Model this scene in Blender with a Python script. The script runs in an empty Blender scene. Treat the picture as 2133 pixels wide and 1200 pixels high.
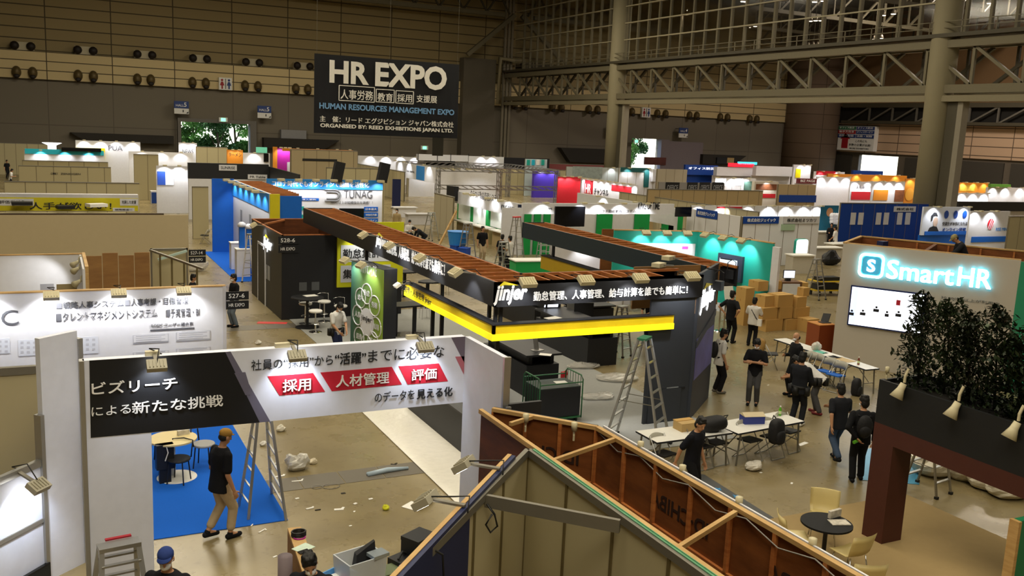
import bpy, math, random
from mathutils import Vector as V, Matrix
R = math.radians
random.seed(7)
SC = bpy.context.scene
COL = SC.collection
# ---------------------------------------------------------------- camera
FPX, PITCH, ROLL, YAW, EYE = 1918.99, 0.169871, -0.0455016, 0.467017, V((0, 0, 6.6))
_f = V((math.sin(YAW)*math.cos(PITCH), math.cos(YAW)*math.cos(PITCH), -math.sin(PITCH)))
_r = V((math.cos(YAW), -math.sin(YAW), 0))
_d = _f.cross(_r)
RT, DN = _r*math.cos(ROLL)+_d*math.sin(ROLL), -_r*math.sin(ROLL)+_d*math.cos(ROLL)
cam_d = bpy.data.cameras.new('camera')
cam = bpy.data.objects.new('camera', cam_d); COL.objects.link(cam)
cam_d.sensor_width = 36.0; cam_d.lens = 36.0*FPX/2133.0; cam_d.clip_start = 0.1; cam_d.clip_end = 600
m = Matrix((RT, -DN, -_f)).transposed().to_4x4(); m.translation = EYE
cam.matrix_world = m
SC.camera = cam
# ---------------------------------------------------------------- world, sun, unseen ceiling fill lights, exposure
w = bpy.data.worlds.new('world'); SC.world = w; w.use_nodes = True
nt = w.node_tree; bg = nt.nodes['Background']
sky = nt.nodes.new('ShaderNodeTexSky'); sky.sky_type = 'NISHITA'; sky.sun_elevation = R(48); sky.sun_rotation = R(200); sky.sun_disc = False
nt.links.new(sky.outputs[0], bg.inputs[0]); bg.inputs[1].default_value = 1.0
sun_d = bpy.data.lights.new('sun', 'SUN'); sun_d.energy = 5.0; sun_d.angle = 0.02
sun = bpy.data.objects.new('sun', sun_d); COL.objects.link(sun); sun.rotation_euler = V((0.75, -0.12, -0.65)).to_track_quat('-Z', 'Y').to_euler()
def area(x, y, z, sx, sy, power, col):
    d = bpy.data.lights.new('hall_fill', 'AREA'); d.shape = 'RECTANGLE'; d.size = sx; d.size_y = sy; d.energy = power; d.color = col
    o = bpy.data.objects.new('hall_fill', d); COL.objects.link(o); o.location = (x, y, z)
WARM = (1.0, 0.89, 0.68)
for (x, y, p) in ((0, -6, 3000), (28, -6, 900), (2, 10, 2300), (28, 14, 800), (6, 27, 2600), (34, 30, 2300), (6, 48, 2700), (36, 52, 2500), (8, 76, 5600), (36, 78, 4200)):  # unseen area lights standing in for ceiling lamps, spread to fill the walls
    area(x, y, 23.0, 11, 11, p*1.12, WARM)
for (x, y, p) in ((74, 50, 5200), (95, 48, 5200), (82, 26, 4200), (86, 72, 9000)):  # more unseen area lights, added to brighten the next hall's walls
    area(x, y, 25.8, 7, 7, p, (1.0, 0.86, 0.72))
SC.view_settings.view_transform = 'Standard'; SC.view_settings.look = 'None'
SC.view_settings.exposure = 0.0; SC.view_settings.gamma = 1.0; SC.view_settings.use_curve_mapping = False
cy = SC.cycles
cy.max_bounces = 5; cy.diffuse_bounces = 3; cy.glossy_bounces = 2; cy.transmission_bounces = 2; cy.transparent_max_bounces = 8
cy.caustics_reflective = False; cy.caustics_refractive = False; cy.sample_clamp_indirect = 4.0
# ---------------------------------------------------------------- measuring helpers (all results are points in the hall, metres)
def ray(px, py): return RT*((px-1066.5)/FPX)+DN*((py-600)/FPX)+_f
def G(px, py, z=0.0):
    d = ray(px, py); t = (z-EYE.z)/d.z; return EYE+d*t
def ATY(px, py, Y):
    d = ray(px, py); return EYE+d*(Y/d.y)
def ATX(px, py, X):
    d = ray(px, py); return EYE+d*(X/d.x)
def ZAT(px, py, p):
    d = ray(px, py); return EYE.z+d.z*math.hypot(p[0], p[1])/math.hypot(d.x, d.y)
# ---------------------------------------------------------------- materials
def lin(h):
    h = h.lstrip('#'); c = [int(h[i:i+2], 16)/255 for i in (0, 2, 4)]
    return tuple(x/12.92 if x <= .04045 else ((x+.055)/1.055)**2.4 for x in c)+(1,)
MATS = {}
def mat(name, col, rough=0.6, metal=0.0, emit=0.0, var=0.06, scale=6.0, bump=0.0, alpha=1.0, spec=0.4, trans=0.0, ecol=None):
    if name in MATS: return MATS[name]
    m = bpy.data.materials.new(name); m.use_nodes = True; n = m.node_tree.nodes; l = m.node_tree.links
    b = n['Principled BSDF']; c = lin(col) if isinstance(col, str) else tuple(col)+(1,)
    b.inputs['Roughness'].default_value = rough; b.inputs['Metallic'].default_value = metal
    b.inputs['Specular IOR Level'].default_value = spec; b.inputs['Alpha'].default_value = alpha
    b.inputs['Transmission Weight'].default_value = trans
    tc = n.new('ShaderNodeTexCoord'); nz = n.new('ShaderNodeTexNoise'); nz.inputs['Scale'].default_value = scale; nz.inputs['Detail'].default_value = 3
    l.new(tc.outputs['Object'], nz.inputs['Vector'])
    mx = n.new('ShaderNodeMix'); mx.data_type = 'RGBA'
    mx.inputs['A'].default_value = tuple(min(1, v*(1-var)) for v in c[:3])+(1,); mx.inputs['B'].default_value = tuple(min(1, v*(1+var)) for v in c[:3])+(1,)
    l.new(nz.outputs['Fac'], mx.inputs['Factor']); l.new(mx.outputs['Result'], b.inputs['Base Color'])
    if bump:
        bp = n.new('ShaderNodeBump'); bp.inputs['Strength'].default_value = bump; bp.inputs['Distance'].default_value = .02
        l.new(nz.outputs['Fac'], bp.inputs['Height']); l.new(bp.outputs[0], b.inputs['Normal'])
    if emit:
        b.inputs['Emission Color'].default_value = lin(ecol) if ecol else c; b.inputs['Emission Strength'].default_value = emit
    MATS[name] = m; return m
def wood(name, c1, c2, rough=.6, sx=2.0, sy=14.0):
    if name in MATS: return MATS[name]
    m = bpy.data.materials.new(name); m.use_nodes = True; n = m.node_tree.nodes; l = m.node_tree.links
    b = n['Principled BSDF']; b.inputs['Roughness'].default_value = rough; b.inputs['Specular IOR Level'].default_value = .3
    tc = n.new('ShaderNodeTexCoord'); mp = n.new('ShaderNodeMapping'); mp.inputs['Scale'].default_value = (sx, sx, sy)
    nz = n.new('ShaderNodeTexNoise'); nz.inputs['Scale'].default_value = 1.0; nz.inputs['Detail'].default_value = 5; nz.inputs['Roughness'].default_value = .65
    rp = n.new('ShaderNodeValToRGB'); rp.color_ramp.elements[0].color = lin(c1); rp.color_ramp.elements[0].position = .3
    rp.color_ramp.elements[1].color = lin(c2); rp.color_ramp.elements[1].position = .7
    l.new(tc.outputs['Object'], mp.inputs[0]); l.new(mp.outputs[0], nz.inputs['Vector']); l.new(nz.outputs['Fac'], rp.inputs[0]); l.new(rp.outputs[0], b.inputs['Base Color'])
    MATS[name] = m; return m
def seams(name, col, line, w, h, mortar, rough=.7, off=0.0, vertical_axis=True, xaxis=0, var=.04):
    """flat cladding with thin joints (brick texture in hall metres)"""
    if name in MATS: return MATS[name]
    m = bpy.data.materials.new(name); m.use_nodes = True; n = m.node_tree.nodes; l = m.node_tree.links
    b = n['Principled BSDF']; b.inputs['Roughness'].default_value = rough; b.inputs['Specular IOR Level'].default_value = .25
    tc = n.new('ShaderNodeTexCoord'); sp = n.new('ShaderNodeSeparateXYZ'); cb = n.new('ShaderNodeCombineXYZ')
    l.new(tc.outputs['Object'], sp.inputs[0]); l.new(sp.outputs[xaxis], cb.inputs[0]); l.new(sp.outputs[2], cb.inputs[1])
    br = n.new('ShaderNodeTexBrick'); br.offset = off; br.inputs['Scale'].default_value = 1.0
    c = lin(col); br.inputs['Color1'].default_value = tuple(v*(1-var) for v in c[:3])+(1,); br.inputs['Color2'].default_value = tuple(min(1, v*(1+var)) for v in c[:3])+(1,)
    br.inputs['Mortar'].default_value = lin(line); br.inputs['Mortar Size'].default_value = mortar
    br.inputs['Brick Width'].default_value = w; br.inputs['Row Height'].default_value = h
    l.new(cb.outputs[0], br.inputs['Vector']); l.new(br.outputs['Color'], b.inputs['Base Color'])
    MATS[name] = m; return m
# ---------------------------------------------------------------- mesh builder
class MB:
    def __init__(s): s.v = []; s.f = []; s.smooth = False
    def add(s, vs, fs):
        k = len(s.v); s.v += [V(p) for p in vs]; s.f += [tuple(i+k for i in q) for q in fs]; return s
    def hexa(s, p):   # 8 points: bottom 4 ccw, top 4 ccw
        return s.add(p, [(3, 2, 1, 0), (4, 5, 6, 7), (0, 1, 5, 4), (1, 2, 6, 5), (2, 3, 7, 6), (3, 0, 4, 7)])
    def box(s, x0, x1, y0, y1, z0, z1):
        return s.hexa([(x0, y0, z0), (x1, y0, z0), (x1, y1, z0), (x0, y1, z0), (x0, y0, z1), (x1, y0, z1), (x1, y1, z1), (x0, y1, z1)])
    def cbox(s, c, sx, sy, sz, rz=0.0, base=True):
        ca, sa = math.cos(rz), math.sin(rz); z0 = c[2] if base else c[2]-sz/2; q = []
        for z in (z0, z0+sz):
            for (a, b) in ((-1, -1), (1, -1), (1, 1), (-1, 1)):
                x, y = a*sx/2, b*sy/2; q.append((c[0]+x*ca-y*sa, c[1]+x*sa+y*ca, z))
        return s.hexa(q)
    def bar(s, a, b, w, h=None, up=(0, 0, 1)):
        a = V(a); b = V(b); h = h or w; d = (b-a).normalized(); u = V(up)
        if abs(d.dot(u)) > .95: u = V((0, 1, 0))
        x = d.cross(u).normalized(); y = x.cross(d).normalized(); q = []
        for p in (a, b): q += [p-x*w/2-y*h/2, p+x*w/2-y*h/2, p+x*w/2+y*h/2, p-x*w/2+y*h/2]
        return s.hexa(q)
    def tube(s, pts, r, n=8, closed=False):
        pts = [V(p) for p in pts]; rr = r if isinstance(r, (list, tuple)) else [r]*len(pts); k = len(s.v); N = len(pts)
        for i, p in enumerate(pts):
            d = (pts[(i+1) % N]-pts[i-1]) if closed else (pts[min(i+1, N-1)]-pts[max(i-1, 0)])
            d = d.normalized() if d.length > 1e-9 else V((0, 0, 1)); u = V((0, 0, 1)) if abs(d.z) < .9 else V((0, 1, 0))
            x = d.cross(u).normalized(); y = x.cross(d)
            for j in range(n):
                t = 2*math.pi*j/n; s.v.append(p+x*(rr[i]*math.cos(t))+y*(rr[i]*math.sin(t)))
        for i in range(N if closed else N-1):
            for j in range(n):
                a, b = k+i*n+j, k+i*n+(j+1) % n; c, d2 = k+((i+1) % N)*n+(j+1) % n, k+((i+1) % N)*n+j
                s.f.append((a, b, c, d2))
        if not closed: s.f.append(tuple(k+j for j in range(n))[::-1]); s.f.append(tuple(k+(N-1)*n+j for j in range(n)))
        return s
    def lathe(s, prof, c=(0, 0, 0), n=20, sx=1.0, sy=1.0):
        k = len(s.v); c = V(c)
        for (r, z) in prof:
            for j in range(n):
                t = 2*math.pi*j/n; s.v.append(c+V((r*sx*math.cos(t), r*sy*math.sin(t), z)))
        for i in range(len(prof)-1):
            for j in range(n): s.f.append((k+i*n+j, k+i*n+(j+1) % n, k+(i+1)*n+(j+1) % n, k+(i+1)*n+j))
        s.f.append(tuple(k+j for j in range(n))[::-1]); s.f.append(tuple(k+(len(prof)-1)*n+j for j in range(n)))
        return s
    def ball(s, c, r, n=10, mm=None, sq=1.0):
        c = V(c); r = V(r) if not isinstance(r, (int, float)) else V((r, r, r)); k = len(s.v); h = n//2+1
        for i in range(h+1):
            a = math.pi*(i/h); a = min(max(a, .02), math.pi-.02)
            for j in range(n):
                t = 2*math.pi*j/n; p = V((math.sin(a)*math.cos(t), math.sin(a)*math.sin(t), math.cos(a))); p = V([math.copysign(abs(e)**sq, e) for e in p]) if sq != 1 else p; p = V((r.x*p.x, r.y*p.y, r.z*p.z))
                s.v.append(c+(mm @ p if mm else p))
        for i in range(h):
            for j in range(n): s.f.append((k+(i+1)*n+j, k+(i+1)*n+(j+1) % n, k+i*n+(j+1) % n, k+i*n+j))
        s.f.append(tuple(k+j for j in range(n))); s.f.append(tuple(k+h*n+j for j in range(n))[::-1])
        return s
    def prism(s, poly, off):   # poly: list of 3D points, off: extrusion vector
        poly = [V(p) for p in poly]; off = V(off); n = len(poly)
        return s.add(poly+[p+off for p in poly], [tuple(range(n))[::-1], tuple(range(n, 2*n))]+[(i, (i+1) % n, n+(i+1) % n, n+i) for i in range(n)])
    def to(s, name, material, parent=None, label=None, kind=None):
        return link(name, s.v, s.f, material, parent, label, kind, s.smooth)
def origin_of(o):
    p = V((0, 0, 0))
    while o is not None: p = p+o.location; o = o.parent
    return p
def link(name, v, f, material, parent=None, label=None, kind=None, smooth=False):
    me = bpy.data.meshes.new(name); off = origin_of(parent)
    if parent is None and v:
        lo = V([min(p[i] for p in v) for i in range(3)]); hi = V([max(p[i] for p in v) for i in range(3)])
        off = V(((lo.x+hi.x)/2, (lo.y+hi.y)/2, lo.z)) if kind != 'structure' else V((0, 0, 0))
    me.from_pydata([tuple(V(p)-off) for p in v], [], f); me.materials.append(material)
    if smooth: me.polygons.foreach_set('use_smooth', [True]*len(me.polygons))
    me.validate(); o = bpy.data.objects.new(name, me); COL.objects.link(o)
    if parent: o.parent = parent
    else: o.location = off
    if label: o['label'] = label
    if kind: o['kind'] = kind
    return o
def thing(name, label, cat, loc, group=None):
    o = bpy.data.objects.new(name, None); COL.objects.link(o); o.location = V(loc); o.empty_display_size = .2
    o['label'] = label; o['category'] = cat
    if group: o['group'] = group
    return o
def tag(o, label, cat, group=None, kind=None):
    o['label'] = label; o['category'] = cat
    if group: o['group'] = group
    if kind: o['kind'] = kind
    return o
def kids(o): return [c for c in list(o.children)]
def dup(o, loc=None, rz=None, label=None, parent=None):
    c = o.copy(); COL.objects.link(c)
    if parent: c.parent = parent
    for ch in kids(o): dup(ch, parent=c)
    if loc is not None: c.location = V(loc)
    if rz is not None: c.rotation_euler = (0, 0, rz)
    if label: c['label'] = label
    return c
# a vertical face seen from the hall: a = left foot, b = right foot as the viewer sees them
class Face:
    def __init__(s, a, b, z0=0.0):
        s.a = V((a[0], a[1], z0)); d = V((b[0]-a[0], b[1]-a[1], 0)); s.L = d.length; s.U = d.normalized(); s.N = V((s.U.y, -s.U.x, 0)); s.z0 = z0
    def p(s, u, v, d=0.0): return s.a+s.U*u+s.N*d+V((0, 0, v))
    def uv(s, px, py):
        r = ray(px, py); t = (s.a-EYE).dot(s.N)/r.dot(s.N); q = EYE+r*t-s.a; return q.dot(s.U), q.z
    def box(s, mb, u0, u1, v0, v1, d0=0.0, d1=.02):
        return mb.hexa([s.p(u0, v0, d1), s.p(u1, v0, d1), s.p(u1, v0, d0), s.p(u0, v0, d0), s.p(u0, v1, d1), s.p(u1, v1, d1), s.p(u1, v1, d0), s.p(u0, v1, d0)])
    def poly(s, mb, pts, d0=0.0, d1=.02): return mb.prism([s.p(u, v, d0) for u, v in pts], s.N*(d1-d0))
    def pbox(s, mb, x0, y0, x1, y1, d0=0.0, d1=.02):
        u0, v0 = s.uv(x0, y0); u1, v1 = s.uv(x1, y1); return s.box(mb, min(u0, u1), max(u0, u1), min(v0, v1), max(v0, v1), d0, d1)
def text_mesh(body, bold=0.0, ext=.01, spacing=1.0):
    cu = bpy.data.curves.new('lettering', 'FONT'); cu.body = body; cu.size = 1.0; cu.offset = bold; cu.extrude = ext; cu.space_character = spacing; cu.resolution_u = 3
    o = bpy.data.objects.new('lettering', cu); COL.objects.link(o)
    dg = bpy.context.evaluated_depsgraph_get(); me = bpy.data.meshes.new_from_object(o.evaluated_get(dg))
    bpy.data.objects.remove(o); v = [p.co.copy() for p in me.vertices]; f = [tuple(p.vertices) for p in me.polygons]; bpy.data.meshes.remove(me)
    return v, f
def text(face, body, u, v, h, material, parent, width=None, bold=0.0, d=.012, align='L', name='lettering', ext=.008, shear=0.0, label=None, slope=0.0):
    """lettering on a face: lower-left at (u, v), cap height h; width squeezes it to fit"""
    cjk = bold > .045 or any(ord(ch) > 0x2fff for ch in body); vs, fs = text_mesh(body, 0 if cjk else bold, .5, 1.0)
    if cjk and bold > .005 and vs:   # heavier strokes: the same strokes laid twice, a hair apart
        n0 = len(vs); b = bold*.45; v0, f0 = vs, fs; vs, fs = [], []
        for k, (ax, ay) in enumerate(((-b, -b*.6), (b, b*.6), (-b, b*.6), (b, -b*.6))): vs += [V((p.x+ax, p.y+ay, p.z+k*.22)) for p in v0]; fs += [tuple(i+k*n0 for i in q) for q in f0]
    if not vs: return None
    x0 = min(p.x for p in vs); x1 = max(p.x for p in vs); y0 = min(p.y for p in vs); y1 = max(p.y for p in vs)
    sy = h/max(y1-y0, 1e-6); sx = width/(x1-x0) if width else sy
    off = {'L': 0, 'C': -(x1-x0)*sx/2, 'R': -(x1-x0)*sx}[align]
    pts = []
    for p in vs:
        yy = (p.y-y0)*sy; xx = (p.x-x0)*sx+off+shear*yy; pts.append(face.p(u+xx, v+yy+slope*xx, d+(p.z+.5)*ext))
    mb = MB(); mb.add(pts, fs); return mb.to(name, material, parent, label)
def ptext(face, body, x0, y0, x1, y1, material, parent, **k):
    """lettering whose lower-left sits at pixel-measured (x0,y0) and upper-right at (x1,y1) of a face"""
    u0, v0 = face.uv(x0, y0); u1, v1 = face.uv(x1, y1); return text(face, body, u0, v0, v1-v0, material, parent, width=u1-u0, **k)
def spot(name, loc, target, power, angle, parent=None, col=(1, 1, 1), blend=.5, radius=.05):
    d = bpy.data.lights.new(name, 'SPOT'); d.energy = power; d.spot_size = R(angle); d.spot_blend = blend; d.color = col; d.shadow_soft_size = radius
    o = bpy.data.objects.new(name, d); COL.objects.link(o); o.location = V(loc)-origin_of(parent)
    o.rotation_euler = (V(target)-V(loc)).to_track_quat('-Z', 'Y').to_euler()
    if parent: o.parent = parent
    return o
# shared materials
WHITE = mat('white_panel', '#d9dae0', .55); GREYW = mat('grey_white_panel', '#c9c8cc', .55)
BEIGE = mat('beige_system_panel', '#b7ad8a', .65, var=.05, scale=1.2); ALU = mat('aluminium', '#b4b4b2', .35, .8); ALUD = mat('dull_aluminium', '#837f74', .5, .55)
BLACK = mat('matt_black', '#1a1b1e', .5); CHAR = mat('charcoal_panel', '#26282c', .5); NAVY = mat('navy_panel', '#16224e', .5)
LAMPB = mat('lamp_housing', '#cfc6a4', .45); LED = mat('led_window', '#ffffff', emit=14.0); CABLE = mat('black_cable', '#141414', .5)
PINE = wood('pine_batten', '#ab8650', '#cba870'); PLY = wood('brown_plywood', '#6b3c1d', '#8d5429', .6, 1.2, 5); PLYD = wood('dark_plywood', '#4c2813', '#6a3a1c', .6, 1.2, 5)
REDWOOD = wood('red_wood_batten', '#96542a', '#c07a40', .6); CARDB = mat('cardboard', '#c29c5c', .8, var=.08, scale=2)
INK = mat('dark_ink', '#23262c', .6); INKG = mat('grey_ink', '#8b8d92', .6); WHITEINK = mat('white_ink', '#f4f4f4', .5); REDINK = mat('red_ink', '#c8283c', .5)
BLUEC = mat('blue_carpet', '#1d60c8', .95, var=.1, scale=60, spec=.1); GREYC = mat('grey_carpet', '#9a9b98', .95, var=.06, scale=12, spec=.1)
CHROME = mat('chrome', '#d8d8d8', .15, 1.0); RUB = mat('rubber', '#1b1b1b', .7); PAPER = mat('paper', '#ecebe6', .7)
YEL = mat('yellow_panel', '#f2e210', .5); GREEN = mat('green_panel', '#10994a', .55); TEAL = mat('teal_panel', '#22a596', .55); BLUE = mat('blue_panel', '#1263c8', .5); DBLUE = mat('deep_blue_panel', '#0d3f96', .5)
SCREEN = mat('dark_screen', '#0b0c10', .15); GLOW = mat('lit_screen', '#eaf2ff', .3, emit=2.2)
# ================================================================ the hall
def st(mb, name, material): return mb.to(name, material, kind='structure')
def concrete():
    m = bpy.data.materials.new('hall_concrete'); m.use_nodes = True; n = m.node_tree.nodes; l = m.node_tree.links; b = n['Principled BSDF']
    tc = n.new('ShaderNodeTexCoord')
    def noise(sc, det=6, ro=.6):
        z = n.new('ShaderNodeTexNoise'); z.inputs['Scale'].default_value = sc; z.inputs['Detail'].default_value = det; z.inputs['Roughness'].default_value = ro; l.new(tc.outputs['Object'], z.inputs['Vector']); return z
    a = noise(.35); rp = n.new('ShaderNodeValToRGB'); e = rp.color_ramp.elements; e[0].position = .3; e[0].color = lin('#766949'); e[1].position = .72; e[1].color = lin('#998a66')
    l.new(a.outputs['Fac'], rp.inputs[0])
    k = noise(7.0, 3, .5); r2 = n.new('ShaderNodeValToRGB'); e = r2.color_ramp.elements; e[0].position = .58; e[0].color = (1, 1, 1, 1); e[1].position = .74; e[1].color = (.5, .48, .45, 1)
    l.new(k.outputs['Fac'], r2.inputs[0])
    mx = n.new('ShaderNodeMix'); mx.data_type = 'RGBA'; mx.blend_type = 'MULTIPLY'; mx.inputs['Factor'].default_value = .5
    l.new(rp.outputs[0], mx.inputs['A']); l.new(r2.outputs[0], mx.inputs['B']); l.new(mx.outputs['Result'], b.inputs['Base Color'])
    q = noise(.9, 4); r3 = n.new('ShaderNodeMapRange'); r3.inputs['To Min'].default_value = .16; r3.inputs['To Max'].default_value = .42; l.new(q.outputs['Fac'], r3.inputs['Value']); l.new(r3.outputs[0], b.inputs['Roughness'])
    b.inputs['Specular IOR Level'].default_value = .55
    return m
st(MB().box(-16, 112, -14, 114, -.3, 0), 'floor', concrete())
CEIL = mat('ceiling_panel', '#4a4438', .9); st(MB().box(-16.4, 112.4, -14.4, 114, 26, 26.3), 'ceiling', CEIL)
LOW = seams('lower_wall_cladding', '#777063', '#645d52', 6.4, 4.9, .05, var=.03); BAND = seams('beige_wall_cladding', '#cdba8e', '#4c4334', 6.4, .96, .05)
UPP = seams('upper_wall_cladding', '#94845f', '#4b4231', 6.4, 1.15, .06)
# far wall (runs along the row of nozzles), with its open gate
f = MB()
for (x0, x1, z0, z1) in ((-16, 13.35, 0, 9.6), (21.0, 74.6, 0, 9.6), (13.35, 21.0, 5.85, 9.6), (79.2, 112, 0, 9.6), (74.6, 79.2, 6.2, 9.6)): f.box(x0, x1, 112, 112.6, z0, z1)
st(f, 'wall_far', LOW)
st(MB().box(-16, 104, 111.6, 112.4, 9.6, 12.5), 'wall_far_band', BAND)
st(MB().box(-16, 112, 112.5, 113.0, 12.5, 26), 'wall_far_upper', UPP)
st(MB().box(-16.4, -16, -14, 114, 0, 26), 'wall_left', LOW)
st(MB().box(-16, 112, -14.4, -14, 0, 26), 'wall_behind', LOW)
# end wall of the neighbouring hall with its bright doorway
SAL = seams('salmon_wall_cladding', '#b59a80', '#54463a', 6.0, 1.2, .06, xaxis=1); DRK = mat('dark_shutter', '#3a362f', .8)
f = MB()
for (y0, y1, z0, z1) in ((-14, 95.9, 0, 5.6), (103.2, 113, 0, 5.6), (95.9, 103.2, 5.25, 5.6)): f.box(110, 110.6, y0, y1, z0, z1)
st(f, 'wall_right', mat('right_wall_lower', '#5a5247', .8))
st(MB().box(109.7, 110.6, -14, 113, 5.6, 9.8), 'wall_right_band', SAL)
st(MB().box(111, 111.4, -14, 113, 9.8, 26), 'wall_right_upper', mat('right_wall_upper', '#70573a', .85))
for i, (y0, y1) in enumerate(((104.5, 111), (87, 94.5), (79, 86), (70, 78), (60, 69))):
    st(MB().box(109.8, 110, y0, y1, 0, 5.2), 'door_%d' % (i+1), DRK)
# curved pier at the inner corner
c = MB(); c.smooth = True; c.lathe([(4.2, 0), (4.2, 10.2), (4.2, 26)], (106.4, 110.2, 0), 28); st(c, 'wall_corner_pier', seams('pier_cladding', '#6e5d4e', '#4c4036', 5, 2.2, .05))
# gate reveals on the far wall
st(MB().box(13.0, 13.35, 111.2, 112, 0, 5.85).box(21.0, 21.7, 111.2, 112, 0, 5.85).box(13.0, 21.7, 111.2, 112, 5.85, 6.25), 'trim_1', mat('gate_reveal', '#6d6a66', .7))
st(MB().box(24.6, 27.6, 111.3, 112, 0, 5.4), 'trim_2', mat('pale_pier', '#8d8d90', .7))
st(MB().box(79.2, 80.6, 111.2, 112, 0, 6.2).box(80.6, 87, 111.6, 112, 0, 6.0), 'trim_3', mat('violet_grey_pier', '#7d7479', .7))
# triangular canopies beside the gates
CAN = mat('canopy_dark', '#2f2c28', .8)
for i, (x0, x1, xt, zt, zb) in enumerate(((3.5, 12.5, 2.0, 4.2, 3.3), (22.5, 29.6, 31.6, 4.4, 3.2), (64.0, 73, 62.4, 4.5, 2.6), (86.6, 92.5, 94.8, 4.3, 2.9))):
    lo, hi = min(x0, xt), max(x1, xt)
    q = [(lo, 110.9, zt), (hi, 110.9, zt), (x1 if xt > x1 else hi, 110.9, zb), (x0 if xt < x0 else lo, 110.9, zb)]
    t = MB().prism(q, (0, 1.1, 0)).to('entrance_canopy', CAN)
    tag(t, ['dark wedge canopy on the booth side of the leafy gate', 'dark wedge canopy between the leafy gate and the black banner', 'dark wedge canopy before the narrow gate at the concrete column', 'dark wedge canopy beyond the food advert on the wall'][i], 'canopy')
# left half wall of the corner behind the banner: pier and conduits
st(MB().box(47.5, 52.0, 110.6, 112, 0, 15.4), 'trim_4', mat('grey_pier', '#5e584d', .8))
f = MB(); f.smooth = True
for x in (52.4,): f.tube([(x, 110.25, 9.8), (x, 110.25, 15.6), (x+4.6, 110.25, 15.3)], .32, 10)
o = f.to('wall_pipe', mat('pipe_paint', '#8c8266', .6)); tag(o, 'fat beige pipe bending over the corner beside the black banner', 'pipe')
f = MB()
for i in range(3): f.box(53.4+i*.5, 53.7+i*.5, 111.3, 111.58, 2, 25.98)
o = f.to('cable_riser', mat('conduit', '#77705f', .6)); tag(o, 'bundle of grey vertical conduits in the corner beyond the black banner', 'conduit', kind='stuff')
ORD = ['first', 'second', 'third', 'fourth', 'fifth', 'sixth', 'seventh', 'eighth', 'ninth', 'tenth', 'eleventh', 'twelfth', 'thirteenth', 'fourteenth', 'fifteenth', 'sixteenth', 'seventeenth', 'eighteenth', 'nineteenth', 'twentieth']
# ---------------------------------------------------------------- truss, columns and glazed partition between the halls
STEEL = mat('truss_steel', '#6f6853', .6, .2); STEELD = mat('truss_steel_dark', '#4a4537', .6, .2); COLM = mat('column_paint', '#8c846a', .7, var=.08, scale=.6)
XT = 54.0
t = thing('roof_truss', 'long steel lattice truss resting on two concrete columns', 'truss', (XT, 60, 10.3))
MB().box(XT-.5, XT-.1, 18, 111, 10.3, 10.85).box(XT+1.3, XT+1.7, 18, 111, 10.3, 10.7).to('bottom_chord', STEEL, t)
MB().box(XT-.6, XT-.05, 18, 111, 13.25, 13.75).box(XT+1.3, XT+1.7, 18, 111, 13.3, 13.7).to('top_chord', STEEL, t)
n = 25; ys = [20+i*3.62 for i in range(n+1)]
for i in range(n):
    y0, y1 = ys[i], ys[i+1]
    MB().bar((XT-.3, y1, 13.3), (XT-.3, y0, 10.8), .2).to('diagonal_brace', STEEL, t)
    MB().bar((XT-.3, y0, 10.8), (XT-.3, y0, 13.3), .2).to('upright', STEEL, t)
f = MB()
for i in range(n):
    y0, y1 = ys[i], ys[i+1]
    f.bar((XT+1.5, y1, 10.7), (XT+1.5, y0, 13.3), .22).bar((XT+1.5, (y0+y1)/2, 10.7), (XT+1.5, (y0+y1)/2, 13.3), .18).bar((XT-.3, y0, 13.3), (XT+1.5, (y0+y1)/2, 13.4), .12)
f.to('rear_lattice', STEELD, t)
MB().box(XT-.9, XT+2.0, 18, 111, 13.9, 14.15).to('walkway_deck', STEELD, t)
f = MB()
for z in (14.5, 14.9): f.box(XT-.8, XT-.74, 18, 111, z, z+.05)
for i in range(36): f.box(XT-.8, XT-.74, 20+i*2.5, 20.06+i*2.5, 14.1, 14.95)
f.to('handrail', STEEL, t)
MB().box(XT-.55, XT+.1, 18, 111, 9.75, 10.15).to('door_track', mat('track_paint', '#7f775f', .6), t)
for i, (y, lab) in enumerate(((84.6, 'concrete column carrying the truss near the middle of the hall'), (44.3, 'thick concrete column in front of the end wall, carrying the truss'), (6.0, 'third column'))):
    if i == 2: continue
    t = thing('hall_column', lab, 'column', (XT, y, 0), 'concrete columns under the truss')
    c = MB(); c.smooth = True; c.lathe([(.86, 0), (.86, 10.0), (.9, 10.1), (.9, 26)], (XT, y, 0), 24); c.to('shaft', COLM, t)
    MB().box(XT-.2, XT+.5, y-1.75, y-.95, 0, 9.75).to('guide_channel', STEELD, t); MB().box(XT-.3, XT+.3, y-2.2, y-1.8, 0, 9.75).to('guide_post', mat('guide_paint', '#857e6e', .6), t)
t = thing('glazed_partition', 'tall glazed partition with thin mullions standing above the truss', 'partition', (XT, 60, 14.2))
for i in range(48):
    y = 21+i*1.83; MB().box(XT-.02, XT+.3, y-.1, y+.1, 14.2, 25.9).to('mullion', STEEL, t)
for k in range(7):
    z = 16.34+k*1.69
    if z < 25.8: MB().box(XT-.06, XT+.02, 18, 109.4, z-.05, z+.05).to('glazing_rail', mat('rail_paint', '#a59c80', .5), t)
g = bpy.data.materials.new('partition_glass'); g.use_nodes = True; nn = g.node_tree.nodes; ll = g.node_tree.links; nn.remove(nn['Principled BSDF'])
tr = nn.new('ShaderNodeBsdfTransparent'); gl = nn.new('ShaderNodeBsdfGlossy'); gl.inputs['Roughness'].default_value = .08; ms = nn.new('ShaderNodeMixShader'); fr = nn.new('ShaderNodeFresnel'); fr.inputs[0].default_value = 1.3
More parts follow.
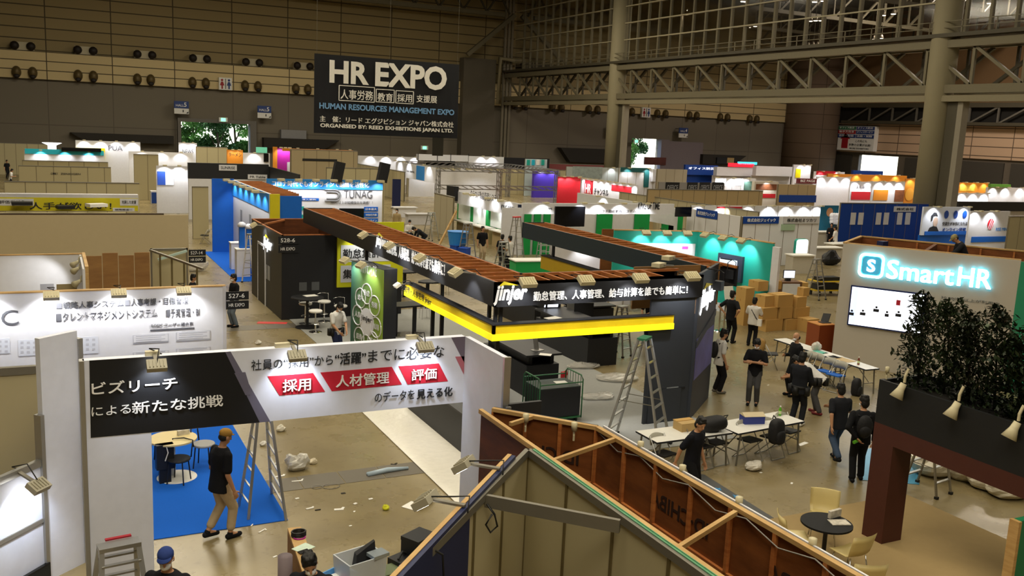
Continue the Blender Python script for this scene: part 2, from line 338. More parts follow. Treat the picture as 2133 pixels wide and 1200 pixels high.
tr.inputs[0].default_value = (.86, .85, .8, 1); ll.new(fr.outputs[0], ms.inputs[0]); ll.new(tr.outputs[0], ms.inputs[1]); ll.new(gl.outputs[0], ms.inputs[2]); ll.new(ms.outputs[0], nn['Material Output'].inputs[0])
MB().add([(XT+.1, 18, 14.2), (XT+.1, 109.4, 14.2), (XT+.1, 109.4, 25.9), (XT+.1, 18, 25.9)], [(0, 1, 2, 3)]).to('glass_pane', g, t)
# second truss far behind, in front of the end wall
t = thing('far_truss', 'dark lattice truss high on the end wall of the next hall', 'truss', (108.6, 80, 9.9))
f = MB(); f.box(108.4, 108.9, 40, 106, 12.2, 12.8).box(108.4, 108.9, 40, 106, 9.9, 10.3).to('chord', STEELD, t)
f = MB()
for i in range(15): f.bar((108.6, 42+i*4.2, 12.3), (108.6, 46.2+i*4.2, 10.1), .22).bar((108.6, 42+i*4.2, 10.1), (108.6, 42+i*4.2, 12.3), .22)
f.to('lattice', mat('far_lattice', '#5d5a52', .6), t)
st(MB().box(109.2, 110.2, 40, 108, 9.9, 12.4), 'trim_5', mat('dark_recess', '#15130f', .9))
# roof chord crossing the upper left
t = thing('roof_beam', 'pale roof chord with web members over the black banner', 'beam', (35, 108, 20))
MB().box(22, 52, 108.5, 109.1, 20.6, 21.1).to('bottom_chord', STEEL, t)
f = MB()
for i in range(9): f.bar((24+i*3.2, 108.8, 21), (25.6+i*3.2, 108.8, 23.4), .2).bar((25.6+i*3.2, 108.8, 23.4), (27.2+i*3.2, 108.8, 21), .2)
f.to('web', STEELD, t); MB().bar((47.2, 109, 15.6), (53.6, 109, 21), .5).to('strut', STEEL, t)
# dark roof lattice of the neighbouring hall
t = thing('roof_lattice', 'dark web of roof trusses seen through the glazing', 'roof truss', (80, 80, 20))
f = MB()
for j in range(5):
    y = 55+j*13
    f.box(56, 108, y-.2, y+.2, 20.5, 20.9).box(56, 108, y-.2, y+.2, 24.2, 24.6)
    for i in range(13): f.bar((56+i*4, y, 20.7), (60+i*4, y, 24.4), .22).bar((60+i*4, y, 20.7), (60+i*4, y, 24.4), .18)
f.to('web', STEELD, t)
# high-bay lamps in the neighbouring hall
BAY = mat('high_bay_glow', '#fff1dc', emit=6.0); BAYB = mat('high_bay_reflector', '#8a8274', .4, .5)
proto = None
for i, (px, py) in enumerate(sorted(((1426, 24), (1435, 22), (1548, 3), (1563, 4), (1560, 57), (1573, 55), (1697, 4), (1715, 2), (1688, 44), (1699, 43), (1710, 43), (1684, 95), (1694, 94), (1703, 94), (1840, 32), (1861, 29), (1821, 82), (1836, 80), (2062, 7)))):
    p = G(px, py, 18.4)
    lab = 'round high-bay lamp glowing beyond the glazing, %s along from the middle column' % ORD[i]
    if proto is None:
        proto = thing('high_bay_lamp', lab, 'lamp', p, 'high-bay lamps of the next hall')
        c = MB(); c.smooth = True; c.lathe([(.05, .4), (.12, .36), (.24, .02), (.22, .0)], p, 14); c.to('reflector', BAYB, proto)
        MB().lathe([(.21, .0), (.21, -.03)], p, 14).to('bulb', BAY, proto); MB().box(p.x-.02, p.x+.02, p.y-.02, p.y+.02, p.z+.4, 26).to('stem', STEELD, proto)
    else: dup(proto, p, label=lab)
    if i % 4 == 1: spot('bay_beam', p-V((0, 0, .3)), p-V((0, 0, 9)), 700, 150, None, (1, .86, .72), .4, .3)
# ---------------------------------------------------------------- round nozzles and nozzle boxes on the far wall
NOZ = mat('nozzle_bronze', '#5b4c2c', .5, .3); NOZD = mat('nozzle_hole', '#1c140f', .6); NBOX = mat('nozzle_box_white', '#b9b096', .6)
pn = None; pos = [-2.85, -1.34, 2.98, 4.48, 8.89, 10.27, 14.66, 16.11, 20.46, 21.93, 26.33, 27.76, 55.33, 56.83, 61.06, 62.47, 66.8, 68.19, 73.91, 78.26, 79.69, 83.96, 85.26, 89.6, 90.96, 95.19, 96.59]
for i, x in enumerate(pos):
    lab = 'bronze oval air nozzle low on the wall band, %s from the black banner' % ORD[11-i] if i < 12 else 'bronze oval air nozzle on the wall band beyond the truss, %s from the corner pipe' % ORD[i-12]
    z = 10.25 if x < 50 else 9.85
    if pn is None:
        pn = thing('air_nozzle', lab, 'air nozzle', (x, 111.6, z), 'oval air nozzles on the far wall')
        c = MB(); c.smooth = True; c.ball((x, 111.45, z), (.46, .5, .62), 14); c.to('cowl', NOZ, pn)
        MB().ball((x, 111.05, z-.42), (.3, .16, .22), 12).to('outlet', NOZD, pn)
    else: dup(pn, (x, 111.6, z), label=lab)
pn = None; xs = [-2.17, 3.78, 9.72, 15.53, 21.36, 27.28, 85.2, 90.95, 96.6]
for i, x in enumerate(xs):
    lab = 'white twin-nozzle box on the ledge of the band, %s from the black banner' % ORD[5-i] if i < 6 else 'white twin-nozzle box above the band under the truss, %s from the corner pier' % ORD[8-i]
    if pn is None:
        pn = thing('nozzle_box', lab, 'air nozzle', (x, 112, 12.5), 'twin-nozzle boxes on the ledge')
        MB().box(x-1.05, x+1.05, 111.7, 112.47, 12.52, 13.35).to('housing', NBOX, pn)
        for s in (-.76, .76):
            c = MB(); c.smooth = True
            c.ball((x+s, 111.55, 12.95), (.44, .4, .44), 14); c.to('nozzle', NOZD, pn)
    else: dup(pn, (x, 112, 12.5), label=lab)
# ---------------------------------------------------------------- signs on the far wall
FW = Face((0, 111.1), (100, 111.1))
SIGNB = mat('sign_blue', '#27407f', .5); SIGNW = mat('sign_white', '#e4e4e2', .5); SRED = mat('sign_red', '#9c1f2a', .5)
def toilet(x, z, lab):
    t = thing('restroom_sign', lab, 'sign', (x, 111.3, z)); MB().box(x-.72, x+.72, 111.2, 111.62, z, z+1.38).to('board', SIGNW, t)
    for s, mm in ((-.38, SRED), (.38, SIGNB)):
        q = MB(); q.ball((x+s, 111.18, z+1.1), (.13, .03, .13), 10); FW.poly(q, [(x+s-.24, z+.5), (x+s-.1, z+.92), (x+s+.1, z+.92), (x+s+.24, z+.5), (x+s+.08, z+.5), (x+s+.08, z+.12), (x+s-.08, z+.12), (x+s-.08, z+.5)], -.09, -.06); q.to('pictogram', mm, t)
    MB().box(x-.03, x+.03, 111.14, 111.2, z+.12, z+1.26).to('divider', INK, t)
toilet(18.24, 9.62, 'white restroom sign with two figures between the leafy gate and black banner'); toilet(76.2, 9.2, 'white restroom sign with two figures beside the concrete truss column')
def hall_sign(x, z, s, lab, num):
    t = thing('hall_sign', lab, 'sign', (x, 111, z)); MB().box(x-.78, x+.78, 110.6, 110.75, z+.62, z+1.4).to('blue_board', SIGNB, t); MB().box(x-.78, x+.78, 110.6, 110.75, z, z+.6).to('white_board', SIGNW, t)
    MB().box(x-.5, x-.42, 110.75, 112, z+1.2, z+1.28).box(x+.42, x+.5, 110.75, 112, z+1.2, z+1.28).to('bracket', STEELD, t)
    F = Face((x-.78, 110.58), (x+.78, 110.58)); text(F, 'HALL', .18, z+.8, .26, WHITEINK, t); text(F, num, 1.05, z+.8, .46, WHITEINK, t, bold=.01)
    q = MB(); F.poly(q, [(1.25, z+.08), (1.5, z+.08), (1.5, z+.3)], 0, .02); F.poly(q, [(.9, z+.2), (1.0, z+.2), (1.0, z+.45), (.9, z+.45)], 0, .02); q.to('pictogram', INK, t)
hall_sign(13.35, 6.7, 0, 'blue and white hall sign above the leafy gate corner', '5'); hall_sign(22.5, 6.65, 0, 'blue and white hall sign between the leafy gate and the black banner', '5')
hall_sign(71.0, 6.6, 0, 'blue and white hall sign partly hidden by the concrete column', '4'); hall_sign(82.5, 6.6, 0, 'blue and white hall sign over the food advert pier', '4')
EXITG = mat('exit_green_glow', '#bfffe0', emit=1.6, ecol='#7dffc0')
def exit_sign(p, lab):
    t = thing('exit_sign', lab, 'sign', p); MB().box(p[0]-.05, p[0]+.05, p[1], 112, p[2]+.2, p[2]+.3).to('bracket', STEELD, t); MB().cbox(p, .95, .12, .5).to('casing', SIGNW, t); MB().cbox((p[0], p[1]-.08, p[2]+.07), .5, .03, .36).to('lit_face', EXITG, t)
for px, py, Y, lab in ((465, 250, 111, 'green lit exit sign above the leafy gate'), (884, 308, 111, 'green lit exit sign below the banner'), (1325, 294, 111, 'green lit exit sign beside the concrete column')):
    exit_sign(ATY(px, py+4, Y), lab)
p = ATX(1594, 336, 100); exit_sign(p, 'green lit exit sign in the dark corner by the end wall')
# ---------------------------------------------------------------- trees outside the gates
BARK = mat('bark', '#6d6351', .9); LEAFS = [mat('leaf_green_%d' % i, c, .7, var=.25, scale=1.5) for i, c in enumerate(('#5f8a44', '#86b063', '#4a7440'))]
def leaf_cloud(mb, c, r, n, size, rnd):
    for _ in range(n):
        d = V((rnd.gauss(0, 1), rnd.gauss(0, 1), rnd.gauss(0, 1))).normalized()*(rnd.random()**.4); p = V(c)+V((d.x*r[0], d.y*r[1], d.z*r[2]))
        a = V((rnd.gauss(0, 1), rnd.gauss(0, 1), rnd.gauss(0, 1))).normalized(); b = a.cross(V((.3, .5, .8))).normalized(); s = size*(.6+.8*rnd.random())
        mb.add([p-a*s, p+b*s*.45, p+a*s, p-b*s*.45], [(0, 1, 2, 3)])
rnd = random.Random(3)
tl = ['dark', 'pale', 'leaning', 'bushy', 'tall', 'slim', 'low', 'wide', 'broad']
for i, (x, y, h) in enumerate(((13.5, 121, 8), (16.2, 124, 10), (18.6, 120, 8), (21.2, 123, 9), (24.5, 126, 10), (11.0, 126, 9), (76.5, 120, 9), (80.5, 124, 9), (84.5, 127, 10))):
    t = thing('tree', '%s green tree outside the %s gate' % (tl[i], 'wide leafy' if i < 6 else 'narrow'), 'tree', (x, y, 0), 'trees outside the gates')
    q = MB(); q.tube([(x, y, 0), (x+.15, y, h*.4), (x-.1, y, h*.75)], [.2, .16, .08], 8); q.tube([(x, y, h*.35), (x+.9, y, h*.6)], [.1, .05], 6); q.tube([(x, y, h*.3), (x-.9, y-.3, h*.55)], [.1, .05], 6); q.to('trunk', BARK, t)
    q = MB()
    for _ in range(18): leaf_cloud(q, (x+rnd.uniform(-1.9, 1.9), y+rnd.uniform(-1.2, 1.2), h*rnd.uniform(.15, .95)), (1.1, 1.0, .8), 210, .24, rnd)
    q.to('foliage', LEAFS[i % 3], t)
MB().box(-20, 130, 113, 160, -.3, -.05).to('outdoor_ground', mat('asphalt', '#7c7c78', .9), kind='structure')
MB().box(110.7, 170, 60, 140, -.3, -.05).to('outdoor_ground_side', mat('asphalt', '#7c7c78', .9), kind='structure')
# ================================================================ fixtures and small furniture builders
def flood(face, u, v, label, group, reach=.34, drop=.65, power=55, ang=110, s=1.0, col=(1, .99, .97), lift=.06, hood=LAMPB, back=0.0):
    """box floodlight clamped to the top edge of a wall on a short arm, aimed back at the wall"""
    top = face.p(u, v, back); t = thing('arm_floodlight', label, 'lamp', top, group)
    N, U, Z = face.N, face.U, V((0, 0, 1)); c = top+N*(reach-back)+Z*lift
    MB().bar(top-N*.03+Z*.02, c+Z*.02, .05*s, .025).to('arm', ALUD, t)
    a = (N*.55+Z*.83).normalized(); b = a.cross(U)   # a: away from the lit side
    q = MB(); w, h, th = .125*s, .085*s, .036*s
    p = [c+U*(x*w)+b*(y*h)+a*(k*th) for k in (-1, 1) for (x, y) in ((-1, -1), (1, -1), (1, 1), (-1, 1))]
    q.hexa(p); q.to('housing', hood, t)
    q = MB()
    for k in range(5): q.bar(c+U*(-w*.7+k*w*.35)+a*th-b*h*.7, c+U*(-w*.7+k*w*.35)+a*th+b*h*.7, .012*s, .03*s)
    q.to('cooling_fin', hood, t)
    MB().add([c-U*w*.85-b*h*.8-a*(th+.004), c+U*w*.85-b*h*.8-a*(th+.004), c+U*w*.85+b*h*.8-a*(th+.004), c-U*w*.85+b*h*.8-a*(th+.004)], [(3, 2, 1, 0)]).to('led_window', LED, t)
    q = MB(); q.smooth = True; q.tube([top-N*.1+U*.1*s, top-N*.05-U*.06*s+Z*.1, top+N*.08+U*.05*s+Z*.12, c+a*th], .009, 5); q.to('cable', CABLE, t)
    if power: spot('flood_beam', c-a*(th+.03), face.p(u, v-drop, 0), power, ang, t, col, .6, .05)
    return t
def cone_lamp(pos, aim, label, group, power=0, s=1.0, col=(1, .95, .85)):
    t = thing('cone_spotlight', label, 'lamp', pos, group); p = V(pos); d = (V(aim)-p).normalized(); c = p+d*.12*s
    q = MB(); q.smooth = True; q.tube([c-d*.12*s, c-d*.02*s, c, c+d*.14*s], [.05*s, .06*s, .065*s, .11*s], 12); q.to('shade', LAMPB, t)
    q = MB(); q.tube([p-d*.02, p-d*.02+V((0, 0, .1*s)), p+V((.0, 0, .12*s))-d*.14*s], .022*s, 6); q.to('bracket', LAMPB, t)
    if power: spot('cone_beam', c+d*.17*s, V(aim), power, 75, t, col, .6, .04)
    return t
def can_lamp(pos, label, group, power=0, s=1.0):
    """upright cylinder work light on top of a wall"""
    t = thing('work_light', label, 'lamp', pos, group); p = V(pos)
    q = MB(); q.smooth = True; q.lathe([(.045*s, .16*s), (.05*s, .3*s), (.02*s, .31*s)], p, 12); q.to('shade', LAMPB, t)
    q = MB(); q.tube([p, p+V((0, 0, .08*s)), p+V((.03*s, .05*s, .14*s)), p+V((0, 0, .18*s))], .018*s, 6); q.to('clamp', LAMPB, t)
    return t
def folding_table(c, L, W, rz, label, group=None, top=None, h=.72):
    t = thing('folding_table', label, 'table', (c[0], c[1], c[2] if len(c) > 2 else 0), group); t.rotation_euler = (0, 0, rz)
    def part(q, n, mt): q.v = [V(p)+t.location for p in q.v]; return q.to(n, mt, t)
    part(MB().box(-L/2, L/2, -W/2, W/2, h-.035, h), 'table_top', top or mat('table_white', '#dcdcd8', .4))
    part(MB().box(-L/2-.004, L/2+.004, -W/2-.004, -W/2, h-.037, h-.002).box(-L/2-.004, L/2+.004, W/2, W/2+.004, h-.037, h-.002).box(-L/2-.004, -L/2, -W/2, W/2, h-.037, h-.002).box(L/2, L/2+.004, -W/2, W/2, h-.037, h-.002), 'edge_trim', INK)
    for sx in (-1, 1):
        for sy in (-1, 1): part(MB().bar((sx*(L/2-.12), sy*(W/2-.05), h-.04), (sx*(L/2-.06), sy*(W/2-.05), 0), .028), 'leg', ALUD)
        part(MB().bar((sx*(L/2-.09), -W/2+.05, .3), (sx*(L/2-.09), W/2-.05, .3), .02), 'crossbar', ALUD)
        part(MB().bar((sx*(L/2-.1), -W/2+.1, h-.06), (sx*(L/2-.5), -W/2+.1, h-.06), .015).bar((sx*(L/2-.09), 0, .33), (sx*(L/2-.55), 0, h-.05), .016), 'brace', ALUD)
    return t
def folding_chair(c, rz, label, group, seat=None, back=None, proto=[{}]):
    """tubular folding chair, faces local +y"""
    key = (seat.name if seat else '', back.name if back else '')
    if key in proto[0]: return dup(proto[0][key], (c[0], c[1], 0), rz, label)
    t = thing('folding_chair', label, 'chair', (0, 0, 0), group); FR = ALU
    for s in (-1, 1):
        x = s*.21
        q = MB(); q.smooth = True; q.tube([(x, .22, .02), (x, .02, .42), (x*.98, -.2, .78)], .011, 6); q.to('front_leg', FR, t)
        q = MB(); q.smooth = True; q.tube([(x*.9, -.26, .02), (x*.9, .16, .43)], .011, 6); q.to('rear_leg', FR, t)
    MB().tube([(-.21, .22, .02), (.21, .22, .02)], .011, 6).to('floor_bar', FR, t); MB().tube([(-.19, -.26, .02), (.19, -.26, .02)], .011, 6).to('floor_bar', FR, t)
    MB().hexa([(-.19, -.17, .42), (.19, -.17, .42), (.19, .2, .45), (-.19, .2, .45), (-.19, -.17, .455), (.19, -.17, .455), (.19, .2, .48), (-.19, .2, .48)]).to('seat', seat or BLACK, t)
    q = MB(); k = len(q.v); n = 9; vs = []
    for i in range(n):
        a = -1+2*i/(n-1); x = .2*a; yy = -.16-.05*(1-a*a)
        for (dy, z) in ((0, .6), (-.02, .6), (-.07, .8), (-.05, .8)): vs.append((x, yy+dy, z-(.04*a*a if z > .7 else 0)))
    fs = [(0, 1, 2, 3), tuple((n-1)*4+j for j in (3, 2, 1, 0))]
    for i in range(n-1):
        for j in range(4): fs.append((i*4+j, (i+1)*4+j, (i+1)*4+(j+1) % 4, i*4+(j+1) % 4))
    q.add(vs, fs); q.smooth = True; q.to('backrest', back or mat('chair_back_grey', '#a6a498', .45), t)
    proto[0][key] = t; t.location = (c[0], c[1], 0); t.rotation_euler = (0, 0, rz); return t
def stepladder(c, rz, H, label, spread=.5, wb=.6, wt=.3, group=None, cap=None, rails=ALU, rungs=None, z0=0.0, rail=.05):
    """A-frame ladder: the two frames stand apart along local y, width along x"""
    t = thing('stepladder', label, 'ladder', (c[0], c[1], z0), group); t.rotation_euler = (0, 0, rz)
    def part(q, n, mt): q.v = [V(p)+t.location for p in q.v]; return q.to(n, mt, t)
    n = rungs or max(2, int(H/.3)); top = H
    for sy in (-1, 1):
        for sx in (-1, 1):
            part(MB().bar((sx*wb/2, sy*spread, .02), (sx*wt/2, sy*.07, top), rail, rail*.55, up=(0, 1, 0)), 'rail', rails)
            part(MB().cbox((sx*wb/2, sy*spread, 0), rail*1.3, rail*1.3, .05), 'foot', RUB)
        for k in range(1, n+1):
            f = k/(n+.6); w = wb+(wt-wb)*f; y = sy*(spread+(.07-spread)*f)
            part(MB().box(-w/2, w/2, y-.028, y+.028, top*f-.012, top*f+.012), 'rung', ALU)
    part(MB().box(-wt/2-.03, wt/2+.03, -.1, .1, top-.02, top+.03), 'top_cap', cap or ALU)
    for sx in (-1, 1):
        f = .42; w = wb+(wt-wb)*f; y = spread+(.07-spread)*f
        part(MB().bar((sx*w/2, -y, top*f), (sx*w/2, y, top*f), .014), 'spreader', ALUD)
    return t
def carton(c, sx, sy, sz, rz, label, group='cardboard cartons piled by the teal wall', proto=[None], z=0.0):
    t = thing('carton', label, 'box', (c[0], c[1], z), group); t.rotation_euler = (0, 0, rz)
    def part(q, n, mt): q.v = [V(p)+t.location for p in q.v]; return q.to(n, mt, t)
    part(MB().box(-sx/2, sx/2, -sy/2, sy/2, 0, sz), 'body', CARDB); part(MB().box(-sx/2-.002, sx/2+.002, -.03, .03, sz-.08, sz+.002), 'tape', mat('brown_tape', '#b08a4c', .35))
    return t
def blob(c, r, material, name, label, cat, seed=0, n=14, rough=.35, group=None, flat=1.0):
    """a crumpled, lumpy thing lying on a surface"""
    rd = random.Random(seed); q = MB(); q.ball((c[0], c[1], c[2]+r[2]*.8), r, n)
    ph = [(rd.uniform(2, 6)/max(r), rd.uniform(0, 6.3), V((rd.gauss(0, 1), rd.gauss(0, 1), rd.gauss(0, 1))).normalized()) for _ in range(7)]
    for i, p in enumerate(q.v):
        d = p-V(c); s = sum(math.sin(k*1.2*d.dot(a)+o) for k, o, a in ph)/7; s2 = rd.uniform(-1, 1)*.35
        d = d*(1+rough*(s+s2*.6)); q.v[i] = V((c[0]+d.x, c[1]+d.y, max(c[2], c[2]+d.z)))
    o = q.to(name, material); return tag(o, label, cat, group)
BIZW = mat('white_panel_led_tint', '#e0e5f6', .5)  # blue tint painted in for cool LED bounce on white panels
# ================================================================ the white recruiting booth with the arched sign (nearest, lower part of the hall)
YB = 12.8
ztop = ATY(172, 752, YB).z; x0 = ATY(172, 752, YB).x; x1 = ATY(969, 702, YB).x
H = Face((x0, YB), (x1, YB)); 
t = thing('exhibition_booth', 'white arched recruiting booth with black and red sign beam and tall white side panels', 'booth', (x0, YB, 0))
zb = H.uv(578, 876)[1]
q = MB(); H.box(q, 0, H.L, zb, ztop, -.14, 0); beam = q.to('sign_beam', BIZW, t, 'white sign beam with black slanted end')
def hp(name, pts, m, d1=.004, d0=0.0):
    q = MB(); H.poly(q, [H.uv(*p) for p in pts], d0, d1); return q.to(name, m, beam)
hp('black_field', ((186, 751), (469, 733), (541, 880), (189, 912)), BLACK)
hp('grey_stripe', ((469, 733), (480, 732), (563, 878), (541, 880)), mat('stripe_grey', '#6c6a80', .5))
hp('grey_square', ((488, 777), (511, 775), (525, 822), (511, 823)), mat('stripe_grey', '#6c6a80', .5), .006)
for q4 in (((557, 784), (652, 777), (677, 816), (582, 824)), ((667, 776), (816, 764), (837, 801), (691, 815)), ((830, 763), (914, 757), (933, 794), (849, 801))): hp('red_field', q4, REDINK)
hp('mauve_triangle', ((940, 703), (969, 701), (967, 756)), mat('mauve', '#6d6474', .5)); hp('pink_field', ((948, 743), (967, 742), (966, 780)), mat('dusty_pink', '#b86a78', .5))
ptext(H, 'ビズリーチ', 191, 822, 369, 783, WHITEINK, beam, bold=.028, slope=-.006); ptext(H, 'による', 191, 867, 272, 841, WHITEINK, beam, bold=.004)
ptext(H, '新たな挑戦', 275, 862, 464, 821, WHITEINK, beam, bold=.02)
ptext(H, '社員の“採用”から', 523, 772, 693, 738, INK, beam); ptext(H, '“活躍”', 697, 760, 762, 731, INK, beam, bold=.03); ptext(H, 'までに必要な', 766, 755, 925, 718, INK, beam)
ptext(H, '採用', 588, 817, 647, 786, WHITEINK, beam, bold=.03); ptext(H, '人材管理', 699, 807, 810, 773, WHITEINK, beam, bold=.03); ptext(H, '評価', 856, 793, 909, 765, WHITEINK, beam, bold=.03)
ptext(H, 'のデータを', 780, 838, 863, 810, INK, beam); ptext(H, '見える化', 867, 831, 942, 804, INK, beam, bold=.03)
# wide panel under the beam, right side panel, tall diagonal pillar
u0, u1 = H.uv(181, 930)[0], H.uv(316, 930)[0]
q = MB(); H.box(q, u0, u1, 0, zb, -.1, 0); q.to('lower_panel', BIZW, t)
q = MB(); H.box(q, u0-.06, u0, 0, ztop, -.12, .02); q.to('frame_post', ALU, t)
zp = ATX(1035, 745, x1).z; yr = G(1036, 746, ztop).y
q = MB(); q.box(x1-.0, x1+.08, yr, YB, 0, ztop); q.to('side_panel', BIZW, t)
q = MB(); q.box(x1-.01, x1+.095, yr-.05, yr, 0, ztop+.01).box(x1+.02, x1+.09, yr-.13, yr-.08, 0, 2.7); q.to('frame_post', ALU, t)
q = MB(); q.box(x1+.08, x1+.62, yr-.06, yr-.0, 0, 2.72); q.to('return_panel', CHAR, t)
PA = G(82, 706, 3.52); PB = G(160, 689, 3.52); DP = Face(PA, PB)
q = MB(); DP.box(q, 0, DP.L, .0, 3.52, -.09, 0); q.to('diagonal_pillar', BIZW, t, 'tall white slanting pillar panel')
q = MB(); DP.box(q, DP.L, DP.L+.07, 0, ztop, -.1, .03); q.to('frame_post', ALU, t)
q = MB(); DP.box(q, -.06, 0, 0, 2.45, -.1, .03); q.to('frame_post', ALU, t)
# lower diagonal wall running out of the picture
zl = ZAT(100, 954, PA); Q0 = G(-60, 1022, zl); LW = Face(Q0, (PA.x-.03, PA.y-.03))
q = MB(); LW.box(q, 0, LW.L, 0, zl-.02, -.06, -.02); q.to('diagonal_wall', BIZW, t)
q = MB(); LW.box(q, 0, LW.L, zl-.1, zl, -.07, .0); q.to('top_rail', ALU, t)
q = MB(); LW.box(q, 0, LW.L, .9, .96, -.07, .0); q.to('middle_rail', ALU, t)
# lamps on the beam
for px, py, lab in ((322, 741, 'floodlight over the black end of the white arched sign'), (610, 722, 'floodlight over the first red field of the white arched sign'), (873, 707, 'floodlight over the last red field of the white arched sign')):
    u, v = H.uv(px, py); tt = flood(H, u, ztop, lab, 'floodlights on the arched sign beam', .26, .5, 34, 108, 1.0, (.84, .9, 1), -.06, mat('lamp_housing_grey', '#a9a490', .45))
u, v = LW.uv(40, 978); flood(LW, u, zl-.05, 'floodlight on the white diagonal wall beside the tall pillar', 'floodlights on the arched sign beam', .3, .6, 45, 110, 1.1, (.84, .9, 1), -.14, mat('lamp_housing_grey', '#a9a490', .45))
for px, py, w_, lab in ((318, 728, .3, 'small junction box on the arched sign top near its black end'), (590, 712, .34, 'small junction box on the arched sign top at its middle'), (862, 700, .3, 'small junction box on the arched sign top near its red end')):
    u, v = H.uv(px, py); p = H.p(u, ztop, -.07); q = MB(); q.cbox((p.x, p.y, ztop), w_*.6, .09, .06); o = q.to('junction_box', LAMPB); tag(o, lab, 'junction box', 'junction boxes on the arched sign')
# monitor leaning on the diagonal wall
u0, v0 = LW.uv(42, 1199); u1, v1 = LW.uv(99, 1170)
t = thing('wall_monitor', 'black monitor mounted low on the white diagonal wall', 'monitor', LW.p(u1-.55, v1-.6, .02)); q = MB(); LW.box(q, u1-1.0, u1, v1-.62, v1, 0, .05); q.to('bezel', SCREEN, t); q = MB(); LW.box(q, u1-.98, u1-.02, v1-.6, v1-.02, .05, .052); q.to('screen', mat('monitor_teal', '#0c1a24', .2), t)
# ================================================================ system-panel booth and plywood wall pair (bottom centre)
ZS = 2.7; XA = 5.2
K = V((5.2, 9.66)); D1a = Face((1.9, 6.37), (5.2, 9.66)); 
t = thing('system_panel_booth', 'beige system-panel booth corner with aluminium rails and diagonal cross beam', 'booth', (4.5, 8, 0))
q = MB(); D1a.box(q, 0, D1a.L, 0, ZS-.1, -.04, 0); 
SP = seams('system_panel_beige', '#b3a87e', '#5a5138', .99, 9.0, .012, xaxis=0, var=.03)
dI = Face((5.2, 9.66), (1.9, 6.37))      # seen from inside (camera side)
def inner(face, n, name):
    for i in range(n):
        a, b = face.L*i/n, face.L*(i+1)/n; q = MB(); face.box(q, a+.02, b-.02, 0, ZS-.09, -.03, 0); q.to('wall_panel', BEIGE, t)
        q = MB(); face.box(q, b-.022, b+.022, 0, ZS-.02, -.035, .015); q.to('upright', mat('panel_upright', '#6d6140', .5, .3), t)
    q = MB(); face.box(q, 0, face.L, ZS-.09, ZS, -.04, .02); q.to('top_rail', ALUD, t)
dA = Face((1.9, 6.37), (5.2, 9.66)); dA.N = V((.707, -.707, 0))
inner(dA, 5, 'diag'); bB = Face((5.2, 9.66), (5.2, 4.7)); inner(bB, 5, 'b')
a = G(1012, 1030, ZS-.02); b = G(1292, 1083, ZS-.02)
MB().bar(V((a.x, a.y, ZS-.09)), V((b.x, b.y, ZS-.09)), .05, .14).to('cross_beam', ALUD, t)
MB().bar((5.17, 6.1, 2.62), (4.4, 5.2, 1.2), .04).to('brace', ALUD, t)
# navy-capped panel on the outside of the diagonal wall
oD = Face((1.72, 6.5), (4.72, 9.5))
t2 = thing('wooden_partition', 'navy edged wooden panel leaning along the outside of the diagonal system wall', 'panel', (3.4, 8.1, 0))
NV = Face(G(812, 1215, 2.74), G(1066, 948, 2.74)); NV2 = Face((NV.a.x-.0, NV.a.y), (NV.p(NV.L, 0).x, NV.p(NV.L, 0).y))
q = MB(); NV2.box(q, 0, NV2.L, 0, 2.74, 0, .05); q.to('board', NAVY, t2, 'navy blue board')
q = MB(); NV2.box(q, 0, NV2.L, 2.70, 2.75, -.05, .0); q.to('batten', PINE, t2, 'pale pine batten')
NO = Face((NV2.p(NV2.L, 0).x, NV2.p(NV2.L, 0).y), (NV2.a.x, NV2.a.y)); NO.N = V((-.707, .707, 0))
for px, py, lab in ((995, 985, 'floodlight jutting from the navy panel near the white side panel'), (912, 1060, 'floodlight jutting from the navy panel above the tool on the floor')):
    g = G(px+40, py-6, 2.74); u = (g-NO.a).dot(NO.U); tt = flood(NO, u, 2.74, lab, 'floodlights on the navy panel', .42, .8, 10, 110, 1.15, (1, 1, 1), .0, mat('lamp_housing_grey', '#a9a490', .45))
# plywood double wall
t = thing('plywood_wall', 'brown plywood double wall with pine battens and struts, seen from above', 'wall', (5.9, 8, 0))
# inner face seen from the camera: outer wall's back
W1 = Face((5.5, 11.35), (6.5, 10.15)); W2 = Face((6.5, 10.15), (6.55, 3.9))
XB = 6.55
def plywall(face, n, zmid=1.55):
    q = MB(); face.box(q, 0, face.L, 0, ZS-.05, -.03, -.01); q.to('plywood_sheet', PLY, t)
    q = MB(); face.box(q, 0, face.L, ZS-.05, ZS, -.04, .03); q.to('top_batten', PINE, t)
    for i in range(n+1):
        u = face.L*i/n; q = MB(); face.box(q, max(0, u-.025), min(face.L, u+.025), 0, ZS-.05, -.01, .03); q.to('stud', REDWOOD, t)
    q = MB(); face.box(q, 0, face.L, zmid+.25, zmid+.3, -.01, .03).add([], []); q.to('noggin', REDWOOD, t)
plywall(W1, 3, 1.6); plywall(W2, 9, 1.6)
q = MB(); face = W2; q.box(XB+.045, XB+.07, 3.9, 10.15, 0, ZS+.0); q.to('outer_face', WHITE, t)
q = MB(); W1.box(q, 0, W1.L, 0, ZS, -.06, -.04); q.to('outer_face', CHAR, t)
q = MB(); q.box(5.26, 5.32, 4.7, 11.3, ZS-.04, ZS+.02); q.to('top_batten', PINE, t)
q = MB(); q.box(5.25, 5.26, 4.7, 9.6, ZS-.03, ZS+.022).box(5.225, 5.25, 4.7, 9.6, ZS+.0, ZS+.012); q.to('green_edging', mat('mint_tape', '#5f9a73', .6, var=.3, scale=9), t, 'mint green taped edge')
q = MB(); q.box(5.30, 5.34, 4.7, 11.3, 0, ZS-.04); q.to('plywood_sheet', PLYD, t)
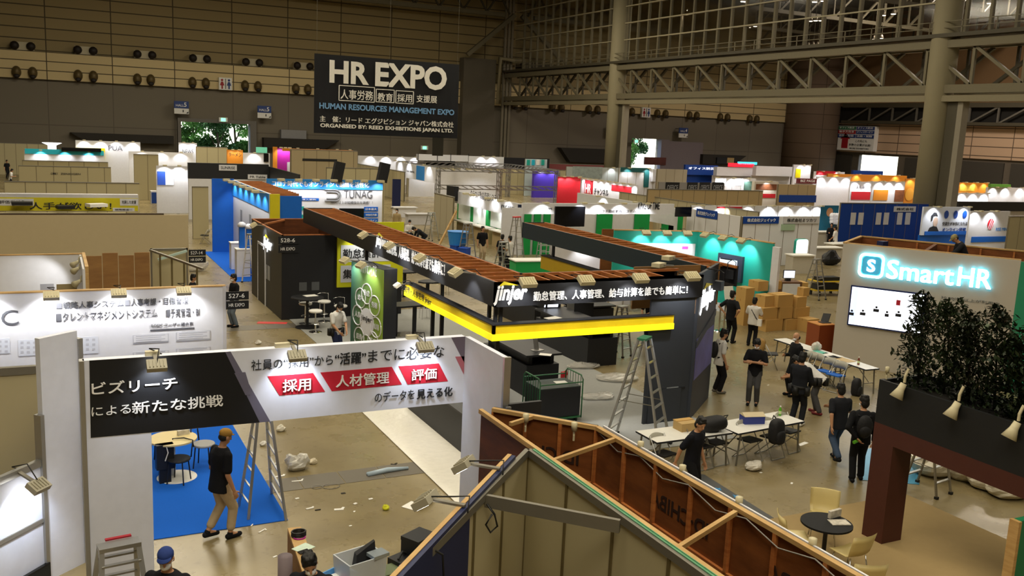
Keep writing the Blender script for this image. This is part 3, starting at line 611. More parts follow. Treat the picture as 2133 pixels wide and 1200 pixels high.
for (a, b) in (((1063, 882), (1108, 868)), ((1155, 958), (1280, 914)), ((1410, 1142), (1532, 1066))):
    p, r = G(*a, ZS-.02), G(*b, ZS-.02); MB().bar((p.x, p.y, ZS-.03), (r.x, r.y, ZS-.03), .05).to('strut', PINE, t)
CT = Face((6.5, 10.15), (6.5, 3.9))
ps = mat('plywood_stamp', '#2e1a10', .7)
for uu, s_ in ((1.3, 'ID·CHIBA'), (3.4, 'ID·CHIBA'), (-99, '')):
    if uu > 0:
        vs, fs = text_mesh(s_, .02, .5); mb = MB(); xw = max(p.x for p in vs)
        mb.add([CT.p(uu+(xw-p.x)*.27, 2.12+p.y*.27, -.02+.004*(p.z)) for p in vs], fs); mb.to('lettering', ps, t)
vs, fs = text_mesh('ID·CHIBA', .02, .5); mb = MB(); xw = max(p.x for p in vs); mb.add([W1.p(.25+(xw-p.x)*.26, 2.1+p.y*.26, .0+.004*p.z) for p in vs], fs); mb.to('lettering', ps, t)
q = MB(); q.smooth = True
for s in range(6): y0 = 10.1-s; q.tube([(6.49, y0, ZS-.06), (6.49, y0-.5, ZS-.17), (6.49, y0-1, ZS-.06)], .008, 5)
o = q.to('hanging_cable', mat('grey_cable', '#8d8a84', .5)); tag(o, 'grey cable looping along the inside top of the plywood wall', 'cable')
for px, py, lab in ((1082, 866, 'work light on the plywood wall by the white side panel'), (1183, 884, 'work light on the plywood wall below the green cart'), (1310, 938, 'work light on the plywood wall behind the tall stepladder foot'), (1427, 985, 'work light on the plywood wall below the blurred walker'), (1557, 1052, 'work light on the plywood wall beside the grey floor strip'), (1716, 1140, 'work light on the plywood wall in front of the black round table')):
    p = G(px, py+6, ZS); k = W1 if py < 890 else W2
    p = G(px, py+22, ZS-.18) if k is W2 else p; can_lamp((6.62 if k is W2 else p.x+.1, p.y, ZS-.2), lab, 'work lights along the plywood wall', s=.85)
# cables on the system booth
q = MB(); q.smooth = True; a = V((2.95, 7.5, 2.66)); pts = [(3.02, 7.62, 2.72), (3.2, 7.55, 2.6), (3.22, 7.55, 2.35), (3.1, 7.5, 2.1), (3.2, 7.5, 1.95), (3.08, 7.4, 1.98), (2.8, 7.2, 1.85), (2.2, 6.6, 1.6)]
q.tube(pts, .012, 6); o = q.to('power_cable', CABLE); tag(o, 'black power cable hanging over the inside of the diagonal system wall', 'cable')
q = MB(); q.cbox((3.06, 7.38, 1.93), .05, .05, .14); o = q.to('plug_socket', PAPER); tag(o, 'white plug socket dangling on the beige system wall', 'socket')
q = MB(); q.smooth = True; q.tube([(4.1, 8.5, 2.6), (4.16, 8.42, 2.5), (4.2, 8.42, 2.36), (4.12, 8.42, 2.3), (4.06, 8.42, 2.4), (4.14, 8.44, 2.5)], .012, 6); o = q.to('coiled_cable', CABLE); tag(o, 'coiled black cable tied near the diagonal cross beam', 'cable')
# ================================================================ interior of the white booth: wood stacks and beige wall behind the pillar
z = ZS; p = G(0, 767, z); YW = p.y
q = MB(); q.box(-3.2, x0+.1, YW, YW+.06, 0, ZS-.12); o = q.to('partition_panel', BEIGE); 
t = thing('back_partition', 'beige partition with grey top rail behind the tall white pillar', 'partition', (-1, YW, 0)); o.parent = t; o.location = o.location-t.location
MB().box(-3.2, x0+.1, YW-.02, YW+.08, ZS-.12, ZS).to('top_rail', ALUD, t)
for i in range(4): MB().box(-3+i*.99, -2.96+i*.99, YW-.015, YW, 0, ZS-.1).to('upright', mat('panel_upright', '#6d6140', .5, .3), t)
for i, (px, py, sx, sy, sz, zz, lab) in enumerate(((45, 948, 1.5, .5, .35, 0, 'long timber crate on the dark floor behind the tall white pillar'), (25, 925, 1.1, .3, .25, .35, 'short timber block on top of the long crate behind the pillar'))):
    p = ATY(px, py, YW-.9); q = MB(); q.cbox((p.x-.3, YW-.9+i*.1, zz+.6), sx, sy, sz, .3)
    if i == 0: q.cbox((p.x-.3, YW-.9, 0), sx*.9, sy*.9, .6, .3)
    o = q.to('timber_crate', PLYD if i == 0 else PLY); tag(o, lab, 'crate')
# ================================================================ the white booth with talent system wall behind it
z = 2.7; YR = 21.9; xr = ATY(470, 597, YR).x; RF = Face((-3.0, YR), (xr, YR)); zt = ATY(470, 597, YR).z
t = thing('exhibition_booth', 'white walled booth with grey talent management lettering and three floodlights', 'booth', (0, YR, 0))
q = MB(); RF.box(q, 0, RF.L, 0, zt, -.12, 0); wl = q.to('front_wall', WHITE, t)
q = MB(); RF.box(q, RF.L-.07, RF.L+.01, 0, zt+.01, -.14, .012); q.to('corner_post', GREYW, t)
q = MB(); RF.box(q, 0, RF.L, zt, zt+.03, -.13, .01); q.to('top_batten', PINE, t)
GI = mat('sign_grey', '#57585e', .6)
ptext(RF, 'C', 3, 678, 38, 645, GI, wl); ptext(RF, '■戦略人事システム', 117, 644, 258, 624, GI, wl, bold=.02); ptext(RF, '■人事考課・目標管理', 260, 638, 392, 618, GI, wl, bold=.02)
ptext(RF, '■タレントマネジメントシステム', 117, 670, 328, 643, GI, wl); ptext(RF, '■予実管理・BI', 347, 661, 415, 640, GI, wl); ptext(RF, 'ROSIC ユーザー様の声', 315, 682, 402, 670, GI, wl)
LG = mat('line_grey', '#b9bbc4', .6)
for (a, b, c_, d_) in ((277, 694, 351, 716), (367, 688, 438, 711), (277, 729, 351, 745), (367, 722, 438, 745)):
    q = MB(); RF.pbox(q, a, d_, c_, b, 0, .012); q.to('quote_bubble', LG, wl); q = MB(); RF.pbox(q, a+1.5, d_-2.5, c_-1.5, b+1.5, .0, .016); w2 = q.to('bubble_fill', WHITE, wl)
    q = MB()
    for k in range(4): RF.pbox(q, a+6, b+5.5+k*4, c_-7-(k % 2)*8, b+4+k*4, .016, .018)
    q.to('text_lines', LG, wl)
for (a, b, c_, d_) in ((39, 706, 82, 742), (162, 700, 204, 738), (-20, 704, 20, 738)):
    q = MB(); RF.pbox(q, a, d_, c_, b, 0, .01); po = q.to('info_sheet', mat('info_sheet_pale', '#d2d6e0', .6), wl); q = MB()
    for k in range(9): RF.pbox(q, a+4+(k % 3)*13, b+10+(k//3)*10, a+10+(k % 3)*13, b+5+(k//3)*10, .01, .012)
    q.to('icon_dots', LG, wl)
q = MB(); RF.pbox(q, 313, 686.5, 405, 685, 0, .012); q.to('rule', GI, wl)
for px, py, lab in ((107, 611, 'floodlight on the white talent booth wall, over the strategy line'), (245, 607, 'floodlight on the white talent booth wall, at its middle'), (378, 602, 'floodlight on the white talent booth wall, near the booth number plate'), (-28, 613, 'floodlight on the white talent booth wall, above the big letter C')):
    u, v = RF.uv(px, py); flood(RF, u, zt, lab, 'floodlights on the talent booth wall', .4, .8, 62, 125, 1.25, (1, 1, 1), .0)
def number_plate(face, u, v, a, b, label, s=1.0):
    t = thing('number_plate', label, 'sign', face.p(u, v, .04), 'hanging booth number plates'); q = MB(); face.box(q, u, u+.52*s, v, v+.2*s, .03, .045).box(face and q and MB(), 0, .001, 0, .001) if False else face.box(q, u, u+.52*s, v, v+.2*s, .03, .045); q.to('number_board', BLACK, t)
    q = MB(); face.box(q, u, u+.52*s, v-.22*s, v-.02*s, .03, .045); q.to('name_board', BLACK, t)
    text(face, a, u+.06*s, v+.05*s, .1*s, WHITEINK, t, width=.36*s, d=.046); text(face, b, u+.06*s, v-.16*s, .08*s, WHITEINK, t, width=.36*s, d=.046)
number_plate(Face((xr, YR), (xr+1, YR)), .0, zt-.32, '527-6', 'HR EXPO', 'black booth number plate sticking out from the talent booth corner')
# ================================================================ walls behind it: big beige board, plywood backs, system frame
pz = 2.95; YC = 34.0
a = ATY(392, 448, YC); CF = Face((-6, YC), (a.x, YC))
t = thing('fascia_wall', 'large blank beige board wall with dark top edge across two booths', 'wall', (0, YC, 0)); q = MB(); CF.box(q, 0, CF.L, 0, a.z, -.1, 0); q.to('board', mat('blank_beige', '#b9aa88', .7, var=.03), t); q = MB(); CF.box(q, 0, CF.L-.8, a.z, a.z+.05, -.14, -.04); q.to('top_edge', mat('dark_rail', '#3d2d1c', .7), t)
YD = 27.6; a = ATY(0, 533, YD); b = ATY(172, 531, YD); DF = Face((-3.5, YD), (b.x, YD))
t = thing('inner_wall', 'white inner wall board with pine end batten and two cone lamps', 'wall', (0, YD, 0)); q = MB(); DF.box(q, 0, DF.L, 0, a.z, -.06, 0); q.to('board', WHITE, t); q = MB(); DF.box(q, 0, DF.L, a.z, a.z+.03, -.08, .01); q.to('top_batten', PINE, t)
q = MB(); q.box(b.x-.02, b.x+.06, YD-2.6, YD, 0, a.z+.06); q.to('side_batten', PINE, t); q = MB(); q.box(b.x-.08, b.x-.02, YD-2.6, YD, 0, a.z); q.to('side_board', WHITE, t)
q = MB(); DF.pbox(q, 84, 604, 112, 591, 0, .01); q.to('striped_poster', mat('striped', '#9a9aa0', .6), t); q = MB(); DF.pbox(q, 118, 604, 160, 591, 0, .012); q.to('picture', mat('olive_print', '#6a5a34', .6), t)
for px, py, lab in ((161, 545, 'upper cone lamp on the pine batten of the inner white wall'), (160, 558, 'middle cone lamp on the pine batten of the inner white wall'), (163, 585, 'lowest cone lamp on the pine batten of the inner white wall')):
    p = ATY(px, py, YD-.4-.5*(py-545)/13); p = V((b.x-.12, p.y, p.z)); cone_lamp(p, p+V((-.6, .5, -.5)), lab, 'cone lamps on the pine batten', 0, .85)
spot('cone_glow', (b.x-.6, YD-.9, a.z-.3), (b.x-1.2, YD, a.z-.9), 30, 100)
YE = 29.2; p0 = ATY(178, 528, YE); p1 = ATY(312, 528, YE)
t = thing('plywood_partition', 'bare brown plywood partition backs between the white inner wall and the system frame', 'partition', (p0.x, YE, 0))
for i in range(4):
    xa = p0.x+(p1.x-p0.x)*i/4; xb = p0.x+(p1.x-p0.x)*(i+1)/4; MB().box(xa+.01, xb-.01, YE, YE+.04, 0, p0.z-(.0 if i % 2 else .08)).to('plywood_sheet', wood('tan_plywood', '#84603a', '#9a7446', .7, 1, 4), t)
YF = 30.4; p0 = ATY(313, 518, YF); p1 = ATY(391, 516, YF); FF = Face((p0.x, YF), (p1.x, YF))
t = thing('panel_partition', 'open system-panel frame with beige panel and pale tube behind the talent booth', 'partition', (p0.x, YF, 0))
q = MB(); FF.box(q, .04, FF.L-.04, 0, p0.z-.06, -.04, 0); q.to('panel', BEIGE, t)
q = MB(); FF.box(q, 0, .05, 0, p0.z, -.05, .02); q.to('upright', ALUD, t); q = MB(); FF.box(q, FF.L-.05, FF.L, 0, p0.z, -.05, .02); q.to('upright', ALUD, t); q = MB(); FF.box(q, 0, FF.L, p0.z-.07, p0.z, -.05, .02); q.to('top_rail', ALUD, t)
MB().bar((p0.x, YF, p0.z-.05), (p0.x+1.0, YF-4, p0.z-.05), .06).to('side_rail', ALUD, t); MB().bar((p0.x+.2, YF-.2, p0.z-.32), (p1.x-.05, YF-.2, p0.z-.06), .07).to('pale_tube', mat('mint_tube', '#b6cfc8', .4), t)
for i in range(4): MB().bar((p0.x+.2+i*.25, YF-.8*(i+1), 0), (p0.x+.2+i*.25, YF-.8*(i+1), p0.z-.07), .05).to('side_upright', mat('panel_upright', '#6d6140', .5, .3), t)
number_plate(Face((p1.x, YF), (p1.x+1, YF)), .02, p0.z-.25, '527-14', 'HR EXPO', 'black booth number plate on the open system frame', 1.0)
# ---------------------------------------------------------------- floor markings, carpets
c0, c1 = G(600, 1084), G(320, 1121); MB().box(-4, c0.x, c0.y, 20.5, 0, .012).to('blue_carpet', BLUEC); o = bpy.data.objects['blue_carpet']; tag(o, 'bright blue carpet under the white arched booth', 'carpet')
q = MB(); a, b, c_, d_ = G(1010, 1036), G(955, 1028), G(805, 855), G(860, 850)
q.box(5.42, 6.6, 15.2, 22.2, 0, .02); 
GC = Face((0, 0), (1, 0)); g0 = G(556, 740); g1 = G(800, 858)
o = MB().box(G(862, 893).x, 13.6, 15.4, 31.0, 0, .014).to('grey_carpet', GREYC); tag(o, 'pale grey carpet under the black and yellow booth', 'carpet')
o = MB().box(G(955, 1040).x-.12, 7.9, 13.6, 22.0, .014, .02).to('plastic_sheet', mat('clear_plastic_sheet', '#f0ede4', .25, var=.05, scale=6, bump=.6, spec=.7)); tag(o, 'pale protective plastic sheet along the carpet edge below the arched sign', 'plastic sheet')
PIT = mat('pit_plate', '#6d675c', .55, .2, var=.1, scale=1.5)
a, b = G(640, 1000), G(895, 965); f = MB()
for i in range(9):
    xx = a.x-2.5+i*.78; f.box(xx+.01, xx+.77, G(700, 1010).y, G(700, 1010).y+.62, 0, .006)
st(f, 'trim_6', PIT); yy = G(480, 690).y; f = MB()
for i in range(7): f.box(4.4+i*.8, 5.19+i*.8, yy, yy+.7, 0, .006)
st(f, 'trim_7', PIT)
# ================================================================ the black and yellow booth (centre)
XL, YN, ZH = 8.1, 16.85, ZAT(1021.5, 588, (8.1, 16.85)); ZHB = ZAT(1021, 640, (8.1, 16.85))
XR = ATY(1466, 575, YN).x; YFAR = G(627, 433, ZH).y; BW = G(690, 431, ZH).x-XL
XI = G(1088, 463, ZH).x; YFR = G(1088, 463, ZH).y; XI2 = G(1134, 462, ZH).x
BK = mat('booth_black', '#1d1e22', .5)
t = thing('exhibition_booth', 'black and yellow booth with hanging sign beams topped by red wood ribs', 'booth', (10, 18, 0))
fa = Face((XL, YFAR), (XL, YN)); q = MB(); fa.box(q, 0, fa.L, ZHB, ZH, -.05, 0); sideL = q.to('side_fascia', BK, t)
fb = Face((XL, YN), (XR, YN)); q = MB(); fb.box(q, 0, fb.L, ZHB, ZH, -.05, 0); frontF = q.to('front_fascia', BK, t)
YIN = YN+1.05
q = MB(); q.box(XL+BW-.04, XL+BW, YIN, YFAR, ZHB, ZH); q.to('inner_fascia', BK, t); q = MB(); q.box(XL+BW-.04, XR, YIN-.04, YIN, ZHB, ZH); q.to('inner_fascia', BK, t)
q = MB(); q.box(XL+.05, XL+BW-.04, YFAR-.04, YFAR, ZHB, ZH); q.to('end_fascia', BK, t)
fr = Face((XI, YFR), (XI, YN+1.2)); q = MB(); fr.box(q, 0, fr.L, ZHB, ZH, -.05, 0); q.to('rear_fascia', mat('booth_slate', '#212c33', .5), t); q = MB(); q.box(XI2-.04, XI2, YIN, YFR, ZHB, ZH).box(XI, XI2, YFR-.04, YFR, ZHB, ZH); q.to('rear_fascia', BK, t)
def ribs(x0, x1, y0, y1, n, along):
    for i in range(n):
        q = MB(); f = (i+.5)/n
        if along == 'y': yy = y0+(y1-y0)*f; q.box(x0, x1, yy-.018, yy+.018, ZH-.09, ZH-.005)
        else: xx = x0+(x1-x0)*f; q.box(xx-.025, xx+.025, y0, y1, ZH-.09, ZH-.005)
        q.to('rib', REDWOOD, t)
ribs(XL+.05, XL+BW-.04, YN+.1, YFAR-.1, 34, 'y'); ribs(XL+BW, XR-.9, YN+.05, YIN-.04, 9, 'x'); ribs(XI+.05, XI2-.04, YIN+.3, YFR-.05, 20, 'y')
q = MB(); q.box(XL+.05, XL+.1, YN+.05, YFAR, ZH-.06, ZH).box(XL+BW-.09, XL+BW-.04, YIN, YFAR, ZH-.06, ZH).box(XL+BW*.5-.025, XL+BW*.5+.025, YN+.3, YFAR, ZH-.12, ZH-.07).box(XL+.05, XR, YN+.0, YN+.05, ZH-.06, ZH).box(XL+BW, XR, YIN-.09, YIN-.04, ZH-.06, ZH).box(XI+.05, XI+.1, YIN, YFR, ZH-.06, ZH).box(XI2-.09, XI2-.04, YIN, YFR, ZH-.06, ZH); q.to('edge_batten', REDWOOD, t)
q = MB(); q.box(XL+.05, XL+BW-.04, YN+.05, YFAR, ZHB+.02, ZHB+.05).box(XL+BW, XR, YN+.05, YIN-.04, ZHB+.02, ZHB+.05).box(XI+.05, XI2-.04, YIN, YFR, ZHB+.02, ZHB+.05); q.to('soffit', mat('painted_gap_shade', '#1a100a', .8), t)  # near-black soffit colour paints the shade between the ribs
# lettering
def jinjer(face, u, v, w, h, parent, m):
    text(face, 'jinjer', u, v, h, m, parent, width=w, bold=.03, shear=.18)
    q = MB(); face.poly(q, [(u+w*.14, v+h*.93), (u+w*.32, v+h*1.2), (u+w*.5, v+h*1.12), (u+w*.78, v+h*.98), (u+w*.5, v+h*1.0), (u+w*.34, v+h*1.02)], .012, .02); q.to('logo_arc', YEL, parent)
WL = mat('lit_white_letters', '#ffffff', .4, emit=.25)
u0, v0 = fb.uv(1026, 634); u1, v1 = fb.uv(1093, 615); jinjer(fb, u0, v0-.03, u1-u0, .42, frontF, WL)
ptext(fb, '勤怠管理、人事管理、給与計算を誰でも簡単に！', 1110, 627, 1432, 594, WL, frontF, bold=.03)
u0 = fa.uv(783, 530)[0]; u1 = fa.uv(803, 530)[0]; jinjer(fa, u0, ZHB+.22, u1-u0, .36, sideL, WL)
u0 = fa.uv(806, 540)[0]; u1 = fa.uv(927, 590)[0]; text(fa, '勤怠管理、人事管理、給与計算を誰でも簡単に！', u0, ZHB+.2, .32, WL, sideL, width=u1-u0, bold=.03)
# yellow hanging frame
ZY1 = ZAT(1039, 679, (XL, YN)); ZY0 = ZAT(1040, 711, (XL, YN)); XYR = ATY(1403, 672, YN).x; YYF = G(800, 562, 2.9).y-.25
YG = mat('yellow_fascia', '#e8c81a', .45)
q = MB(); q.box(XL, XYR, YN, YN+.06, ZY0, ZY1); yf = q.to('yellow_front', YG, t, 'bright yellow hanging front beam'); q = MB(); q.box(XL, XL+.06, YN, YYF, ZY0, ZY1); ys_ = q.to('yellow_side', YG, t, 'bright yellow hanging side beam')
q = MB(); q.box(XL-.02, XL+.2, YN+.2, YYF, ZY1-.0, ZY1+.02).box(XL-.02, XYR, YN-.02, YN+.2, ZY1, ZY1+.02); q.to('black_cap', BK, t)
YL = mat('yellow_lit_strip', '#fff020', .4, emit=.55); q = MB(); q.box(XL-.03, XYR, YN-.03, YN, ZY0, ZY0+(ZY1-ZY0)*.42).box(XL-.03, XL, YN, YYF, ZY0, ZY0+(ZY1-ZY0)*.42); q.to('light_strip', YL, t, 'glowing yellow lower strip')
fy = Face((XL-.03, YYF), (XL-.03, YN)); u0 = fy.uv(806, 580)[0]; u1 = fy.uv(900, 625)[0]; text(fy, '勤怠管理・労務管理・人事管理 jinjer', u0, ZY0+.08, .2, INK, ys_, width=u1-u0)
for (px, py) in ((1019, 655), (1032, 660), (1042, 668)):
    g = ATY(px, py, YN+.25 if px > 1025 else YN+.75); MB().box(g.x-.035, g.x+.035, g.y-.035, g.y+.035, ZY1, ZHB).to('hanger_post', BK, t)
for (xx, yy) in ((XL+.25, YN+.3), (XL+.25, YN+3.4), (XL+.25, YN+4.0)): MB().box(xx-.04, xx+.04, yy-.04, yy+.04, 0, ZY0).to('post', BK, t)
p = ATY(783, 545, 26.2); MB().box(XL+.1, XL+.18, 25.9, 25.98, 0, ZHB).to('post', BK, t)
# rear yellow rail, its lack of light painted in as a duller yellow
q = MB(); a = G(1127, 532, ZY1); xq = a.x; q.box(xq, xq+.06, YN+1.5, a.y, ZY0-.1, ZY1); q.to('rear_yellow_rail', mat('yellow_fascia_unlit', '#b08f14', .5), t, 'unlit dull yellow rear rail'); q = MB(); q.box(xq-.02, xq+.3, YN+1.5, a.y, ZY1, ZY1+.02); q.to('black_cap', BK, t)
MB().box(xq+.1, xq+.18, a.y-.6, a.y-.52, 0, ZHB).to('post', BK, t)
# tower
SL = mat('tower_slate', '#33373e', .55); XT0 = ATY(1350, 889, 16.7).x; XT1 = ATY(1444, 879, 16.7).x; YT1 = 18.6
TE = G(1476, 851); TE2 = G(1497, 540, ZH); TE = V(((TE.x+TE2.x)/2, (TE.y+TE2.y)/2)); TS = V((XR-.02, YN)) if XR < XT1 else V((XT1, YN))
q = MB(); q.box(XT0, XT1, YN+.06, YN+.12, 0, ZHB); q.to('tower_front', SL, t, 'dark slate tower front')
FS = Face((XT1, YN), (TE.x, TE.y)); q = MB(); FS.box(q, 0, FS.L, 0, ZH+.03, -.07, 0); tw = q.to('tower_side', mat('tower_side_slate', '#2c3038', .5), t)
q = MB(); q.box(XR-.85, XT1, YIN-.04, YIN, ZHB, ZH); FS.box(q, 0, FS.L, ZHB-.4, ZH, -.11, -.07); q.box(XR-1.0, TE.x, TE.y-.04, TE.y, ZHB-.5, ZH); q.to('tower_lining', wood('tan_plywood', '#84603a', '#9a7446', .7, 1, 4), t)
q = MB(); FS.box(q, .1, FS.L-.1, .95, 1.95, 0, .008); q.to('blue_poster', mat('blue_mauve_poster', '#5a5aa8', .4, var=.45, scale=2.5), tw)
q = MB(); FS.poly(q, [(.05, 1.75), (FS.L-.05, 2.2), (FS.L-.05, 2.35), (.05, 1.9)], 0, .03); q.to('diagonal_trim', SL, tw)
jinjer(FS, .12, 2.5, FS.L*.78, .6, tw, mat('glow_letters', '#ffffff', .4, emit=3.0))
q = MB(); fq = Face((XT0, YN+.06), (XT1, YN+.06)); fq.pbox(q, 1387, 832, 1413, 805, 0, .006); q.to('small_poster', mat('grey_photo_print', '#8d9296', .4, var=.5, scale=6), t); q = MB(); fq.box(q, .1, 1.0, .0, .82, 0, .02); q.to('access_hatch', SL, t)
q = MB(); fq.box(q, .12, 1.12, .78, .82, 0, .015); q.to('hatch_trim', BK, t)
# floodlights
for px, py, lab in ((1079, 575, 'first floodlight over the front black sign, at the mascot-free logo end'), (1198, 572, 'second floodlight over the front black sign'), (1310, 569, 'third floodlight over the front black sign'), (1416, 566, 'fourth floodlight over the front black sign, by the tower')):
    u = fb.uv(px, py+12)[0]; flood(fb, u, ZH, lab.replace(', at the mascot-free logo end', ', above the logo'), 'floodlights on the black sign beams', .45, .75, 75, 92, 1.35)
for px, py, lab in ((782, 499, 'floodlight on the long black side beam, first from the green panel'), (836, 521, 'floodlight on the long black side beam, second from the green panel'), (900, 547, 'floodlight on the long black side beam, third from the green panel'), (977, 577, 'floodlight on the long black side beam, next to the corner')):
    g = G(px+4, py-5, ZH); u = YFAR-g.y; flood(fa, u, ZH, lab, 'floodlights on the black sign beams', .45, .75, 75, 92, 1.35)
for px, py, lab in ((800, 577, 'small floodlight low on the yellow side beam beside the green panel'), (858, 603, 'small floodlight low on the yellow side beam above the bar table')):
    g = G(px+6, py-10, ZY1); u = YYF-g.y; flood(fy, u, ZY1, lab, 'small floodlights on the yellow beam', .3, .35, 22, 115, .9, (1, 1, .95), .0, mat('lamp_shell_white', '#e9e4d8', .4, emit=.3))
def black_spot(p, lab):
    t = thing('stage_spotlight', lab, 'lamp', p, 'black stage spotlights'); p = V(p); MB().cbox((p.x, p.y, p.z-.16), .2, .2, .22, .5, False).to('body', BK, t); MB().tube([(p.x-.13, p.y, p.z-.1), (p.x-.13, p.y, p.z+.14), (p.x, p.y, p.z+.22), (p.x+.13, p.y, p.z+.14), (p.x+.13, p.y, p.z-.1)], .012, 5).to('yoke', BK, t)
    MB().bar((p.x, p.y, p.z+.2), (p.x-.3, p.y+.1, p.z+.24), .025).to('arm', BK, t)
black_spot(FS.p(FS.L*.3, 3.35, .3), 'black stage spotlight beside the glowing logo on the tower'); black_spot(FS.p(FS.L+.05, 3.42, .3), 'black stage spotlight in front of the teal wall screen')
for px, py, lab in ((1392, 541, 'loose floodlight lying on the rear beam by the tower, upper'), (1372, 556, 'loose floodlight lying on the rear beam by the tower, lower')):
    g = G(px, py, ZH); t3 = thing('loose_floodlight', lab, 'lamp', (g.x, g.y, ZH)); MB().cbox((g.x, g.y, ZH), .36, .22, .1, .5).to('housing', LAMPB, t3); MB().bar((g.x, g.y, ZH+.05), (g.x+.3, g.y-.2, ZH+.05), .03).to('arm', ALUD, t3)
# small black office box behind
a = G(586, 667); b = G(540, 622); XO0, YO0 = 6.72, 30.3; XO1 = ATY(745, 600, YO0).x; YO1 = 35.4; ZO = ZAT(588, 491, (XO0, YO0))
t = thing('booth_office', 'small black box room with open plywood top and glowing corner logo', 'booth', (XO0, YO0, 0))
q = MB(); q.box(XO0, XO1, YO0, YO0+.06, 0, ZO); fo = q.to('front_wall', BK, t); q = MB(); q.box(XO0, XO0+.06, YO0+.06, YO1, 0, ZO); so = q.to('side_wall', mat('office_side', '#2a2b2e', .5), t)
q = MB(); q.box(XO0+.06, XO1, YO1-.06, YO1, 0, ZO).box(XO1-.06, XO1, YO0+.06, YO1-.06, 0, ZO); q.to('rear_wall', PLYD, t); q = MB(); q.box(XO0, XO1, YO0-.0, YO0+.06, ZO, ZO+.03).box(XO0, XO0+.06, YO0, YO1, ZO, ZO+.03).box(XO0, XO1, YO1-.06, YO1, ZO, ZO+.03); q.to('top_batten', REDWOOD, t)
MB().bar((XO0+.1, YO0+3.5, ZO-.02), (XO1-1.4, YO1-.1, ZO-.02), .06).to('strut', REDWOOD, t)
fz = Face((XO0-.005, YO1), (XO0-.005, YO0)); u0 = fz.uv(549, 515)[0]; u1 = fz.uv(566, 515)[0]; jinjer(fz, u0, ZO-.85, u1-u0, .5, so, mat('glow_letters', '#ffffff', .4, emit=3.0))
q = MB(); u0 = fz.uv(541, 560)[0]; fz.box(q, u0-.2, u0+1.0, 0, 2.1, 0, .02); q.to('door', BK, so); q = MB(); fz.box(q, u0-.28, u0-.2, 0, 2.15, 0, .03).box(q and MB(), 0, 0, 0, 0) if False else fz.box(q, u0+1.0, u0+1.08, 0, 2.15, 0, .03); fz.box(q, u0-.28, u0-.2, 0, 2.15, 0, .03); fz.box(q, u0-.28, u0+1.08, 2.1, 2.18, 0, .03); q.to('door_frame', WHITE, so, 'white door frame')
fo_ = Face((XO0, YO0), (XO1, YO0))
for (a, b) in ((623, 588), (649, 587)):
    q = MB(); fo_.pbox(q, a, b+18, a+16, b, 0, .01); q.to('grey_notice', mat('grey_notice_board', '#55585c', .5), fo)
for (a, b) in ((552, 568), (558, 572)):
    q = MB(); uu, vv = fz.uv(a, b+10); fz.box(q, uu, uu+.35, vv, vv+.5, 0, .01); q.to('grey_notice', mat('pale_notice', '#9a9c9e', .5), so)
flood(fz, fz.uv(552, 500)[0], ZO, 'floodlight over the glowing logo of the small black box room', 'floodlights on the black sign beams', .4, .5, 40, 100, 1.3)
number_plate(Face((XO0+.0, YO0-.0), (XO0+1, YO0)), -.12, ZO-.28, '528-6', 'HR EXPO', 'black booth number plate on the corner of the small black box room', 1.3)
q = MB(); a = ATY(702, 480, YO0); b = ATY(735, 605, YO0); MB()
px0 = ATY(701, 550, YO0).x; LWB = Face((XO1-.0, YO0-.0), (XO1+2.6, YO0-1.2))
q = MB(); q.box(px0, XO1+1.6, YO0-.08, YO0-.0, 1.05, ZHB+.3); yp = q.to('yellow_poster', mat('lime_poster', '#d7d71e', .5), t, 'lime yellow attendance poster'); fp = Face((px0, YO0-.085), (XO1+1.6, YO0-.085))
for v_, s_ in ((2.0, '勤怠集計'), (1.3, '集計作業')):
    q = MB(); fp.box(q, .12, 1.9, v_-.08, v_+.5, 0, .006); q.to('white_strip', WHITE, yp); text(fp, s_, .2, v_+.05, .32, INK, yp, width=1.3, bold=.02, d=.008)
MB().box(XO1, XO1+1.6, YO0-.0, YO0+.05, 0, 1.05).to('low_wall', BK, t)
spot('poster_beam', (px0+.8, YO0-.7, 2.9), (px0+.8, YO0-.1, 2.2), 40, 100, t, (1, 1, .9))
# green graphic panel
ga, gb = G(733, 543, 2.9), G(800, 562, 2.9); GF = Face(ga, gb)
t = thing('graphic_panel', 'tall green gradient panel with ring icons around a white disc', 'panel', (ga.x, ga.y, 0))
gm = bpy.data.materials.new('green_gradient'); gm.use_nodes = True; nn = gm.node_tree.nodes; ll = gm.node_tree.links; tc = nn.new('ShaderNodeTexCoord'); rp = nn.new('ShaderNodeValToRGB'); sx = nn.new('ShaderNodeSeparateXYZ')
ll.new(tc.outputs['Generated'], sx.inputs[0]); ll.new(sx.outputs[0], rp.inputs[0]); ll.new(rp.outputs[0], nn['Principled BSDF'].inputs['Base Color']); rp.color_ramp.elements[0].color = lin('#2c5c56'); rp.color_ramp.elements[1].color = lin('#8fae3a')
q = MB(); GF.box(q, 0, GF.L, 0, 2.9, -.4, 0); pb = q.to('panel_body', CHAR, t); q = MB(); GF.box(q, .0, GF.L, .0, 2.88, 0, .01); gr = q.to('graphic', gm, t)
def ring(face, u, v, r, w_, m, parent, name='ring', su=1.0):
    q = MB(); q.tube([face.p(u+r*su*math.cos(a*math.pi/12), v+r*math.sin(a*math.pi/12), .015) for a in range(24)], w_, 5, True); return q.to(name, m, parent)
def disc(face, u, v, r, m, parent, name='disc', d=.012, su=1.0):
    q = MB(); face.poly(q, [(u+r*su*math.cos(a*math.pi/12), v+r*math.sin(a*math.pi/12)) for a in range(24)], d, d+.006); return q.to(name, m, parent)
uc, vc = GF.uv(765, 671); dc = disc(GF, uc, vc, .38, WHITE, gr, 'white_disc'); text(GF, 'jinjer', uc-.3, vc-.02, .18, INK, dc, width=.6, d=.02, bold=.01)
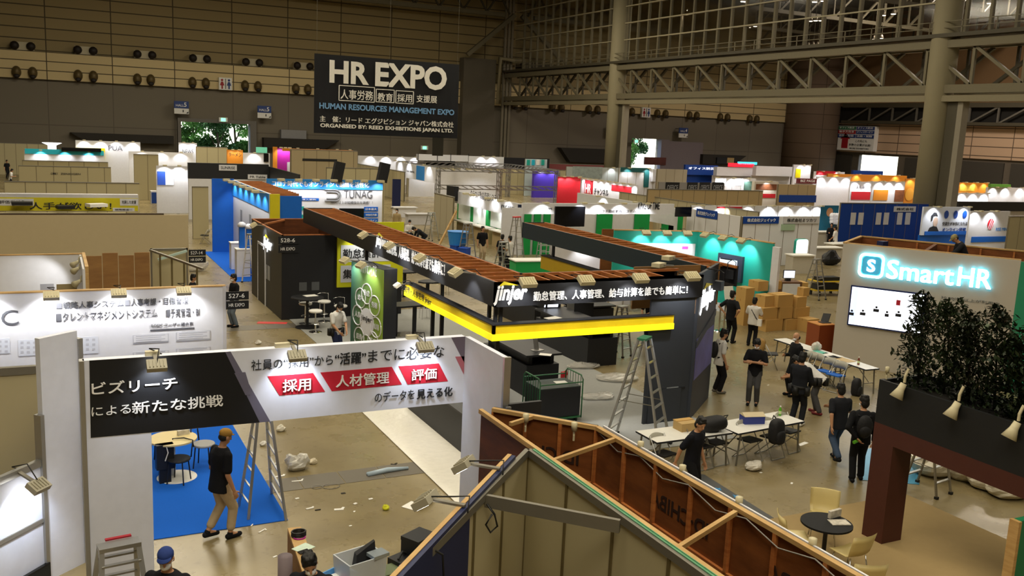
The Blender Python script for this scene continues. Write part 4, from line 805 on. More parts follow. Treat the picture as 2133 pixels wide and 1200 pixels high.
for k, (px, py) in enumerate(((765, 612), (752, 621), (781, 637), (746, 656), (784, 682), (749, 702), (764, 718), (778, 712))):
    u, v = GF.uv(px, py); rg = ring(GF, u, v, .27, .016, WHITE, gr); text(GF, ['勤怠', '給与', '労務', '人事', '採用', '経費', '契約', '予実'][k], u-.15, v-.06, .16, WHITE, rg, width=.3, d=.015)
ptext(GF, 'バックオフィスを', 752, 560+8, 786, 553, WHITE, gr); 
for px, py, lab in ((742, 541, 'floodlight on the green graphic panel, upper corner'), (776, 556, 'floodlight on the green graphic panel, beside the black beam')):
    u, v = GF.uv(px, py); flood(GF, u, 2.9, lab, 'floodlights on the green panel', .35, .45, 40, 90, 1.2, (1, 1, .9))
# furniture inside
def bar_table(c, r, label, h=1.0, stem=.05):
    t = thing('bar_table', label, 'table', (c[0], c[1], 0), 'black bar tables'); q = MB(); q.smooth = False; q.lathe([(r, h-.03), (r, h)], (c[0], c[1], 0), 28); q.to('table_top', BK, t); MB().lathe([(stem, .02), (stem, h-.03)], (c[0], c[1], 0), 12).to('stem', BK, t); MB().lathe([(r*.75, 0), (r*.72, .02), (.06, .03)], (c[0], c[1], 0), 24).to('base', BK, t); return t
def stool(c, label, group, h=.72, proto=[None], m=None, chrome=True):
    if proto[0]: return dup(proto[0], (c[0], c[1], 0), None, label)
    t = thing('bar_stool', label, 'stool', (0, 0, 0), group); q = MB(); q.smooth = True; q.lathe([(.2, h-.07), (.215, h-.05), (.215, h-.02), (.19, h)], (0, 0, 0), 20); q.to('seat', PAPER, t); MB().lathe([(.028, .03), (.022, h-.07)], (0, 0, 0), 10).to('stem', CHROME, t); q = MB(); q.smooth = True; q.lathe([(.22, 0), (.2, .02), (.04, .05)], (0, 0, 0), 20); q.to('base', CHROME, t)
    q = MB(); q.smooth = True; q.tube([(-.17, .14, h), (-.19, .2, h+.2), (0, .25, h+.22), (.19, .2, h+.2), (.17, .14, h)], .012, 6); q.to('back_rail', CHROME, t); q = MB(); q.tube([(.14*math.cos(a*math.pi/6), .14*math.sin(a*math.pi/6), .28) for a in range(12)], .01, 5, True); q.to('foot_ring', CHROME, t)
    proto[0] = t; t.location = (c[0], c[1], 0); return t
tb = G(640, 682); bar_table(tb, .52, 'black round bar table in front of the black box room'); 
PA_ = MB(); PA_.cbox((tb.x+.15, tb.y+.2, 1.0), .42, .3, .008, .2); tag(PA_.to('paper_sheet', PAPER), 'white paper sheet on the bar table by the black box room', 'paper')
for px, py, lab in ((636, 675, 'white seated bar stool beyond the black stem, by the box room'), (675, 670, 'white seated bar stool next to the box room wall, far side'), (657, 692, 'white seated bar stool standing in front of the bar table'), (709, 680, 'white seated bar stool behind the worker in the white shirt')): stool(G(px, py), lab, 'white bar stools')
def long_table(px, py, L, W, lab, rz=0, h=1.0):
    g = G(px, py); t = thing('bar_table', lab, 'table', (g.x, g.y, 0), 'black bar tables'); t.rotation_euler = (0, 0, rz); o = t.location
    pts = [(-L/2, 0), (-L*.42, -W*.32), (-L*.2, -W/2), (L/2, -W/2), (L/2, W/2), (-L*.2, W/2), (-L*.42, W*.32)]
    MB().prism([(a+o.x, b+o.y, h-.05) for a, b in pts], (0, 0, .05)).to('table_top', BK, t)
    for s in (-1, 1): MB().box(o.x+s*L*.22-.05, o.x+s*L*.22+.05, o.y-.05, o.y+.05, .02, h-.05).to('leg', BK, t)
    MB().lathe([(L*.42, 0), (L*.42, .015)], (o.x, o.y, 0), 24, 1, .55).to('base', CHROME, t); return t
long_table(843, 697, 1.5, .75, 'black bar table with rounded end below the yellow side beam', .1)
long_table(829, 618, 1.2, .7, 'black bar table behind the green graphic panel', .1); long_table(905, 640, 1.4, .7, 'black bar table in the middle of the black and yellow booth', .1)
for px, py, lab in ((884, 665, 'black seated high chair behind the rounded bar table'), (925, 615, 'black seated high chair near the corner posts')):
    g = G(px, py); t = thing('high_chair', lab, 'chair', (g.x, g.y, 0), 'black high chairs'); o = g; MB().lathe([(.2, .68), (.22, .72)], (o.x, o.y, 0), 16).to('seat', BK, t)
    for a in range(4): MB().tube([(o.x+.15*math.cos(a*1.57+.8), o.y+.15*math.sin(a*1.57+.8), .68), (o.x+.2*math.cos(a*1.57+.8), o.y+.2*math.sin(a*1.57+.8), 0)], .012, 6).to('leg', CHROME, t)
# black display counters
def counter(p0, p1, d, h, lab, shelf=True, dz=.28):
    """black counter with raised top: p0-p1 near long edge (viewer side), depth d away"""
    F = Face(p0, p1); t = thing('display_counter', lab, 'counter', (p0[0], p0[1], 0), 'black display counters'); q = MB(); F.box(q, 0, F.L, 0, h-dz, -d, 0); q.to('body', BK, t)
    q = MB(); F.box(q, -.05, F.L+.05, h-.05, h, -d-.05, .05); q.to('top', mat('counter_top', '#2b2c30', .45), t)
    for u in (.1, F.L-.2):
        q = MB(); F.box(q, u, u+.1, h-dz, h-.05, -d+.1, -.1); q.to('support', BK, t)
    q = MB(); F.box(q, .25, F.L-.25, h-dz, h-.06, -d*.6, -d*.55); q.to('glass_shelf', mat('smoked_glass', '#6f8a92', .15, .0, alpha=.6), t); return t
a = G(1094, 829); b = G(1162, 824); HC = 1.12
cA = G(1050, 800); counter((a.x, a.y), (b.x+.02, a.y), 2.6, 1.1, 'black counter with a tilted tablet stand, next to the white side panel')
a2 = G(1222, 765); b2 = G(1280, 760); counter((a2.x, a2.y), (b2.x+.05, a2.y), 3.2, 1.1, 'black counter nearer the tall stepladder, empty on top')
a3 = G(1112, 690); counter((a3.x, a3.y), (a3.x+.9, a3.y), 3.0, 1.1, 'black counter carrying a lit screen box behind the corner posts')
c3 = G(1140, 640, 1.1); t = thing('screen_box', 'black cube with a glowing slanted screen on the far counter', 'monitor', (c3.x, c3.y, 1.1)); MB().cbox((c3.x+.1, c3.y+.1, 1.1), .6, .5, .5, .15).to('cabinet', BK, t); MB().hexa([(c3.x-.2, c3.y-.17, 1.14), (c3.x+.26, c3.y-.22, 1.14), (c3.x+.26, c3.y-.2, 1.14), (c3.x-.2, c3.y-.15, 1.14), (c3.x-.1, c3.y-.17, 1.52), (c3.x+.3, c3.y-.22, 1.52), (c3.x+.3, c3.y-.2, 1.52), (c3.x-.1, c3.y-.15, 1.52)]).to('screen', GLOW, t)
g = G(1152, 663, 1.1); o = MB().cbox((g.x, g.y, 1.1), .5, .3, .012, .3).to('leaflet', PAPER); tag(o, 'white leaflets on the far black counter below the screen box', 'leaflet')
g = G(1118, 730, 1.1); t = thing('tablet_stand', 'silver tilted tablet stand on the black counter', 'stand', (g.x, g.y, 1.1)); MB().cbox((g.x+.02, g.y, 1.1), .3, .2, .015, .3).to('foot', ALU, t); MB().bar((g.x, g.y, 1.11), (g.x-.02, g.y+.08, 1.4), .22, .02, up=(1, 0, 0)).to('plate', ALU, t)
g = G(1136, 739, 1.1); o = MB().cbox((g.x, g.y, 1.1), .22, .3, .008, .9).to('leaflet', PAPER); tag(o, 'single white leaflet beside the silver tablet stand', 'leaflet')
for i, (px, py) in enumerate(((1200, 655), (1215, 662))):
    g = G(px, py, .9); t = thing('desktop_computer', ['silver backed desktop computer on the desk behind the yellow beam', 'dark desktop monitor beside the silver computer behind the yellow beam'][i], 'computer', (g.x, g.y, .9)); MB().cbox((g.x, g.y, .98), .62, .03, .4, -.3).to('display', ALU if i == 0 else BK, t); MB().cbox((g.x, g.y+.03, .9), .2, .18, .02, -.3).to('foot', ALU, t); MB().cbox((g.x, g.y+.04, .9), .06, .03, .16, -.3).to('neck', ALU, t)
g = G(1222, 690); counter((g.x-.6, g.y-.2), (g.x+.9, g.y-.2), .8, .9, 'low black desk with computers behind the yellow beam', dz=.1)
# green cage cart
a = G(1110, 878); t = thing('cage_cart', 'green framed cage cart with dark cover standing by the plywood wall', 'cart', (a.x, a.y, 0)); ox, oy = a.x-.05, a.y-.35; GRM = mat('green_steel', '#2d6a42', .4)
Lc, Wc, Hc = 1.12, .8, .95
MB().box(ox+.03, ox+Lc-.03, oy+.03, oy+Wc-.03, .15, Hc-.12).to('load', BK, t); MB().box(ox+.03, ox+Lc-.03, oy+.03, oy+Wc-.03, Hc-.12, Hc-.1).to('cover', mat('dark_cover', '#3a4644', .6), t); MB().box(ox, ox+Lc, oy, oy+Wc, .1, .14).to('deck', GRM, t)
for (sx, ex) in ((ox, 0), (ox+Lc, 1)):
    q = MB(); q.smooth = True; q.tube([(sx, oy, .1), (sx, oy, Hc+.06), (sx, oy+.08, Hc+.14), (sx, oy+Wc-.08, Hc+.14), (sx, oy+Wc, Hc+.06), (sx, oy+Wc, .1)], .018, 6); q.to('end_frame', GRM, t); q = MB()
    for i in range(6): q.tube([(sx, oy+.1+i*.12, .12), (sx, oy+.1+i*.12, Hc+.12)], .007, 5)
    q.to('end_grille', GRM, t)
q = MB(); q.tube([(ox, oy, Hc), (ox+Lc, oy, Hc)], .016, 6).tube([(ox, oy+Wc, Hc), (ox+Lc, oy+Wc, Hc)], .016, 6); q.to('top_rail', GRM, t)
for sx in (.1, Lc-.1):
    for sy in (.08, Wc-.08): MB().cbox((ox+sx, oy+sy, 0), .04, .1, .1).to('caster', RUB, t)
o = MB().cbox((ox+.78, oy+.42, Hc-.1), .3, .24, .006, -.1).to('paper_sheet', PAPER); tag(o, 'white paper lying on the green cage cart', 'paper')
# tall ladder
l0, l1, l2, l3 = G(1262, 898), G(1342, 946), G(1405, 965), G(1312, 905)
cc = (l0+l1+G(1402, 962)+G(1310, 893))/4
top = ATY(1345, 703, cc.y); hl = ZAT(1345, 705, cc)
stepladder((cc.x, cc.y), .62, hl, 'tall aluminium stepladder with green top in front of the dark tower', .62, .72, .34, cap=mat('ladder_green', '#2f7a5c', .45), rungs=7, rail=.07)
g = G(1290, 740); stepladder((g.x, g.y), .3, 1.5, 'thin dark stepladder standing behind the tall aluminium one', .3, .4, .25, rails=ALUD)
a, b = G(852, 851), G(957, 946); t = thing('bench_wall', 'long low black bench wall behind the arched sign along the carpet edge', 'bench', (a.x, b.y, 0)); xx = (a.x+b.x)/2; MB().box(xx, xx+.7, b.y-1.0, a.y, .021, .82).to('bench_side', BK, t); MB().box(xx-.02, xx+.72, b.y-1.0, a.y+.02, .82, .86).to('bench_top', mat('counter_top', '#2b2c30', .45), t)
# red-striped floor mat
a = G(567, 673); o = MB().cbox((a.x, a.y, 0), .95, .28, .01, -.35).to('warning_mat', mat('warning_red', '#d23a3a', .6)); tag(o, 'red striped warning strip on the floor by the black box room', 'floor mat')
o = MB()
# ================================================================ planter booth (bottom right)
XP, YP = 12.2, 10.5; ZP = ZAT(1842, 791, (XP, YP)); ZPB = ZAT(1829, 879, (XP, YP)); ZPC = ZAT(1826, 915, (XP, YP))
BRN = mat('brown_frame', '#4a241c', .5, var=.1); BKF = mat('fascia_black', '#17191b', .55)
t = thing('planter_booth', 'brown post and beam booth frame with black planter fascia on top', 'booth', (XP, YP, 0))
MB().box(XP, XP+.05, 5.5, YP, ZPB, ZP).box(XP+.05, XP+1.1, YP-.05, YP, ZPB, ZP).box(XP+1.05, XP+1.1, 5.5, YP-.05, ZPB, ZP).to('fascia', BKF, t, 'black planter fascia')
MB().box(XP, XP+1.1, 5.5, YP, ZPC, ZPB).to('beam', BRN, t, 'brown beam')
MB().box(XP, XP+.46, YP-.42, YP, 0, ZPC).to('post', BRN, t, 'brown square post')
MB().box(XP+.05, XP+1.05, 5.5, YP-.05, ZP-.16, ZP-.06).to('soil', mat('soil', '#14110d', .95), t)
for px, py, lab in ((1880, 803, 'cone spotlight on the black planter fascia, beside its corner'), (1993, 842, 'cone spotlight on the black planter fascia, second from its corner'), (2117, 884, 'cone spotlight on the black planter fascia, third from its corner')):
    p = ATX(px, py, XP-.05); cone_lamp((XP-.025, p.y, p.z+.03), (XP-.28, p.y+.1, p.z-.6), lab, 'cone spotlights on the planter fascia', 0, 1.0)
can_lamp((XP+.1, YP-.05, ZP), 'small cylinder work light standing on the planter corner', 'work lights along the plywood wall', 0, .7)
LEAFD = [mat('ficus_leaf_%d' % i, c, .5, var=.3, scale=4) for i, c in enumerate(('#1d2a17', '#24331a', '#18230f'))]
rnd = random.Random(11)
for i, (px, py, dy) in enumerate(((1913, 612, .35), (1975, 628, .85), (2008, 655, 1.3), (2062, 640, 1.75), (2100, 700, 2.2), (2131, 672, 2.65), (2128, 720, 3.1))):
    c = V((XP+.5, YP-dy, ZP-.1)); top = ZAT(px, py, c); h = max(1.0, min(top-c.z, 1.75))
    d_ = ray(px, py); tt = math.hypot(c.x, c.y)/math.hypot(d_.x, d_.y); tip = EYE+d_*tt; tip = V((c.x+(tip.x-c.x)*.6, c.y+(tip.y-c.y)*.6, c.z+h))
    t = thing('potted_tree', ['first dark leafy tree in the planter, beside the corner lamp', 'second dark leafy tree from the planter corner', 'third dark leafy tree from the planter corner', 'fourth dark leafy tree from the planter corner', 'fifth dark leafy tree from the planter corner', 'sixth dark leafy tree from the planter corner', 'last dark leafy tree at the cut-off end of the planter'][i], 'tree', c, 'trees in the black planter')
    q = MB(); q.smooth = True; q.tube([c, c.lerp(tip, .5)+V((.02, 0, 0)), tip], [.022, .015, .006], 6)
    for _ in range(9):
        f = rnd.uniform(.15, .8); a = rnd.uniform(0, 6.3); q.tube([c.lerp(tip, f), c.lerp(tip, f)+V((math.cos(a)*.22, math.sin(a)*.22, .2))], [.008, .004], 5)
    q.to('trunk', mat('young_trunk', '#2d2016', .8), t); q = MB()
    for k in range(40):
        f = .04+.96*k/40; r = (.15+.3*(1-f)**.8)*rnd.uniform(.8, 1.2); a = rnd.uniform(0, 6.3); p = c.lerp(tip, f)+V((math.cos(a), math.sin(a), 0))*r*rnd.uniform(.2, .75)
        leaf_cloud(q, p, (r*.8, r*.8, .13), 42, .045, rnd)
    q.to('foliage', LEAFD[i % 3], t)
cn = G(1883, 1034); o = MB().box(XB+.1, cn.x, 3.5, cn.y, 0, .06).to('booth_floor', mat('beige_carpet', '#9a855e', .95, var=.06, scale=8, spec=.1)); tag(o, 'beige carpeted raised floor under the planter booth', 'booth floor')
# round black table, chairs, magazines
g = G(1722, 1088, .78); tb = (g.x, g.y); rr = (G(1775, 1091, .78)-g).length
t = thing('round_table', 'round black table with spread magazines on the beige floor', 'table', (g.x, g.y, .06)); MB().lathe([(rr, .75), (rr, .78)], (g.x, g.y, 0), 32).to('table_top', mat('table_black', '#0f1115', .6, spec=.2), t); MB().lathe([(.035, .08), (.035, .75)], (g.x, g.y, 0), 12).to('stem', BK, t); MB().lathe([(.26, .06), (.25, .08), (.05, .1)], (g.x, g.y, 0), 20).to('base', BK, t)
CREAM = mat('cream_plastic', '#cdbb80', .4)
def shell_chair(c, rz, lab, proto=[None]):
    if proto[0]: return dup(proto[0], (c[0], c[1], .06), rz, lab)
    t = thing('shell_chair', lab, 'chair', (0, 0, 0), 'cream shell chairs'); q = MB(); q.smooth = True
    vs = []; n = 9; m_ = 8
    for j in range(m_):
        f = j/(m_-1)
        y = .22-.42*min(1, f/.55) if f < .55 else -.2-.09*(f-.55)/.45; z = .45+.0*f if f < .5 else .45+.38*((f-.5)/.5)**1.1
        for i in range(n):
            a = -1+2*i/(n-1); w_ = .22 if f < .6 else .22+.02*f; vs.append((a*w_, y+(.05*a*a if f > .5 else 0), z+.02*a*a*(1 if f < .5 else 0)))
    fs = [(j*n+i, j*n+i+1, (j+1)*n+i+1, (j+1)*n+i) for j in range(m_-1) for i in range(n-1)]
    k = len(vs); vs += [(x, y+.012, z-.014) for x, y, z in vs]; fs += [tuple(k+i for i in f)[::-1] for f in fs]
    for j in range(m_-1):
        for i in (0, n-1): fs.append((j*n+i, (j+1)*n+i, k+(j+1)*n+i, k+j*n+i))
    for i in range(n-1):
        for j in (0, m_-1): fs.append((j*n+i, j*n+i+1, k+j*n+i+1, k+j*n+i))
    q.add(vs, fs); q.to('seat_shell', CREAM, t)
    for sx in (-1, 1):
        for sy, y0 in ((1, .16), (-1, -.14)):
            q = MB(); q.smooth = True; q.tube([(sx*.16, y0, .44), (sx*.21, y0+sy*.06, 0)], .011, 6); q.to('leg', CHROME, t)
    proto[0] = t; t.location = (c[0], c[1], .06); t.rotation_euler = (0, 0, rz); return t
for px, py, lab in ((1716, 1076, 'cream shell chair beyond the round black table'), (1655, 1120, 'cream shell chair beside the plywood wall at the black table'), (1772, 1152, 'cream shell chair between the black table and the brown post'), (1800, 1212, 'cream shell chair cut off below the black table')):
    c = G(px, py, .5) if px != 1800 else G(1795, 1212, .5); d_ = V((tb[0]-c.x, tb[1]-c.y)); shell_chair((c.x, c.y), math.atan2(-d_.x, d_.y), lab)
for px, py, rz, lab in ((1738, 1077, .4, 'upright photo card standing on the round black table'), (1748, 1089, -.35, 'open magazine lying on the round black table')):
    g = G(px, py, .78); q = MB(); q.cbox((g.x, g.y, .78), .3, .2, .012, rz) if 'open' in lab else q.cbox((g.x, g.y, .78), .26, .05, .12, rz-.3); o = q.to('magazine', mat('printed_page', '#c9c3b6', .5, var=.6, scale=14)); tag(o, lab, 'magazine')
# green panel at the picture's edge
g = ATY(2112, 1185, 7.3); t = thing('green_partition', 'green partition with pale wooden edge cut off beyond the brown post', 'partition', (g.x, 7.3, 0)); MB().box(g.x, g.x+1.2, 7.3, 7.4, .9, ZPC-.02).to('upper_board', mat('deep_green', '#1f7a52', .5), t); MB().box(g.x, g.x+1.2, 7.3, 7.4, 0, .9).to('lower_board', mat('dark_green', '#12382b', .5), t, 'dark green lower board'); MB().box(g.x-.06, g.x, 7.28, 7.42, 0, ZPC-.02).to('edge_batten', PINE, t)
# behind the post: ladder, wrapped rolls, blue sheet
a, b, c_, d_ = G(1795, 935), G(1905, 935), G(1915, 1010), G(1790, 1000)
o = MB().prism([(p.x, p.y, 0) for p in (d_, c_, b, a)], (0, 0, .008)).to('blue_sheet', mat('blue_plastic_sheet', '#4f93b8', .2, var=.2, scale=3, spec=.7)); tag(o, 'blue plastic sheet on the floor behind the brown post', 'plastic sheet')
g = G(1930, 1022); stepladder((g.x, g.y), .15, 1.35, 'weathered short stepladder behind the brown beam', .35, .5, .4, rails=mat('worn_aluminium', '#8b8472', .5, .4))
WRAP = mat('cloudy_plastic_wrap', '#cfc8b4', .3, var=.25, scale=7, bump=.4, spec=.6)
for i, (px, py, r, lab) in enumerate(((1950, 1000, (.55, .4, .32), 'large plastic wrapped bundle behind the short stepladder'), (2010, 1010, (.5, .42, .4), 'round plastic wrapped bundle in the middle of the heap'), (2062, 1030, (.45, .35, .22), 'flat plastic wrapped bundle next to the round one'), (2108, 1048, (.5, .4, .25), 'plastic wrapped bundle at the green partition end'))):
    g = G(px, py); blob((g.x+.3, g.y+.3, 0), r, WRAP, 'wrapped_bundle', lab, 'bundle', i+5, 18, .3, 'plastic wrapped bundles').data.polygons.foreach_set('use_smooth', [True]*0) if False else blob((g.x+.3, g.y+.3, 0), r, WRAP, 'wrapped_bundle', lab, 'bundle', i+5, 18, .3, 'plastic wrapped bundles')
# ================================================================ the pale wall with the glowing logo
ZW = 3.69; wa, wb_ = G(1757, 507, ZW), G(2127, 543, ZW); SF = Face(wa, wb_)
PALE = mat('pale_grey_wall', '#bdb6aa', .7, var=.02)
t = thing('exhibition_booth', 'pale grey angled wall with glowing cyan lit logo and a big screen', 'booth', (wa.x, wa.y, 0))
q = MB(); SF.box(q, 0, SF.L, 0, ZW, -.15, 0); sw = q.to('front_wall', PALE, t)
k0 = G(1806, 488, ZW); SB = Face(k0, SF.p(SF.L, 0)+(k0-SF.p(0, 0))); dpt = (k0-SF.p(0, 0)).dot(-SF.N); q = MB(); SF.box(q, .0, .06, 0, ZW, -2.6, -.15); SF.box(q, 0, SF.L, 0, ZW-.0, -2.66, -2.6); q.to('plywood_back', PLY, t)
q = MB(); SF.box(q, -.02, .08, ZW, ZW+.04, -2.7, 0); SF.box(q, 0, SF.L, ZW, ZW+.04, -2.68, -2.58); SF.box(q, 0, SF.L, ZW, ZW+.025, -.15, -.05); q.to('top_batten', PINE, t)
for i in range(6):
    q = MB(); u = .8+i*.9; SF.box(q, u, u+.05, 0, ZW-.02, -2.58, -2.52); q.to('stud', REDWOOD, t)
q = MB(); SF.box(q, 2.2, 2.3, 1, ZW, -2.55, -.15); SF.box(q, 2.2, SF.L, ZW-.5, ZW-.45, -2.55, -2.5); q.to('brace', PLYD, t)
LOGO = mat('logo_face_glow', '#ffffff', .4, emit=1.5); HALO = mat('logo_halo_glow', '#35e0ff', .4, emit=4.0)
u0, v0 = SF.uv(1846, 579); u1, v1 = SF.uv(2069, 566)
for mm, bo, d0 in ((HALO, .05, .02), (LOGO, .05, .07)): (text(SF, 'Smart', u0, v0, .56, mm, sw, width=SF.uv(1990, 566)[0]-u0, bold=bo, d=d0, ext=.03), text(SF, 'HR', SF.uv(1995, 580)[0], v0+.02, .54, mm, sw, width=u1-SF.uv(1995, 580)[0], bold=bo, d=d0, ext=.03))
uc, vc = SF.uv(1816, 553); rad = .36
def rrect(u, v, w_, r, n=6):
    pts = []
    for (sx, sy, a0) in ((1, 1, 0), (-1, 1, 90), (-1, -1, 180), (1, -1, 270)):
        for i in range(n+1):
            a = R(a0+90*i/n); pts.append((u+sx*(w_-r)+r*math.cos(a), v+sy*(w_-r)+r*math.sin(a)))
    return pts
q = MB(); po = rrect(uc, vc, rad, .16); pi_ = rrect(uc, vc, rad-.075, .11); n = len(po); vs = [SF.p(u, v, .1) for u, v in po]+[SF.p(u, v, .1) for u, v in pi_]+[SF.p(u, v, .07) for u, v in po]+[SF.p(u, v, .07) for u, v in pi_]
fs = []
for i in range(n):
    j = (i+1) % n; fs += [(i, j, n+j, n+i), (2*n+j, 2*n+i, 3*n+i, 3*n+j), (j, i, 2*n+i, 2*n+j), (n+i, n+j, 3*n+j, 3*n+i)]
q.add(vs, fs); q.to('logo_ring', LOGO, sw); q = MB(); SF.poly(q, rrect(uc, vc, rad-.01, .15), .02, .05); q.to('logo_halo', HALO, sw)
q = MB(); SF.poly(q, rrect(uc, vc, rad-.09, .12), .05, .075); q.to('logo_field', mat('logo_blue_field', '#3f9fc0', .4, emit=.6), sw); text(SF, 'S', uc-.12, vc-.19, .38, LOGO, sw, width=.24, bold=.03, d=.08, ext=.03)  # small glow added to the field, which no lamp reaches
u0, v0 = SF.uv(1765, 676); u1, v1 = SF.uv(1931, 612)
t2 = thing('wall_screen', 'large lit screen on the pale angled wall showing small seated figures', 'screen', SF.p(u0, v0, .02)); q = MB(); SF.box(q, u0, u1, v0, v1, 0.005, .07); q.to('bezel', mat('screen_bezel', '#1b2a5e', .3), t2); q = MB(); SF.box(q, u0+.04, u1-.04, v0+.04, v1-.04, .07, .074); sc_ = q.to('display', mat('screen_white_glow', '#eef2ff', .3, emit=1.7), t2)
q = MB()
for (px, py, r_) in ((1798, 652, 1), (1826, 645, 1), (1848, 655, .7), (1872, 655, 1), (1775, 652, .8)):
    u, v = SF.uv(px, py); SF.box(q, u-.08*r_, u+.08*r_, v-.06, v+.03, .074, .077); SF.box(q, u-.03, u+.03, v+.05, v+.11, .074, .077)
q.to('pictogram', INK, t2); q = MB(); SF.pbox(q, 1867, 635, 1877, 625, .074, .078); q.to('red_card', REDINK, t2); q = MB(); SF.box(q, u0+.05, u0+.22, v0+.05, v1-.05, .074, .0755); q.to('side_bar', mat('screen_side', '#c8dcff', .3, emit=1.2), t2)
GS = mat('wall_grey_text', '#6a6862', .6)
ptext(SF, '30,000社以上が利用中', 1960, 622, 2082, 630, GS, sw); 
u, v = SF.uv(1985, 646); text(SF, '3年連続シェアNo.1', u, v-.1, .17, GS, sw, width=1.25); text(SF, '人事・労務', u+.1, v-.42, .17, mat('wall_green_text', '#9ab89a', .6), sw, width=.9)
e = SF.p(SF.L, 0); gf = Face(e, (e.x+1.6, e.y-2.6)); q = MB(); gf.box(q, 0, gf.L, 0, ZW-.03, -.1, 0); q.to('green_end_wall', mat('booth_green', '#2a8c68', .5), t)
MB().cbox((SF.p(1.05, 0, -.3).x, SF.p(1.05, 0, -.3).y, ZW-.05), .28, .2, .2, .2).to('speaker_box', NAVY, t)
# orange-brown reception desk against the wall with laptop
g = G(1722, 742); t = thing('reception_desk', 'orange-brown box desk beside the pale wall edge', 'desk', (g.x, g.y, 0)); MB().cbox((g.x, g.y+.35, 0), .62, .6, .98, -.1).to('cabinet', mat('orange_brown', '#8a4522', .6), t); MB().cbox((g.x, g.y+.35, .98), .64, .62, .025, -.1).to('desk_top', mat('orange_top', '#c98a45', .5), t)
g2 = (g.x+.12, g.y+.35); t = thing('laptop', 'open black laptop on the orange-brown desk', 'laptop', (g2[0], g2[1], 1.005)); MB().cbox((g2[0], g2[1], 1.005), .34, .24, .02, -.2).to('keyboard', BK, t); MB().bar((g2[0]+.1, g2[1]+.1, 1.02), (g2[0]+.22, g2[1]+.14, 1.26), .02, .3, up=(0, 1, 0)).to('display', BK, t)
# ================================================================ white folding tables, chairs, clutter
TW = mat('table_white', '#e2e1dc', .4)
r0, r1, r2, r3 = G(1528, 903, .72), G(1666, 877, .72), G(1617, 859, .72), G(1507, 880, .72); rz1 = math.atan2(r1.y-r0.y, r1.x-r0.x); c1 = (r0+r1+r2+r3)/4
tb1 = folding_table((c1.x, c1.y), (r1-r0).length, .75, rz1, 'white folding table with the blue carton and green bottle', 'white folding tables by the tower')
l0, l1, l2 = G(1368, 922, .72), G(1527, 901, .72), G(1338, 898, .72); rz2 = math.atan2(l1.y-l0.y, l1.x-l0.x); c2 = (l0+l1)/2+V((-math.sin(rz2), math.cos(rz2), 0))*.37; c2 = c2+V((math.cos(rz2), math.sin(rz2), 0))*-.0
folding_table((c2.x, c2.y), (l1-l0).length-.02, .74, rz2, 'white folding table next to the tall stepladder with the black backpack', 'white folding tables by the tower')
for px, py, dr, lab in ((1386, 1002, .3, 'folding chair with black seat half hidden by the tall stepladder'), (1462, 985, .1, 'folding chair with black seat behind the blurred walker'), (1495, 976, 0, 'folding chair with black seat under the black backpack'), (1565, 970, .05, 'folding chair with black seat, white bag underneath'), (1612, 963, .1, 'folding chair with black seat holding a backpack'), (1645, 950, .25, 'folding chair with black seat at the free table end')):
    g = G(px, py-8); folding_chair((g.x, g.y+.12), math.pi+rz1+dr*.4, lab, 'folding chairs along the white tables', BLACK)
def backpack(c, rz, lab, s=1.0, lying=False, m_=None):
    t = thing('backpack', lab, 'backpack', c); m_ = m_ or mat('backpack_black', '#15161a', .7, bump=.3, scale=20); q = MB(); q.smooth = True
    mm = Matrix.Rotation(rz, 3, 'Z') @ (Matrix.Rotation(R(80), 3, 'X') if lying else Matrix.Identity(3)); z0 = .13*s if lying else .24*s
    q.ball(V(c)+V((0, 0, z0)), (.17*s, .12*s, .26*s), 14, mm, .62); q.v = [V((p.x, p.y, max(p.z, c[2]+.002))) for p in q.v]; q.to('bag_body', m_, t); q = MB(); q.smooth = True; q.ball(V(c)+V((0, 0, z0*.8))+mm @ V((0, -.1*s, -.05*s)), (.13*s, .06*s, .14*s), 12, mm, .62); q.v = [V((p.x, p.y, max(p.z, c[2]+.002))) for p in q.v]; q.to('front_pocket', m_, t)
    q = MB(); q.tube([V(c)+V((0, 0, z0))+mm @ V((-.05*s, .08*s, .24*s)), V(c)+V((0, 0, z0))+mm @ V((0, .1*s, .3*s)), V(c)+V((0, 0, z0))+mm @ V((.05*s, .08*s, .24*s))], .012, 6); q.to('handle', RUB, t); return t
g = G(1483, 897, .72); backpack((g.x, g.y, .72), 1.3, 'black backpack lying on the white table near the tall stepladder', 1.15, True)
g = G(1616, 912, .62); backpack((g.x+.05, g.y+.05, .48), .2, 'black backpack sitting on a folding chair at the white table', 1.05)
g = G(1428, 894, .72); t = thing('open_box', 'tan open carton on the white table behind the blurred walker', 'box', (g.x, g.y, .72)); MB().cbox((g.x, g.y, .72), .42, .3, .17, rz2).to('body', mat('tan_board', '#b79a66', .7), t); MB().cbox((g.x, g.y+.1, .89), .42, .14, .012, rz2).to('flap', CARDB, t)
g = G(1566, 880, .72); t = thing('printed_carton', 'blue and white printed carton with raised lid on the white table', 'box', (g.x, g.y, .72)); MB().cbox((g.x, g.y, .72), .46, .26, .16, rz1-.35).to('body', mat('print_blue', '#36428f', .5), t); ca, sa = math.cos(rz1-.35), math.sin(rz1-.35)
MB().prism([(g.x+ca*-.24-sa*-.14, g.y+sa*-.24+ca*-.14, .885), (g.x+ca*-.24-sa*.14, g.y+sa*-.24+ca*.14, .885), (g.x+ca*-.24, g.y+sa*-.24, .95)], (ca*.48, sa*.48, 0)).to('lid', mat('carton_pale', '#cdbf9e', .6), t)
